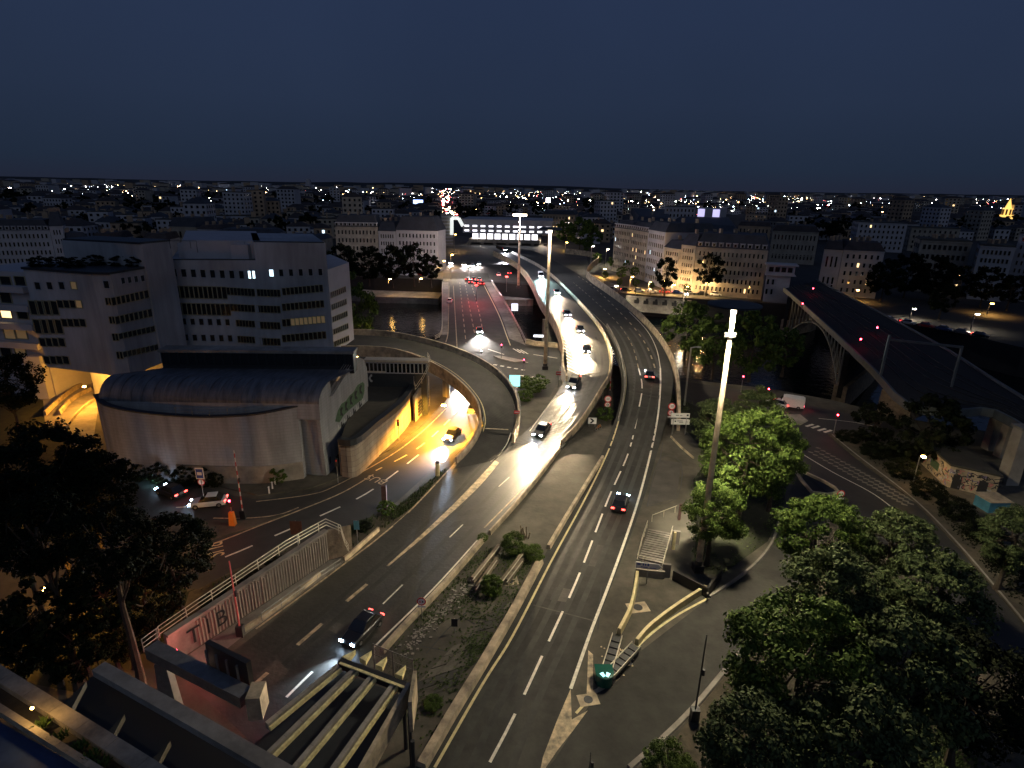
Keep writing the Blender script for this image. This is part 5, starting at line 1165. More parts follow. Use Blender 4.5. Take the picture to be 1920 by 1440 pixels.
panel_sign(1010, 630, 1.0, 2.6, .6, 'narrow white lit sign near the water at the bridgehead', [], mat='white_lit', legs=2, name='display_board')
panel_sign(374, 888, 4.4, 1.0, 1.5, 'blue square parking style sign on its back post near the curved wall', [], mat='sign_white', legs=1, name='road_sign')
bs0 = [o for o in bpy.data.objects if str(o.get('label', '')).startswith('blue square parking')][0]; g = MB(); g.box(-.4, .4, -.03, -.005, 3.8, 5.0); g.build('blue_field', M['sign_blue'], bs0); g = MB(); g.box(-.28, .28, -.045, -.032, 4.2, 4.6); g.build('white_symbol', M['sign_white'], bs0)
bs0['label'] = 'blue sign with white border and symbol on a post near the curved wall'
round_sign(377, 904, 2.6, .45, 'faded round sign below the blue square sign', '', pole=False)
panel_sign(1132, 722, 3.0, 1.0, 1.0, 'small pale square panel left of the upper round speed sign', [], legs=1, name='road_sign')
panel_sign(668, 985, 2.4, .6, 1.1, 'little turquoise sign on a thin post in the shrub strip', [], mat='blue', legs=1, name='road_sign')
panel_sign(555, 990, 2.4, 1.3, 1.7, 'brown back of a road sign standing in the shrub strip', [], mat='brown', legs=1, name='road_sign')
panel_sign(852, 1168, 1.2, .55, .8, 'small dark plate on a post in the cracked reserve', [], mat='sign_black', legs=1, name='road_sign')
# chevron sign and its rubble
ch = thing('chevron_sign', 'black and white chevron board on the reserve nose between the carriageways', 'sign', P(1110, 800, 0)); g = MB(); g.box(-.7, .7, 0, .06, .5, 1.6); g.build('panel', M['sign_white'], ch)
g = MB(); g.quad((-.5, -.01, .6), (-.1, -.01, .6), (.35, -.01, 1.05), (-.05, -.01, 1.05)); g.quad((-.05, -.01, 1.05), (.35, -.01, 1.05), (-.1, -.01, 1.5), (-.5, -.01, 1.5)); g.build('chevron', M['sign_black'], ch)
for x in (-.5, .5): g = MB(); g.tube((x, .08, 0), (x, .08, 1.5), .04, .04, 6); g.build('leg', M['metal'], ch)
bk_ = thing('bicycle', 'tangle of an old bicycle behind the chevron board', 'bicycle', P(1122, 806, .1), .8)
for x in (-.55, .55):
    g = MB()
    for k in range(14): a = k * math.pi / 7; b = (k + 1) * math.pi / 7; g.tube((x + .33 * math.cos(a), 0, .35 + .33 * math.sin(a)), (x + .33 * math.cos(b), 0, .35 + .33 * math.sin(b)), .03, .03, 5)
    g.build('wheel', M['metal'], bk_)
g = MB(); g.tube((-.55, 0, .35), (-.15, 0, .85), .03, n=5); g.tube((-.15, 0, .85), (.4, 0, .85), .03, n=5); g.tube((.4, 0, .85), (.55, 0, .35), .03, n=5); g.tube((0, 0, .35), (.4, 0, .85), .03, n=5); g.tube((0, 0, .35), (-.15, 0, .85), .03, n=5); g.build('frame', M['orange'], bk_)
# crash cushion on the nose
cc = thing('crash_cushion', 'shiny green nosed crash cushion with two black rail arms on the painted nose', 'crash cushion', P(1132, 1278, 0), 0)
g = MB(); rg_ = 12
for k in range(rg_):
    a = math.pi * (k) / rg_ + math.pi; b = math.pi * (k + 1) / rg_ + math.pi
    g.quad((.75 * math.cos(a), .75 * math.sin(a), 0), (.75 * math.cos(b), .75 * math.sin(b), 0), (.75 * math.cos(b), .75 * math.sin(b), 1.0), (.75 * math.cos(a), .75 * math.sin(a), 1.0)); g.tri((.75 * math.cos(a), .75 * math.sin(a), 1.0), (.75 * math.cos(b), .75 * math.sin(b), 1.0), (0, 0, 1.08))
g.box(-.75, .75, 0, .8, 0, 1.02); g.build('nose', M['green_plastic'], cc)
g = MB(); g.quad((-.45, -.25, 1.075), (-.2, -.62, 1.06), (0, -.5, 1.08), (-.15, -.1, 1.09)); g.quad((.45, -.25, 1.075), (.15, -.1, 1.09), (0, -.5, 1.08), (.2, -.62, 1.06)); g.build('glowing_glint', M['cyan_lit'], cc)  # bright glint that glows on its own in place of a reflection
for (x0, y0, x1, y1) in ((1135, 1268, 1157, 1195), (1142, 1268, 1193, 1213)):
    a = P(x0, y0, .5) - P(1132, 1278, 0); b = P(x1, y1, .5) - P(1132, 1278, 0); d = (b - a).normalized(); sd = Vector((d.y, -d.x, 0))
    for s_ in (-.42, .42): g = MB(); g.beam(a + sd * s_ + Vector((0, 0, .2)), b + sd * s_ + Vector((0, 0, .2)), .06, .35); g.build('side_rail', M['rail_metal'], cc)
    for k in range(6): q = a.lerp(b, (k + .3) / 6); g = MB(); g.beam(q - sd * .38 + Vector((0, 0, -.05)), q + sd * .38 + Vector((0, 0, -.05)), (b - a).length / 6 * .8, .7); g.build('cushion_bay', M['sign_black'], cc)
bd = thing('debris_pile', 'clump of yellow fallen leaves caught between the cushion arms', 'debris', P(1158, 1235, 0)); g = MB(); rgd = random.Random(4)
for k in range(120):
    x, y = rgd.gauss(0, .5), rgd.gauss(0, .7); z = rgd.uniform(.02, .35); g.quad((x - .1, y, z), (x, y - .1, z + .05), (x + .1, y, z), (x, y + .1, z + .04))
g.build('leaves', M['worn'], bd)
# manholes
for k, (x, y, s, lb) in enumerate(((1196, 1139, 1.0, 'square manhole cover inside its frame near the cream barrier'), (1103, 1312, .8, 'small worn drain cover on the painted nose'), (955, 1090, .9, 'rectangular cover set in the cracked reserve beside the pit'))):
    mh = thing('manhole_cover', lb, 'manhole', P(x, y, .03), .2); g = MB(); g.box(-s, s, -s * .7, s * .7, 0, .02); g.build('frame', M['parapet'], mh); g = MB(); g.tube((0, 0, .02), (0, 0, .035), s * .45, s * .45, 16); g.build('lid', M['dark_metal'], mh)

# ------------------------------------------------------------------ stair down, with handrails
sta = thing('stairway', 'concrete stairway of narrow steps going down between pale handrails', 'stairs')
s0 = P(1216, 995, 0); s1 = P(1257, 1003, 0); e0_ = P(1197, 1052, 0); e1_ = P(1243, 1062, 0)
for k in range(14):
    t0_ = k / 14; t1_ = (k + 1) / 14; a = s0.lerp(e0_, t0_); b = s1.lerp(e1_, t0_); c = s1.lerp(e1_, t0_ + .62 / 14); d = s0.lerp(e0_, t0_ + .62 / 14)
    g = MB(); i = [(p.x, p.y) for p in (a, b, c, d)]; g.prism(i[::-1], .05, .26 - 0.0 * k); g.build('step', M['concrete'], sta)
g = MB(); g.prism([(p.x, p.y) for p in (s0, e0_, e1_, s1)], .0, .045); g.build('stair_shade_sheet', M['sign_black'], sta)  # flat black sheet, the shade between the steps painted in
railing('handrail', [(1213, 990), (1203, 1020), (1194, 1056), (1241, 1068), (1250, 1035), (1260, 1000)], 'pale handrail framing three sides of the stairway', 0, 1.0, 2.0, 'rail_metal', 2, 1)
railing('handrail', [(1222, 978), (1268, 960)], 'orange lit rail at the top of the stairway', 0, .9, 2.0, 'rail_metal', 1, 1)
sw = thing('stair_side_wall', 'dark retaining wall below the stair and its right pillar', 'wall')
for (x, y, w_, h_) in ((1218, 1082, 2.9, .9), (1248, 1082, .8, 1.6), (1266, 1020, .8, 1.7)): g = MB(); q = P(x, y, 0); g.box(-w_ / 2, w_ / 2, -.15, .15, 0, h_); g.build('wall', M['concrete'], sw, loc=q, rz=-.15)
asg = thing('arrow_sign', 'white arrow shaped direction sign with blue lettering over the stair foot', 'sign', P(1212, 1096, 0), -.15)
g = MB(); g.tube((0, .05, 0), (0, .05, 2.3), .06, .06, 6); g.build('pole', M['metal'], asg)
g = MB()
pts_ = [(-1.25, 1.85), (.95, 1.85), (1.35, 2.2), (.95, 2.55), (-1.25, 2.55)]
g.v = [(x, -.03, z) for x, z in pts_] + [(x, .03, z) for x, z in pts_]; g.f = [(0, 1, 2, 3, 4), (9, 8, 7, 6, 5)] + [(k, (k + 1) % 5, (k + 1) % 5 + 5, k + 5)[::-1] for k in range(5)]; g.m = [0] * 7; g.build('panel', M['sign_white'], asg)
for (x_, z_, w_, h_) in ((-.95, 2.36, .35, .18), (-.5, 2.36, .12, .26), (-.28, 2.36, .12, .26), (-.02, 2.36, .16, .26), (-.4, 2.05, .7, .10), (.45, 2.02, .6, .09)): g = MB(); g.box(x_ - w_ / 2, x_ + w_ / 2, -.045, -.032, z_ - h_ / 2, z_ + h_ / 2); g.build('printed_mark', M['sign_blue'], asg)
gt = thing('gate_barrier', 'black swing gate arm and pit edge beside the mast base', 'gate')
g = MB(); g.beam(P(1262, 1078, .6), P(1325, 1110, .6), .18, 1.1); g.build('plate', M['sign_black'], gt); g = MB(); g.beam(P(1325, 1112, .6), P(1352, 1076, .6), .2, 1.2); g.build('plate', M['sign_black'], gt)
g = MB(); g.tube(P(1327, 1112, .2), P(1327, 1112, 1.1), .1, n=8); g.build('post', M['rail_metal'], gt)
for k, (x, y, lb) in enumerate(((1273, 945, 'red and dark post at the edge of the paved shoulder'), (1262, 1000, 'yellow marker post right of the stair top'))):
    po = thing('marker_post', lb, 'post', P(x, y + 30, 0)); g = MB(); g.box(-.15, .15, -.1, .1, 0, 2.2); g.build('post', M['brown' if k == 0 else 'yellow'], po)

# ------------------------------------------------------------------ pit in the reserve
pit = thing('stair_pit', 'dark sunken stair pit with low brick edges in the cracked reserve', 'pit')
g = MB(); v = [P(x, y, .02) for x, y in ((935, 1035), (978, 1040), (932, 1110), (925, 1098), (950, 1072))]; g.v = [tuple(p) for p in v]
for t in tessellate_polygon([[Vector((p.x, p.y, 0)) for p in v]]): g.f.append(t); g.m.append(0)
g.build('shaft', M['sign_black'], pit)  # flat black sheet, the pit's darkness put into its colour
for a, b, w_ in (((936, 1025), (886, 1088), .35), ((932, 1050), (893, 1105), .3), ((980, 1040), (936, 1098), .3), ((980, 1052), (950, 1092), .25)):
    g = MB(); g.beam(P(*a, .35), P(*b, .35), w_, .7); g.build('edge_wall', M['masonry'], pit)
    g = MB(); g.beam(P(*a, .73), P(*b, .73), .1, .06); g.build('edge_rail', M['rail_metal'], pit)
rb = thing('debris_heap', 'heap of broken reddish stakes standing above the pit', 'debris', P(985, 1010, 0)); g = MB(); rgd = random.Random(9)
for k in range(9): x = rgd.uniform(-.8, .8); y = rgd.uniform(-.4, .4); g.beam((x, y, 0), (x + rgd.uniform(-.4, .4), y, rgd.uniform(.7, 1.7)), .12, .1)
g.build('stake', M['masonry'], rb)
# paving slabs of the reserve, uneven and gapped
ps = thing('slab_paving', 'grey cracked concrete paving slabs covering the reserve in the foreground', 'paving'); ps['kind'] = 'structure'
rgs = random.Random(17); c00, c10, c01, c11 = P(925, 1135, 0), P(985, 1080, 0) , P(735, 1330, 0), P(845, 1290, 0)
c10 = P(968, 1128, 0)
for i in range(9):
    for j in range(3):
        qd = []
        for (u, v) in ((i, j), (i, j + 1), (i + 1, j + 1), (i + 1, j)):
            a_ = c00.lerp(c10, v / 3); b_ = c01.lerp(c11, v / 3); qd.append(a_.lerp(b_, u / 9))
        c_ = sum(qd, Vector()) / 4; qd = [c_ + (q - c_) * rgs.uniform(.95, .985) for q in qd]
        if rgs.random() < .12: continue
        g = MB(); h_ = rgs.uniform(.03, .07); g.prism([(q.x, q.y) for q in qd][::-1], .0, [h_ + rgs.uniform(-.012, .012) for _ in range(4)]); g.build('slab', M['asphalt_old' if rgs.random() < .25 else 'slab_grey'], ps)
# cracks in the concrete as real grooves of dark filler, and pale rubble
crk = thing('joint_filler', 'dark joints and cracks running over the concrete reserve', 'crack'); crk['kind'] = 'structure'
for pts in ([(790, 1213), (870, 1230), (905, 1255)], [(800, 1265), (850, 1285), (868, 1255), (890, 1245)], [(880, 1145), (840, 1180), (800, 1225)], [(855, 1150), (900, 1178)], [(1035, 870), (1000, 900), (975, 930)], [(900, 1160), (860, 1230), (830, 1290)], [(1212, 950), (1236, 862), (1277, 868), (1268, 934), (1212, 950)], [(1128, 1100), (1120, 1180)], [(1236, 870), (1242, 830)]):
    line(crk, [(x + random.uniform(-1, 1), y + random.uniform(-1, 1)) for x, y in pts], .12, 'sign_black', dz=.035, n=3, name='crack')
rb2 = MB(); rgd = random.Random(11)
for k in range(260):
    t = rgd.random(); p = P(880 - 120 * t + rgd.gauss(0, 6), 1095 + 125 * t + rgd.gauss(0, 8), 0); s = rgd.uniform(.04, .15); rb2.hexa([(p.x + dx * s * rgd.uniform(.6, 1), p.y + dy * s * rgd.uniform(.6, 1), z * s * .6 + .02) for z in (0, 1) for dx, dy in ((-1, -1), (1, -1), (1, 1), (-1, 1))])
stuff(rb2.build('rubble', M['concrete']))

# ------------------------------------------------------------------ sunken wall with ribs and railings
swl = thing('ribbed_wall', 'long sunken wall of vertical ribs lit pink, with painted letters at its near end', 'wall')
wa, wb = P(322, 1246, 0), P(617, 1050, 0); za_, zb2 = Zat(wa, 1194), Zat(wb, 996)
g = MB(); d_ = (wb - wa).normalized(); nb_ = Vector((-d_.y, d_.x, 0)) * .4
g.prism([(wa.x, wa.y), (wb.x, wb.y), (wb.x + nb_.x, wb.y + nb_.y), (wa.x + nb_.x, wa.y + nb_.y)], 0, [za_, zb2, zb2, za_]); g.build('wall', M['concrete'], swl)
Lw = (wb - wa).length; nrib = int(Lw / .30)
rm = MB(); rm.hexa([(-.07, -.14, 0), (.07, -.14, 0), (.10, 0, 0), (-.10, 0, 0), (-.07, -.14, 1), (.07, -.14, 1), (.10, 0, 1), (-.10, 0, 1)]); rmd = rm.data('rib', M['stone'])
for k in range(nrib):
    t = (k + .5) / nrib; q = wa.lerp(wb, t)
    if t < .14: continue
    put('rib', rmd, swl, (q.x, q.y, .1), math.atan2(d_.y, d_.x), (1, random.uniform(.6, 1.2), za_ + (zb2 - za_) * t - .3 - random.choice((0, 0, .1, .3))))
g = MB(); g.beam(wa + Vector((0, 0, za_ + .1)), wb + Vector((0, 0, zb2 + .1)), .6, .22); g.build('coping', M['concrete'], swl)
for k, L_ in enumerate('TIB'):
    s = 2.1 + k * 1.25; q = wa + d_ * s; text('graffiti_letter', L_, (q.x + d_.y * .14, q.y - d_.x * .14, 1.4), (R(90), 0, math.atan2(d_.y, d_.x)), 2.2, 'black_paint', swl, .9, .01)
wc = P(655, 1040, 0); g = MB(); g.prism([(wb.x, wb.y), (wc.x, wc.y), (wc.x + .3, wc.y + .3), (wb.x, wb.y + .4)], 0, zb2); g.build('end_wall', M['masonry'], swl)
railing('wall_railing', [(300, 1196, za_), (450, 1092, (za_ + zb2) / 2), (612, 990, zb2), (648, 1028, zb2 * .6), (655, 1040, .8)], 'twin pale rails along the top of the ribbed wall', 0, 1.1, 2.4, 'rail_metal', 3, 2)
railing('lower_railing', [(492, 1165), (560, 1115), (640, 1062)], 'low rail between the ribbed wall walkway and the motorway', 0, .9, 2.2, 'metal', 2, 1)
patch('walkway', [(322, 1250), (617, 1052), (655, 1042), (640, 1060), (560, 1118), (450, 1198), (352, 1276)], 'concrete', dz=.05)
lamp_r = thing('red_lamp', 'added red lamp casting pink light on the near end of the ribbed wall', 'signal lamp', P(330, 1222, 2.6)); g = MB(); g.tube((0, 0, -.15), (0, 0, .15), .12, .12, 8); g.build('lens', M['lamp_sig'], lamp_r); lamp('lamp_light', 'POINT', (1.4, -.5, .2), 260, (1, .22, .18), lamp_r, .1)  # added source for the red glow on wall and road
lamp_r = thing('red_lamp', 'small red lamp on the back of the sign gantry', 'signal lamp', P(487, 1308, 3.0)); g = MB(); g.box(-.1, .1, -.1, .1, -.35, .35); g.build('lens', M['lamp_sig'], lamp_r); lamp('lamp_light', 'POINT', (-.3, .2, 0), 30, (1, .1, .14), lamp_r, .1)
# ------------------------------------------------------------------ gantry over the tunnel ramp
ga = thing('sign_gantry', 'grey portal beam with a dark sign box seen from behind above the tunnel ramp', 'gantry'); zg_ = 6.2
a = P(285, 1218, zg_); b = P(462, 1308, zg_)
g = MB(); g.beam(a, b, 1.0, .9); g.build('beam', M['metal'], ga)
g = MB(); q = b + Vector((.2, 0, -.3)); g.beam(q, q + Vector((.9, .1, 0)), 1.4, 1.8); g.build('beam_end', M['parapet'], ga)
for x, y in ((318, 1330),): q = P(302, 1232, zg_); g = MB(); g.hexa([(q.x - .7, q.y - .4, 0), (q.x + .7, q.y - .4, 0), (q.x + .7, q.y + .4, 0), (q.x - .7, q.y + .4, 0), (q.x - .4, q.y - .3, zg_ - .4), (q.x + .4, q.y - .3, zg_ - .4), (q.x + .4, q.y + .3, zg_ - .4), (q.x - .4, q.y + .3, zg_ - .4)]); g.build('post', M['metal'], ga)
a = P(393, 1228, zg_ + .6); b = P(470, 1268, zg_ + .6); g = MB(); g.beam(a, b, .35, 2.4); g.build('sign_box', M['dark_metal'], ga)
for k in range(4): q = a.lerp(b, (k + .5) / 4); g = MB(); g.beam(q + Vector((-.3, -.35, -1)), q + Vector((-.3, -.35, 1)), .12, .12); g.build('bracket', M['metal'], ga)
railing('gantry_railing', [(270, 1222, 5.2), (283, 1212, 5.2), (302, 1198, 5.2)], 'access rail at the left end of the gantry', 0, 1.1, 1.2, 'metal', 3, 1)
M['cream'] = mk('cream_edge', (.80, .66, .32), .6, .35, 2.5)
# ------------------------------------------------------------------ canopy of long concrete beams
cn = thing('louvred_canopy', 'sun baffle of long cream concrete beams over the tunnel mouth at the bottom', 'canopy'); zc_ = 4.6
bars = [((634, 1252), (500, 1362)), ((668, 1255), (470, 1450)), ((700, 1268), (530, 1470)), ((738, 1286), (600, 1480))]
for p0, p1 in bars:
    a, b = P(*p0, zc_), P(*p1, zc_); n_s = 7
    for k in range(n_s):
        g = MB(); g.beam(a.lerp(b, k / n_s), a.lerp(b, (k + .985) / n_s), .30, .55); g.build('beam', M['concrete'], cn)
    d = (b - a).normalized(); sd = Vector((-d.y, d.x, 0)) * .34; g = MB(); g.beam(a + sd + Vector((0, 0, .02)), b + sd + Vector((0, 0, .02)), .16, .3); g.build('lit_side_strip', M['cream'], cn)  # yellow light on one side of each beam, painted as a pale strip
g = MB(); g.beam(P(637, 1243, zc_), P(766, 1292, zc_), .5, .6); g.build('cross_beam', M['steel_dark'], cn)
for p0, p1 in bars:
    a = P(*p0, zc_); b = P(*p1, zc_); d = (a - b).normalized(); q = a + d * .7; sd = Vector((-d.y, d.x, 0)) * .3; g = MB(); g.prism([(p.x, p.y) for p in (q - sd, q + sd, q + d * 1.0)], zc_ - .1, zc_ + .32); g.build('beam_tip', M['cream'], cn)
g = MB(); g.beam(P(637, 1243, zc_ + .33), P(766, 1292, zc_ + .33), .2, .08); g.build('beam_cap', M['cream'], cn)
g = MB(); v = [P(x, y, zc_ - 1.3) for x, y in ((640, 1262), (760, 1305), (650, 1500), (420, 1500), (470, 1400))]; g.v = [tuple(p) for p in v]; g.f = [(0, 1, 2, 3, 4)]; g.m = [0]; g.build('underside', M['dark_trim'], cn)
a, b = P(768, 1296, zc_ - .2), P(668, 1475, zc_ - .2); g = MB(); g.beam(a, b, .3, 1.6); g.build('edge_panel', M['parapet'], cn)
g = MB(); g.beam(P(779, 1285, zc_), P(770, 1345, zc_), .25, 2.6); g.build('edge_panel', M['parapet'], cn)
for x, y in ((757, 1320), (768, 1350), (774, 1400)): q = P(x, y, zc_ - .5); g = MB(); g.tube((q.x, q.y, 0), (q.x, q.y, zc_), .14, .14, 8); g.build('column', M['dark_metal'], cn)
fm = thing('mesh_fence', 'grey mesh fence panel with three posts behind the louvred canopy', 'fence'); fa, fb = P(703, 1255, 0), P(775, 1285, 0)
zf0 = Zat(fa, 1207)
for k in range(3): q = fa.lerp(fb, k / 2); g = MB(); g.tube(q, q + Vector((0, 0, zf0)), .06, .06, 6); g.build('post', M['metal'], fm)
for k in range(2): g = MB(); g.beam(fa + Vector((0, 0, zf0 * (.6 + .38 * k))), fb + Vector((0, 0, zf0 * (.6 + .38 * k))), .05, .06); g.build('rail', M['metal'], fm)
g = MB()
for k in range(60): q = fa.lerp(fb, (k + .5) / 60); g.beam(q + Vector((0, 0, .1)), q + Vector((0, 0, zf0 - .1)), .02, .02)
w_ = g.build('wire_mesh', M['metal'], fm); w_['kind'] = 'stuff'
# ------------------------------------------------------------------ the roof we look down from (lower left)
rf = thing('roof_edge', 'dark stepped roof structure with grey concrete edges in the lower left corner', 'roof'); zr_ = 9.0
ea = P(186, 1254, zr_); eb = P(360, 1352, zr_); ec = P(600, 1490, zr_)
g = MB(); g.beam(ea, eb, .8, .5); g.build('edge_beam', M['concrete'], rf); g = MB(); g.beam(eb, ec, .8, .5); g.build('edge_beam', M['concrete'], rf)
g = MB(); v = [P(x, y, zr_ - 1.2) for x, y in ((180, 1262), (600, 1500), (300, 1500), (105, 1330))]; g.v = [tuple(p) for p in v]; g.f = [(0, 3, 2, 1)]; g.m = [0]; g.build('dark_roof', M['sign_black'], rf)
for k, (x, y) in enumerate(((160, 1272), (232, 1334), (318, 1383))):
    p0 = P(x, y, zr_); p1 = P(x - 50, y + 52, zr_); p2 = P(x - 32, y + 60, zr_); g = MB(); g.prism([(p.x, p.y) for p in (p0, p1, p2)], zr_ - .6, zr_ - .2); g.build('fin', M['roof_flat'], rf)
le = thing('parapet_ledge', 'long stone ledge with golden light along it crossing the lower left corner', 'ledge'); zl_ = 19.5
a, b = P(-30, 1248, zl_), P(330, 1475, zl_); g = MB()
for k in range(7): g = MB(); g.beam(a.lerp(b, k / 7), a.lerp(b, (k + .99) / 7), .50, .30); g.build('coping_stone', M['parapet'], le)
a, b = P(-30, 1312, zl_), P(220, 1470, zl_)
for k in range(5): g = MB(); g.beam(a.lerp(b, k / 5), a.lerp(b, (k + .99) / 5), .22, .3); g.build('coping_stone', M['parapet'], le)
g = MB(); v = [P(x, y, zl_ - .25) for x, y in ((-40, 1250), (340, 1480), (220, 1480), (-40, 1315))]; g.v = [tuple(p) for p in v]; g.f = [(0, 3, 2, 1)]; g.m = [0]; g.build('planter_soil', M['earth'], le)
g = MB(); v = [P(x, y, zl_ - .6) for x, y in ((-60, 1320), (260, 1500), (-60, 1500))]; g.v = [tuple(p) for p in v]; g.f = [(0, 2, 1)]; g.m = [0]; g.build('terrace_floor', mk('blue_terrace', (.03, .06, .16), .7, .2, 2), le)
ll = thing('ledge_glow_lamp', 'small amber lamp added for the golden streak along the ledge', 'lamp', P(60, 1328, zl_ + .9)); g = MB(); g.box(-.04, .04, -.03, .03, -.03, .03); g.build('lamp_glass', M['lamp_sod'], ll); lamp('lamp_light', 'POINT', (0, 0, -.1), 30, (1, .62, .22), ll, .06)  # added source for the golden streak on the ledge
# ------------------------------------------------------------------ named buildings beyond the river
def bld(label, c0, c1, ytop, nz, nx, dep=14, wall='stone', roof='roofs', rh=3.5, inset=2.5, key=('stone', 'glass'), lit=.0, litk=(('stone', 'win_warm'),), dormers=0, side=None, z0f=1.0, name='quay_building', catg='building', fw=.42, fh=.55, ftop=.0, shop=None):
    A = P(c0[0], c0[1], 0); B = P(c1[0], c1[1], 0); mid = (A + B) / 2; zt = Zat(A if side == 'l' else mid, ytop); t = thing(name, label, catg)
    fp = rect_fp(A, B, dep); g = MB(); g.prism([(p.x, p.y) for p in fp], 0, zt); g.build('wall', M[wall], t)
    g = MB(); hip_roof(g, fp, zt, rh, inset); g.build('roof', M[roof], t)
    g = MB(); A0, d, L, an = facade_frame(A, B)
    for k in range(1, 3): g = MB(); g.beam(A + Vector((0, -.15, zt * (.25 if k == 1 else .98))), B + Vector((0, -.15, zt * (.25 if k == 1 else .98))), .3, .35); g.build('cornice', M[wall], t)
    rg = random.Random(int(c0[0] * 7))
    if nz: win_grid(t, A, B, z0f, zt - .8, nx, nz, fw, fh, key, lit, litk, .8, rg)
    ns = max(2, int(dep / 4.5)); S0, S1 = (fp[3], fp[0])
    if nz: win_grid(t, S0, S1, z0f, zt - .8, ns, nz, fw, fh, key, lit, litk, .8, rg)
    for k in range(dormers):
        p = A0 + d * (L * (k + .5) / dormers); p.z = zt + .2
        g = MB(); g.box(-.8, .8, -.1, 1.8, 0, 1.5); g.prism([(-.95, -.2), (.95, -.2), (.95, 1.8), (-.95, 1.8)], 1.5, 1.72); dd = g.build('dormer', M['stone2'], t, loc=p, rz=an)
        put('pane', WD[('stone', 'glass')], dd, (0, -.14, .8), 0, (1.0, 1, 1.1))
    rg2 = rg
    for k in range(3): q = fp[0].lerp(fp[2], .3 + .2 * k); g = MB(); g.box(-.4, .4, -1.2, 1.2, 0, rh + 1.6); g.build('chimney', M['stone3'], t, loc=(q.x, q.y, zt))
    return t, A, B, zt
bld('pale five storey row with round dormers left of the bridge avenue', (634, 506), (712, 507), 425, 5, 11, dormers=10, rh=5, inset=2)
bld('narrow white house between the dormered row and the avenue corner', (713, 507), (745, 508), 433, 5, 6, wall='stone2', rh=4)
bld('white corner house at the lit avenue with a dark steep roof', (746, 508), (822, 511), 432, 5, 11, wall='stone2', rh=6, inset=3, key=('stone2', 'glass'))
bld('long grey quay building seen obliquely, its foot glowing orange', (1147, 508), (1177, 516), 426, 6, 9, dep=20, side='l', lit=.04, litk=(('stone', 'win_cold'),), dormers=8)
bld('second oblique quay building with orange lit lower windows', (1177, 516), (1208, 527), 430, 6, 9, dep=20, side='l', lit=.12, dormers=8)
bld('third oblique quay building with white top floor and cold lit windows', (1208, 527), (1238, 539), 430, 6, 8, dep=22, side='l', wall='stone2', lit=.08, litk=(('stone', 'win_cold'),))
bld('lower quay house squeezed before the large corner building', (1239, 539), (1268, 546), 463, 5, 6, dep=16, side='l', rh=3)
bq = bld('bright side front of the large quay building above the orange lamps', (1269, 546), (1295, 551), 458, 6, 5, dep=18, side='l', wall='stone', rh=4)
bld('large quay building with a row of round topped dormers and one lit window', (1296, 551), (1426, 562), 466, 5, 16, dep=18, wall='stone', rh=5, inset=2.2, dormers=10, lit=.012)
bld('white five storey house right of the railway with one yellow window', (1565, 555), (1640, 560), 470, 5, 6, dep=14, wall='stone2', key=('stone2', 'glass'), lit=.03, rh=3, roof='rooft')
bld('windowless gable house leaning on the white house by the railway', (1530, 552), (1564, 555), 468, 2, 3, dep=18, wall='stone2', rh=3, roof='rooft')
bld('long flats with balcony strips behind the dark trees at the right', (1705, 545), (1798, 552), 452, 5, 9, dep=16, wall='stone', roof='roof_flat', rh=.6, inset=.5, lit=.05, fw=.7)
bld('white balcony block near the right edge with a few lit rooms', (1812, 560), (1876, 566), 462, 6, 7, dep=16, wall='stone2', roof='roof_flat', rh=.6, inset=.5, lit=.06, fw=.6)
bld('tall dim tower block cut by the right edge', (1878, 560), (1960, 572), 440, 8, 8, dep=20, wall='facade2', roof='roof_flat', rh=.6, inset=.5, lit=.0)
bld('pale row with large round headed dormers at the far left', (-60, 503), (108, 500), 432, 4, 20, dep=14, wall='stone2', dormers=14, rh=4.5, inset=2, lit=.0)
bld('narrow pavilion ending the far left row', (109, 500), (133, 499), 424, 4, 3, dep=14, wall='stone2', rh=6, inset=3)
bld('amber lit tall fronted house beside the far left pavilion', (136, 499), (178, 495), 449, 4, 7, dep=18, wall='stone3', rh=3, lit=.1)
bld('white gabled house with one bright lamp behind the office roof', (179, 490), (215, 490), 450, 3, 4, dep=24, wall='stone2', roof='rooft', rh=3)
bld('second white gabled house behind the stair tower', (274, 488), (318, 488), 450, 2, 4, dep=20, wall='stone2', roof='rooft', rh=3)
bld('dark roofed hall with four square windows behind the office block', (326, 480), (376, 482), 425, 2, 4, dep=18, wall='stone', roof='roofs', rh=4.5)
bld('small bright white facade house above the office roof', (378, 484), (414, 485), 430, 3, 4, dep=14, wall='stone2', roof='rooft', rh=2, key=('stone2', 'glass'))
bld('pale terrace with arcaded windows above the office roof', (416, 485), (520, 487), 437, 3, 9, dep=14, wall='stone2', roof='roofs', rh=2)
bld('pale low sheds left of the dormered row', (524, 492), (600, 494), 450, 2, 7, dep=20, wall='stone', roof='roofs', rh=2)
bld('white block standing out far behind the office roof', (492, 425), (524, 425), 383, 4, 5, dep=20, wall='stone2', roof='roof_flat', rh=.5, inset=.4)
bld('pinkish lit corner block behind the concourse', (1016, 442), (1076, 444), 402, 4, 10, dep=30, wall='stone3', roof='roofs', rh=3, lit=.12)
bld('long arcaded warehouse right of the large quay building', (1440, 492), (1525, 497), 434, 3, 12, dep=26, wall='stone', roof='rooft', rh=3)
bld('ochre hall with pale roof edge behind the quay buildings', (1380, 455), (1440, 458), 424, 2, 8, dep=30, wall='stone3', roof='rooft', rh=3)
bld('dim glass fronted block with lit roof edge', (1395, 428), (1440, 430), 402, 4, 8, dep=30, wall='stone', roof='roof_flat', rh=.5, lit=.5, litk=(('frame', 'win_dim'),))
bld('grey block left of the violet lit hall', (1243, 430), (1300, 432), 388, 4, 8, dep=30, wall='stone2', roof='roof_flat', rh=.5)
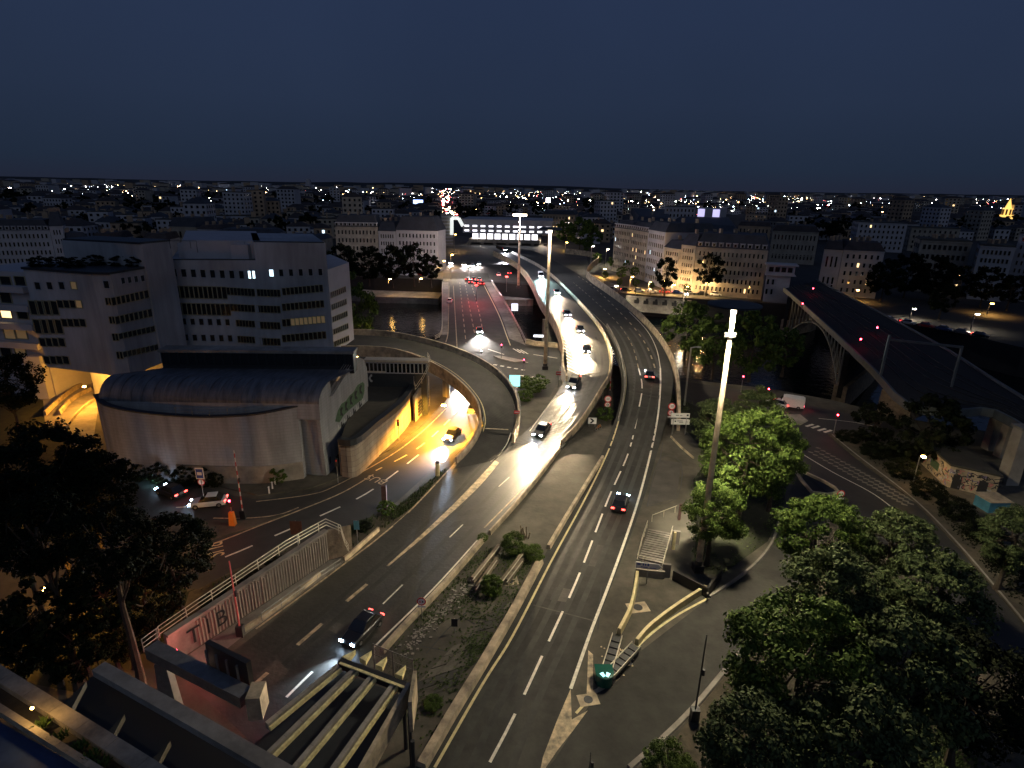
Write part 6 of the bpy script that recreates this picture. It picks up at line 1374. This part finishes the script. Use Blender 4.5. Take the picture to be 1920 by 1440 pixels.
bld('pair of dim flats behind the railway', (1600, 470), (1690, 474), 418, 5, 10, dep=20, wall='facade2', roof='roof_flat', rh=.5, inset=.4, lit=.03)
bld('low pale flats above the long balcony block', (1700, 470), (1790, 474), 428, 4, 9, dep=20, wall='stone', roof='roof_flat', rh=.5, inset=.4, lit=.03)
# signal box beside the railway
sb = thing('signal_box', 'white railway signal box on stilts at the far end of the viaduct', 'building'); a, b = P(1428, 566, 0), P(1480, 570, 0); zt = Zat(a, 497); zm_ = zt - 3.2
g = MB(); g.prism([(p.x, p.y) for p in rect_fp(a, b, 6)], zm_, zt); g.build('wall', M['stone2'], sb); g = MB(); g.prism([(p.x, p.y) for p in rect_fp(a + Vector((-.8, -.8, 0)), b + Vector((.8, -.8, 0)), 7.6)], zt, zt + .4); g.build('roof', M['stone2'], sb)
g = MB(); g.prism([(p.x, p.y) for p in rect_fp(a + Vector((.5, .6, 0)), b + Vector((-.8, .6, 0)), 5)], 0, zm_ - .3); g.build('lower_wall', M['stone2'], sb); g = MB(); g.prism([(p.x, p.y) for p in rect_fp(a + Vector((-.5, -.5, 0)), b + Vector((.5, -.5, 0)), 7)], zm_ - .3, zm_); g.build('balcony', M['stone2'], sb)
win_grid(sb, a, b, zm_ + .6, zt - .2, 4, 1, .75, .7, ('dark_trim', 'glass')); win_grid(sb, a + Vector((0, .6, 0)), b + Vector((0, .6, 0)), 2, zm_ - 1, 5, 2, .5, .6, ('stone2', 'glass'))
# concourse over the motorway
co = thing('station_concourse', 'long pale concourse spanning the motorway with two rows of lit slots over bright arches', 'building')
a, b = P(868, 458, 0), P(1034, 462, 0); zt, z1_, z2_, z3_ = Zat(a, 412), Zat(a, 436), Zat(a, 448), 0
g = MB(); g.prism([(p.x, p.y) for p in rect_fp(a, b, 34)], z1_, zt); g.build('wall', M['stone2'], co)
g = MB(); g.prism([(p.x, p.y) for p in rect_fp(a + Vector((-.4, -.4, 0)), b + Vector((.4, -.4, 0)), 35)], zt, zt + .6); g.build('roof', M['facade2'], co)
A0, d, L, an = facade_frame(a, b); M['slot'] = em('slot_light', (.92, .92, 1.0), 2.4); sl_ = win_data('stone2', 'slot')
for k in range(11):
    for j in range(2): p = A0 + d * (L * (k + .5) / 11); p.z = z1_ + (zt - z1_) * (.18 + .36 * j); put('window', sl_, co, p, an, (L / 11 * .66, 1, 1.25))
for k in range(9):
    p = A0 + d * (L * (.10 + .75 * (k + .5) / 9)); p.z = (z1_ + z2_) / 2; put('glass_front', sl_, co, p + Vector((0, .6, 0)), an, (L * .075, 1, (z1_ - z2_) * .95))
g = MB(); g.prism([(p.x, p.y) for p in rect_fp(a + Vector((4, 1, 0)), b + Vector((-8, 1, 0)), 30)], z2_ - 2.2, z2_); g.build('deck', M['concrete'], co)
for k in range(7): p = A0 + d * (L * (k + .5) / 7); g = MB(); g.box(-1, 1, 1, 4, 0, z2_ - 2); g.build('column', M['concrete'], co, loc=(p.x, p.y, 0), rz=an)
q = (a + b) / 2; lamp('concourse_light', 'POINT', (q.x - 20, q.y + 6, 5), 9000, (1, .9, .75), co, .5); lamp('concourse_light', 'POINT', (q.x + 25, q.y + 6, 5), 9000, (1, .8, .6), co, .5)
to = thing('concourse_tower', 'striped ramp tower with a white frame at the left end of the concourse', 'building'); a, b = P(829, 462, 0), P(850, 462, 0); zt = Zat(a, 402)
g = MB(); g.prism([(p.x, p.y) for p in rect_fp(a, b, 14)], 0, zt); g.build('wall', M['concrete'], to)
for k in range(9): g = MB(); g.beam(a + Vector((0, -.3, zt * (k + .8) / 9.5)), b + Vector((0, -.3, zt * (k + .8) / 9.5)), .5, .6); g.build('louvre', M['stone2'], to)
M['frame_glow'] = em('glowing_white_frame', (.9, .95, .9), .9)  # white frame brightened by its own emission
for p0, p1 in (((847, 440), (847, 409)), ((847, 409), (860, 409)), ((860, 409), (868, 424))):
    A1 = PD(*p0, a.y); B1 = PD(*p1, a.y); g = MB(); g.beam(A1, B1, 2.0, 2.0); g.build('frame', M['frame_glow'], to)
# violet hall, sheds, spire
vh = thing('lit_hall', 'cube hall with a violet white lit front and dark centre panel', 'building'); a, b = P(1304, 432, 0), P(1346, 434, 0); zt = Zat(a, 391)
g = MB(); g.prism([(p.x, p.y) for p in rect_fp(a, b, 40)], 0, zt); g.build('wall', M['stone2'], vh); A0, d, L, an = facade_frame(a, b); nv = Vector((d.y, -d.x, 0))
for s_, w_ in ((.17, .30), (.83, .30)): c = A0 + d * L * s_ + nv * .3; c.z = zt * .62; h = d * L * w_ / 2; g = MB(); v = Vector((0, 0, zt * .37)); g.quad(c - h - v, c + h - v, c + h + v, c - h + v); g.build('light_panel', M['purple_lit'], vh)
c = A0 + d * L * .5 + nv * .3; c.z = zt * .62; h = d * L * .17; v = Vector((0, 0, zt * .34)); g = MB(); g.quad(c - h - v, c + h - v, c + h + v, c - h + v); g.build('dark_panel', M['facade2'], vh)
def shed(label, pts, ztop, mat, z0=0):
    t = thing('market_hall', label, 'hall'); v = [P(x, y, 0) for x, y in pts]; g = MB(); g.prism([(p.x, p.y) for p in v], 0, ztop); g.build('wall', M['stone'], t); g = MB(); hip_roof(g, v, ztop, ztop * .5, 18); g.build('roof', M[mat], t); return t
shed('wide grey shed roof left of the violet hall', [(1190, 440), (1262, 447), (1250, 415), (1180, 412)], 10, 'roofs'); shed('broad dark arched market roof in front of the violet hall', [(1270, 455), (1385, 462), (1370, 432), (1262, 430)], 9, 'roofs')
bs_ = thing('bell_tower', 'slender church tower floodlit gold near the right edge of the skyline', 'tower'); q = P(1880, 428, 0); zt = Zat(q, 372)
g = MB(); g.prism([(-5, -5), (5, -5), (5, 5), (-5, 5)], 0, zt * .45); g.build('tower_wall', M['gold_glow'], bs_, loc=q)
g = MB(); g.prism([(-4, -4), (4, -4), (4, 4), (-4, 4)], zt * .45, zt * .66); g.build('belfry', M['gold_glow'], bs_, loc=q)
for k in range(8): a_ = k * math.pi / 4; g = MB(); g.box(-.7, .7, -.7, .7, zt * .45, zt * .64); g.build('belfry_column', M['stone3'], bs_, loc=q + Vector((4.8 * math.cos(a_), 4.8 * math.sin(a_), 0)))
g = MB(); g.tube((0, 0, zt * .66), (0, 0, zt * 1.0), 3.6, .2, 8); g.build('spire', M['gold_glow'], bs_, loc=q)
ft = thing('distant_tower', 'lone slab tower standing above the skyline left of centre', 'tower'); q = PD(579, 352, 2600); zt = PD(579, 338, 2600).z; g = MB(); g.box(-9, 9, -9, 9, 0, zt); g.build('wall', M['facade2'], ft, loc=(q.x, q.y, 0)); g = MB(); g.box(-5, 5, -5, 5, zt, zt + 6); g.build('roof_plant', M['facade2'], ft, loc=(q.x, q.y, 0))
bi = thing('lit_sign', 'blue white lit roof sign far left of the avenue', 'sign', PD(784, 379, 900)); g = MB(); g.box(-7, 7, -.5, .5, -3.2, 3.2); g.build('panel', em('blue_sign_light', (.35, .5, 1), 4), bi); g = MB(); g.box(-6, 6, .6, 3, -20, -3.3); g.build('mount', M['facade2'], bi)
fs = thing('floodlight', 'dazzling stadium floodlight above the pinkish corner block', 'lamp', PD(1028, 376, 700)); g = MB(); g.box(-2, 2, -.4, .4, -2, 2.5); g.build('lamp_panel', em('floodlight_glass', (1, .85, .9), 90), fs); g = MB(); g.tube((0, 0, -24), (0, 0, -2), .5, .4, 8); g.build('pole', M['metal'], fs)

# ------------------------------------------------------------------ the city beyond: house blocks to the horizon
rgc = random.Random(3)
def clear(px, py, y, x):
    if py > 486: return False
    if px < -80 or px > 2000: return False
    if 610 < px < 1450 and y < 430: return False
    if 820 < px < 1080 and py > 405: return False
    if 1150 < px < 1450 and py > 402: return False
    if 820 < px < 858 : return False
    if px >= 1450 and py > 452: return False
    if px < 610 and py > 470: return False
    return True
cand = []
y = 300
while y < 5600:
    step = 18 + (y - 300) * .0115; x = -1.0 * y - 60
    while x < 1.05 * y + 60:
        bx = x + rgc.uniform(-.2, .2) * step; by = y + rgc.uniform(-.3, .3) * step + .08 * x; px, py = proj((bx, by, 0))
        if by > 290 and clear(px, py, by, bx) and rgc.random() < .84:
            cand.append((by, bx, px, py, step * rgc.uniform(.55, .95), step * rgc.uniform(.45, .8), rgc.uniform(6.5, 14.5) if rgc.random() < .94 else rgc.uniform(16, 34), rgc.choice((.3, .3, .3 + math.pi / 2, -.2, .1)), rgc.random()))
        x += step
    y += step
cand.sort()
walls = ('stone', 'stone2', 'stone3', 'facade2'); wn = dict(stone='pale limestone', stone2='whitish', stone3='ochre', facade2='grey')
near, rest = cand[:250], cand[250:]
fw_ = MB(); frf = MB(); fl_w = MB(); fl_c = MB()
def block(c, parent=None, gw=None, gr=None, gg=None):
    by, bx, px, py, a_, b_, h, rot, rr = c; ca, sa = math.cos(rot), math.sin(rot)
    fp = [Vector((bx + u * ca - v * sa, by + u * sa + v * ca, 0)) for u, v in ((-a_ / 2, -b_ / 2), (a_ / 2, -b_ / 2), (a_ / 2, b_ / 2), (-a_ / 2, b_ / 2))]
    return fp
for i, c in enumerate(near):
    fp = block(c); h = c[6]; wl_ = walls[int(c[8] * 3.99)]; hip = c[8] * 7 % 1 < .65; zone = 'left of the office roof line' if c[2] < 600 else 'behind the bridge avenue' if c[2] < 1000 else 'behind the quay terraces' if c[2] < 1450 else 'beyond the railway'
    t = thing('city_house', '%s %s %s house %s' % ('tall' if h > 11 else 'low', wn[wl_], 'hip roofed' if hip else 'flat roofed', zone), 'house', (0, 0, 0), 0, 'city houses ' + zone)
    g = MB(); g.prism([(p.x, p.y) for p in fp], 0, h); g.build('wall', M[wl_], t)
    g = MB()
    if hip: hip_roof(g, fp, h, rgc.uniform(2, 4), min(c[4], c[5]) * .55); g.build('roof', M['rooft' if rgc.random() < .5 else 'roofs'], t)
    else: g.prism([(p.x, p.y) for p in fp], h, h + .6); g.build('roof', M['roof_flat'], t)
    g = MB(); nzf = max(2, int(h / 3.3))
    for k in range(4):
        p, q = fp[k], fp[(k + 1) % 4]; n_ = (q - p).normalized(); n_ = Vector((n_.y, -n_.x, 0))
        if n_.y < .2: grid_mesh(g, p, q, .8, h - .3, max(3, int((q - p).length / 3.2)), nzf, .42, .5, 0, rgc, .012, 1)
    if g.v: o = g.build('windows', [M['glass'], M['win_warm'] if rgc.random() < .6 else M['win_cold']], t); o['kind'] = 'stuff'
    q = fp[0].lerp(fp[2], .4); g = MB(); g.box(-.5, .5, -1.5, 1.5, h, h + 4.2); g.build('chimney', M['stone3'], t, loc=(q.x, q.y, 0), rz=c[7])
for c in rest:
    fp = block(c); h = c[6] * (1.0 if c[0] < 2500 else 1.1); j = int(c[8] * 3.99); fw_.prism([(p.x, p.y) for p in fp], 0, h, j, 4)
    if c[8] * 7 % 1 < .85 and c[0] < 2600: hip_roof(frf, fp, h, 3, min(c[4], c[5]) * .5)
    if c[0] < 1500:
        for k in range(4):
            p, q = fp[k], fp[(k + 1) % 4]; n_ = (q - p).normalized()
            if -n_.x * 1.0 < -.2: grid_mesh(fl_w, p, q, .8, h, max(3, int((q - p).length / 4)), max(2, int(h / 3.6)), .45, .5, 0, rgc, .01, 1 if rgc.random() < .6 else 2, off=.15)
stuff(fw_.build('distant_houses', [M[k] for k in walls] + [M['roof_flat']]), 'mass of dim city blocks reaching to the horizon'); stuff(frf.build('distant_roofs', M['rooft']), 'mass of dark roofs of the distant city'); stuff(fl_w.build('distant_windows', [M['glass'], M['win_warm'], M['win_cold']]), 'rows of tiny windows on the distant houses')
# parks and tree masses in the city
fo = []
for i in range(420):
    y = 330 * math.exp(rgc.random() * 2.3); x = rgc.uniform(-.95, 1.0) * y; px, py = proj((x, y, 0))
    if clear(px, py, y, x) and not 600 < px < 640: fo.append((y, x, px))
# wooded patches
for (px0, py0, n_, sx, sy) in ((60, 385, 26, 70, 6), (300, 392, 26, 60, 8), (60, 412, 18, 60, 8), (250, 408, 18, 60, 8), (560, 388, 22, 60, 6), (620, 390, 16, 50, 6), (930, 412, 14, 40, 4), (1110, 392, 18, 40, 5), (1500, 380, 22, 60, 3), (1700, 392, 24, 90, 4), (1780, 402, 18, 60, 5), (1560, 445, 10, 30, 6)):
    for k in range(n_):
        px = rgc.gauss(px0, sx); py = rgc.gauss(py0, sy); p = P(px, max(py, 372), 0); fo.append((p.y, p.x, px))
fo.sort(); fo = fo[:290]
ftr = {k: trunk_data(CR['far', k][1], k, 6, 3, .3) for k in range(2)}
for i, (y, x, px) in enumerate(fo):
    r = rgc.uniform(4, 7) * (1 + y / 1600); zone = 'left skyline' if px < 620 else 'middle skyline' if px < 1150 else 'right skyline'
    t = thing('city_tree', 'dark tree among the roofs of the ' + zone, 'tree', (x, y, 0), 0, 'city trees of the ' + zone); put('crown', CR['far', i % 2][0], t, (0, 0, r * 1.25), rgc.uniform(0, 6), (r, r, r * .9)); put('trunk', ftr[i % 2], t)
# point lights of the city: lamp heads too many to count
cl_ = {k: MB() for k in ('w', 'o', 'b', 'r')}
def speck(k, p, s):
    s *= .5
    g = cl_[k]; g.box(p[0] - s, p[0] + s, p[1] - s * .5, p[1] + s * .5, p[2] - s * .5, p[2] + s * .5)
for i in range(2000):
    u = rgc.random(); px = rgc.uniform(0, 1920) if u < .55 else rgc.gauss(1250, 260); py = 358 + abs(rgc.gauss(0, 1)) * 16 + (px - 960) * .018; y = P(px, py, 8).y
    if y < 450 or y > 7000 or py < 352: continue
    p = PD(px, py, y); k = rgc.choices('wobr', (5, 3, 2, .5))[0]; speck(k, (p.x, p.y, max(5, p.z) + rgc.uniform(0, 14)), rgc.choice((.3, .4, .55, .8, 1.6)) * (y / 1500) ** .6)
for (px, py, n_, sx, sy, ks) in ((1180, 364, 60, 45, 2.5, 'wwob'), (1330, 372, 24, 16, 3, 'wwo'), (1710, 388, 14, 12, 2, 'wb'), (1300, 425, 30, 26, 5, 'wow'), (835, 375, 46, 5, 14, 'wor'), (1480, 370, 24, 28, 2, 'wo'), (1090, 390, 16, 18, 4, 'wor'), (380, 350, 12, 25, 3, 'w'), (430, 366, 8, 12, 1, 'wb'), (850, 395, 20, 10, 6, 'rwo')):
    for k in range(n_):
        x = rgc.gauss(px, sx); yy = max(354, rgc.gauss(py, sy)); y = min(5000, P(x, yy + 3, 0).y); p = PD(x, yy, y); speck(rgc.choice(ks), (p.x, p.y, p.z), rgc.choice((.9, 1.6, 3.0)) * (y / 1500) ** .6)
for k, (nm, c_, s_) in dict(w=('white', (1, .93, .85), 70), o=('orange', (1, .6, .25), 50), b=('blue', (.6, .75, 1), 70), r=('red', (1, .12, .12), 45)).items():
    stuff(cl_[k].build('city_lights_' + nm, em('city_light_' + nm, c_, s_)), 'scattered %s lights of the distant city' % nm)
# cars at the far junction, and an added red lamp for their glow
ksp = (('red', 893, 531, 'lamp_tail'), ('red', 880, 529, 'lamp_tail'))
for i, (x, y, pt, lg, lb) in enumerate(((893, 533, 'black', 'rear', 'car braking at the far end of the river bridge, red glow'), (882, 531, 'grey', 'rear', 'car beside the braking one at the far bridge end'), (904, 534, 'red', 'rear', 'third braking car at the far bridge end'), (876, 526, 'grey', 'rear', 'fourth braking car, left in the far bridge end queue'), (888, 526, 'black', 'rear', 'fifth braking car, second row of the far bridge end queue'), (899, 527, 'silver', 'rear', 'sixth braking car, right in the second row of the queue'), (886, 500, 'white', 'front', 'car with white headlights on the far avenue'), (898, 497, 'white', 'front', 'second white lit car on the far avenue'), (870, 498, 'grey', 'front', 'headlit car at the left of the far avenue'), (845, 495, 'grey', 'front', 'headlit car near the sodium lamps of the far avenue'), (935, 517, 'white', 'rear', 'pale van in the lit yard right of the far bridge end'), (955, 514, 'red', 'rear', 'red lit car in the yard right of the far bridge end'))):
    rear = lg == 'rear'
    car(x, y, x + (-1 if rear else 2), y - 14 if rear else y + 14, lb, pt, 0.05, 'car', lg, beam=0 if rear else 16000, beamcol=(1, .85, .8), hot='lamp_head')
for k, (x, y, c_, e_) in enumerate(((893, 536, (1, .05, .07), 7000), (880, 500, (1, .9, .9), 16000), (845, 500, (1, .7, .4), 7000), (950, 520, (1, .35, .3), 4000))):  # the first is added to spread the tail lights' red glow
    p = P(x, y, 5.5); t = thing('street_lamp', ('added lamp for the red tail light glow over the braking cars', 'bright white lamp above the far avenue', 'warm lamp above the far avenue', 'reddish lamp of the yard beside the far bridge end')[k], 'street lamp', (p.x, p.y, 0)); g = MB(); g.tube((0, 0, 0), (0, 0, 5.6), .1, .07, 6); g.build('pole', M['metal'], t)
    g = MB(); g.box(-.5, .5, -.3, .3, 5.6, 5.9); g.build('lamp_head', M['lamp_tail' if k in (0, 3) else 'lamp_white'], t); lamp('lamp_light', 'POINT', (0, 0, 5.2), e_, c_, t, .2)
# parked cars on the far quays
for i in range(26):
    if i < 12: x = 1150 + i * 24; y = 545 + i * 1.2
    elif i < 18: x = 720 + (i - 12) * 18; y = 517
    else: x = 1600 + (i - 18) * 34; y = 590 + (i - 18) * 6
    lit_ = i % 4 == 1; lb = 'parked car on the far quay ' + ('below the long terrace and large building' if i < 12 else 'under the dark plane trees left' if i < 18 else 'under the dark trees beyond the railway')
    car(x, y, x + 12, y + (.8 if i < 18 else 2), lb, ('grey', 'black', 'white', 'silver', 'red', 'blue')[i % 6], .05, 'car', 'rear' if lit_ else 'none', group=lb.replace('parked car', 'parked cars'))
# river wall paintings and terraces on the right far bank
qw = thing('mural_wall', 'long quay wall painted with dark figures on a pale ground below the terrace', 'wall'); a, b = P(1170, 559, -1.5), P(1290, 568, -1.5)
g = MB(); g.prism([(p.x, p.y) for p in rect_fp(a + Vector((0, -4, 0)), b + Vector((0, -4, 0)), .5)], -5.5, .2); g.build('wall', M['concrete'], qw)
for k in range(7): s_, z_ = 4 + k * 3.4, -1.6; A0, d, L, an = facade_frame(a + Vector((0, -4.1, 0)), b + Vector((0, -4.1, 0))); c = A0 + d * s_; g = MB(); g.box(-.9, .9, -.03, .03, z_ - .8, z_ + .5); g.tube((.3, -.03, z_ + .8), (.3, .03, z_ + .8), .5, .5, 8); g.build('painted_figure', M['sign_black'], qw, loc=c, rz=an)
lb_ = [(1180, 545, 'glow lamp'), ]
# ------------------------------------------------------------------ railway viaduct
va = thing('railway_viaduct', 'dark railway viaduct with a riveted arch girder crossing the river to the right', 'bridge'); zv_ = 7.0
VL = W([(1470, 541), (1520, 585), (1580, 640), (1640, 697), (1700, 757), (1790, 772), (1865, 772), (1960, 830)], zv_, 3); VR = W([(1530, 526), (1590, 557), (1650, 588), (1710, 620), (1780, 660), (1860, 712), (1940, 762), (2040, 830)], zv_, 3)
g = MB(); g.strip(VL, VR, 0, 0, 1.0); g.build('deck', M['rail_bed'], va)
g = MB(); g.sweep([p + Vector((0, 0, .0)) for p in VL], [(-.25, -.9), (.15, -.9), (.15, .4), (-.25, .4)]); g.build('girder', M['steel'], va)
g = MB(); g.sweep([p + Vector((0, 0, .0)) for p in VR], [(-.25, -.9), (.15, -.9), (.15, .4), (-.25, .4)]); g.build('girder', M['steel'], va)
for f in (.2, .28, .42, .5, .64, .72):
    g = MB(); pth = [a.lerp(b, f) for a, b in zip(VL, VR)]; g.sweep(pth, [(-.05, .0), (.05, .0), (.05, .16), (-.05, .16)]); g.build('rail', M['steel_dark'], va)
def vpt(t, side=0.0, z=0):
    n_ = len(VL) - 1; k = min(int(t * n_), n_ - 1); f = t * n_ - k; a = VL[k].lerp(VL[k + 1], f); b = VR[k].lerp(VR[k + 1], f); p = a.lerp(b, side); p.z = z; return p
def tpx(x): # parameter where the left edge passes photo column x
    best = min(range(101), key=lambda k: abs(proj(vpt(k / 100, 0, zv_))[0] - x)); return best / 100
for side in (0.02, .5, .98):
    for ta, tb in ((tpx(1488), tpx(1592)),):
        N = 18; prev = None
        for k in range(N + 1):
            u = k / N; t = ta + (tb - ta) * u; za = -5.0 + 10.3 * (1 - (2 * u - 1) ** 2); p = vpt(t, side, za); top_ = vpt(t, side, zv_ - 1.2)
            g = MB()
            if prev is not None: g.beam(prev[0], p, .25, .35); g.build('arch_rib', M['steel'], va)
            g = MB(); g.beam(p, top_ + Vector((.01, 0, .05)), .22, .22); g.build('spandrel_post', M['steel'], va)
            if prev is not None: g = MB(); g.beam(prev[1] , p, .12, .12); g.build('brace', M['steel'], va)
            prev = (p, top_)
for t, lb in ((tpx(1484), 0), (tpx(1596), 1)):
    a = vpt(t, -.04, 0); b = vpt(t, 1.04, 0); g = MB(); g.beam(Vector((a.x, a.y, -3.6)), Vector((b.x, b.y, -6.4)), 2.6, 5.2); g.build('pier', M['masonry'], va); g = MB(); g.beam(Vector((a.x, a.y, 1.2)), Vector((b.x, b.y, 1.2)), 1.0, 10); g.build('pier_head', M['rail_bed'], va)
a, b = P(1643, 775, 0), P(1703, 792, 0); g = MB(); fp = rect_fp(a, b, 12); g.prism([(p.x, p.y) for p in fp], 0, [4.6, 3.4, 3.4, 4.6]); g.build('abutment', M['masonry'], va)
for k in range(5):
    for j in range(8): g = MB(); A0, d, L, an = facade_frame(a, b); x0 = L * j / 8 + (.3 if k % 2 else 0); x1 = min(L - .05, x0 + L / 8 - .08); g.box(x0, x1, -.12, 0, k * .66 + .05, k * .66 + .6); g.build('stone', M['masonry'], va, loc=a, rz=an)
for i, (px, py, yt, lb) in enumerate(((1650, 708, 628, 'left leg of the overhead line portal'),)):
    cp = thing('catenary_portal', 'grey overhead line portal standing on the railway viaduct', 'mast'); q = P(px, py, zv_); zt = Zat(q, yt); g = MB(); g.beam(q, Vector((q.x, q.y, zt)), .35, .35); g.build('post', M['steel'], cp)
    e = PD(1755, 660, q.y * 1.0); e = Vector((q.x + 9.5, q.y - 4.5, zt - .8)); g = MB(); g.beam(Vector((q.x, q.y, zt - .8)), e, .3, .35); g.build('cross_arm', M['steel'], cp); g = MB(); g.beam(Vector((e.x, e.y, zv_)), Vector((e.x, e.y, zt - .6)), .3, .3); g.build('post', M['steel'], cp)
for i, (x, y, lb) in enumerate(((1523, 545, 'farthest red railway signal'), (1503, 575, 'red railway signal on the girder edge'), (1642, 622, 'red railway signal on the right side of the tracks'), (1611, 645, 'nearest red railway signal between the tracks'))):
    t = thing('railway_signal', lb, 'signal', P(x, y + 6, zv_)); g = MB(); g.tube((0, 0, 0), (0, 0, 1.6), .06, .06, 6); g.build('post', M['dark_metal'], t); g = MB(); g.box(-.12, .12, -.08, .08, 1.6, 1.9); g.build('lens', M['lamp_sig'], t)
for k, (x, y, yt, w_) in enumerate(((1853, 842, 772, .7), (1876, 856, 785, .7), (1888, 905, 803, .9))):
    q = P(x, y, 0); t = thing('viaduct_column', ('left pale column under the dark viaduct at the right edge', 'middle pale column under the dark viaduct at the right edge', 'tallest pale column with scrawls at the right edge')[k], 'column', q); zt = Zat(q, yt); g = MB(); g.hexa([(-w_, -w_, 0), (w_, -w_, 0), (w_, w_, 0), (-w_, w_, 0), (-w_ * .9, -w_ * .9, zt), (w_ * .9, -w_ * .9, zt), (w_ * .9, w_ * .9, zt), (-w_ * .9, w_ * .9, zt)]); g.build('shaft', M['stone'], t)
    g = MB(); g.box(-w_ * 1.2, w_ * 1.2, -w_ * 1.1, w_ * 1.1, zt, zt + .3); g.build('capital', M['concrete'], t)
# graffitied hut
hu = thing('graffiti_hut', 'small flat roofed hut covered in graffiti on the right bank', 'hut'); A, B, C_ = P(1726, 868, 0), P(1772, 912, 0), P(1864, 934, 0); zh = Zat(B, 873); D_ = A + (C_ - B)
g = MB(); g.prism([(p.x, p.y) for p in (A, B, C_, D_)], 0, zh); g.build('wall', M['parapet'], hu); cH = (A + C_) / 2; g = MB(); g.prism([((p.x - cH.x) * 1.06 + cH.x, (p.y - cH.y) * 1.06 + cH.y) for p in (A, B, C_, D_)], zh, zh + .25); g.build('roof', M['roof_flat'], hu)
rgh = random.Random(5)
for (P0, P1, n_) in ((A, B, 9), (B, C_, 16)):
    A0, d, L, an = facade_frame(P0, P1)
    for k in range(n_):
        s_ = L * (k + .5) / n_; c = A0 + d * s_ + Vector((d.y, -d.x, 0)) * .04
        for j in range(3):
            m_ = rgh.choice(('black_paint', 'grey_paint', 'pink_paint', 'violet_paint', 'black_paint')); cx, cz = 0, zh * (.2 + .28 * j); cur_ = (rgh.uniform(-.4, .4), rgh.uniform(-.3, .3)); g = MB()
            for q_ in range(7):
                nx_ = (max(-.5, min(.5, cur_[0] + rgh.uniform(-.55, .55))), max(-.36, min(.36, cur_[1] + rgh.uniform(-.5, .5)))); a_, b_ = c + d * cur_[0], c + d * nx_[0]; a_ = Vector((a_.x, a_.y, cz + cur_[1])); b_ = Vector((b_.x, b_.y, cz + nx_[1]))
                if (b_ - a_).length > .1: g.beam(a_, b_, .03 + .004 * j, .09)
                cur_ = nx_
            if g.v: g.build('graffiti_stroke', M[m_], hu)
A0, d, L, an = facade_frame(B, C_)
for s_ in (.2, .72): c = A0 + d * L * s_; g = MB(); g.box(-.5, .5, -.07, .05, 0, 2.0); g.build('door', M['sign_black'], hu, loc=c, rz=an)
A0, d, L, an = facade_frame(A, B); c = A0 + d * L * .5; g = MB(); g.box(-1.1, 1.1, -.06, .05, 1.0, 2.1); g.build('shutter', M['green_paint'], hu, loc=c, rz=an)
ki = thing('shelter', 'little blue walled shelter with a pale sloping roof below the hut', 'shelter'); A, B, C_ = P(1824, 945, 0), P(1852, 962, 0), P(1890, 962, 0); D_ = A + (C_ - B); g = MB(); g.prism([(p.x, p.y) for p in (A, B, C_, D_)], 0, 1.5); g.build('wall', M['blue'], ki)
g = MB(); cH = (A + C_) / 2; g.prism([((p.x - cH.x) * 1.15 + cH.x, (p.y - cH.y) * 1.15 + cH.y) for p in (A, B, C_, D_)], 1.5, [1.7, 1.6, 1.6, 1.7]); g.build('roof', M['parapet'], ki)
hl_ = street_lamp(1712, 905, 858, 'hooded lamp lighting the graffitied hut from the bank', (1, .6, .25), 260, .5, 'lamp_sod', .06, .2)

# labels made unique for planted rows
def relabel(group, texts):
    obs = [o for o in bpy.data.objects if o.get('group') == group and o.get('category')]
    for o, s_ in zip(obs, texts): o['label'] = s_

def spread(group, text_):
    obs = [o for o in bpy.data.objects if o.get('group') == group and o.get('category')]; obs.sort(key=lambda o: proj(o.matrix_basis.translation)[0]); n = len(obs)
    od = ('first', 'second', 'third', 'fourth', 'fifth', 'sixth', 'seventh', 'eighth', 'ninth', 'tenth', 'eleventh', 'twelfth', 'thirteenth', 'fourteenth')
    for i, o in enumerate(obs): o['label'] = text_ % od[i]
spread('shrubs on the right bank', '%s bank shrub above the long right kerb, counted from the junction')
spread('shrubs behind the sunken wall', '%s dark shrub behind the ribbed wall, counted from its near painted end')
spread('bushes along the curved wall', '%s dark bush at the curved wall, counted from the tunnel side')
spread('roof garden shrubs', '%s shrub of the office wing roof garden, counted from its left edge')
spread('plants in the roof planter', '%s leafy plant in the parapet planter, counted from the left')
spread('small lit trees by the quay terrace', '%s small lit tree by the quay terrace, counted from the concourse side')
spread('parked cars on the far quay below the long terrace and large building', '%s parked car below the quay terrace, counted from the motorway bridge')
spread('parked cars on the far quay under the dark plane trees left', '%s parked car under the plane tree row, counted from the office side')
spread('parked cars on the far quay under the dark trees beyond the railway', '%s parked car beyond the railway viaduct, counted from the viaduct')
for pts in ([(1172, 733), (1245, 748)], [(1127, 862), (1220, 880)], [(1000, 1135), (1115, 1165)], [(1145, 632), (1218, 634)], [(1064, 712), (1140, 716)]):
    line(r1 if pts[0][0] > 1100 or pts[0][1] > 1000 else r2, pts, .14, 'asphalt_old', Zr, n=1, name='expansion_joint')
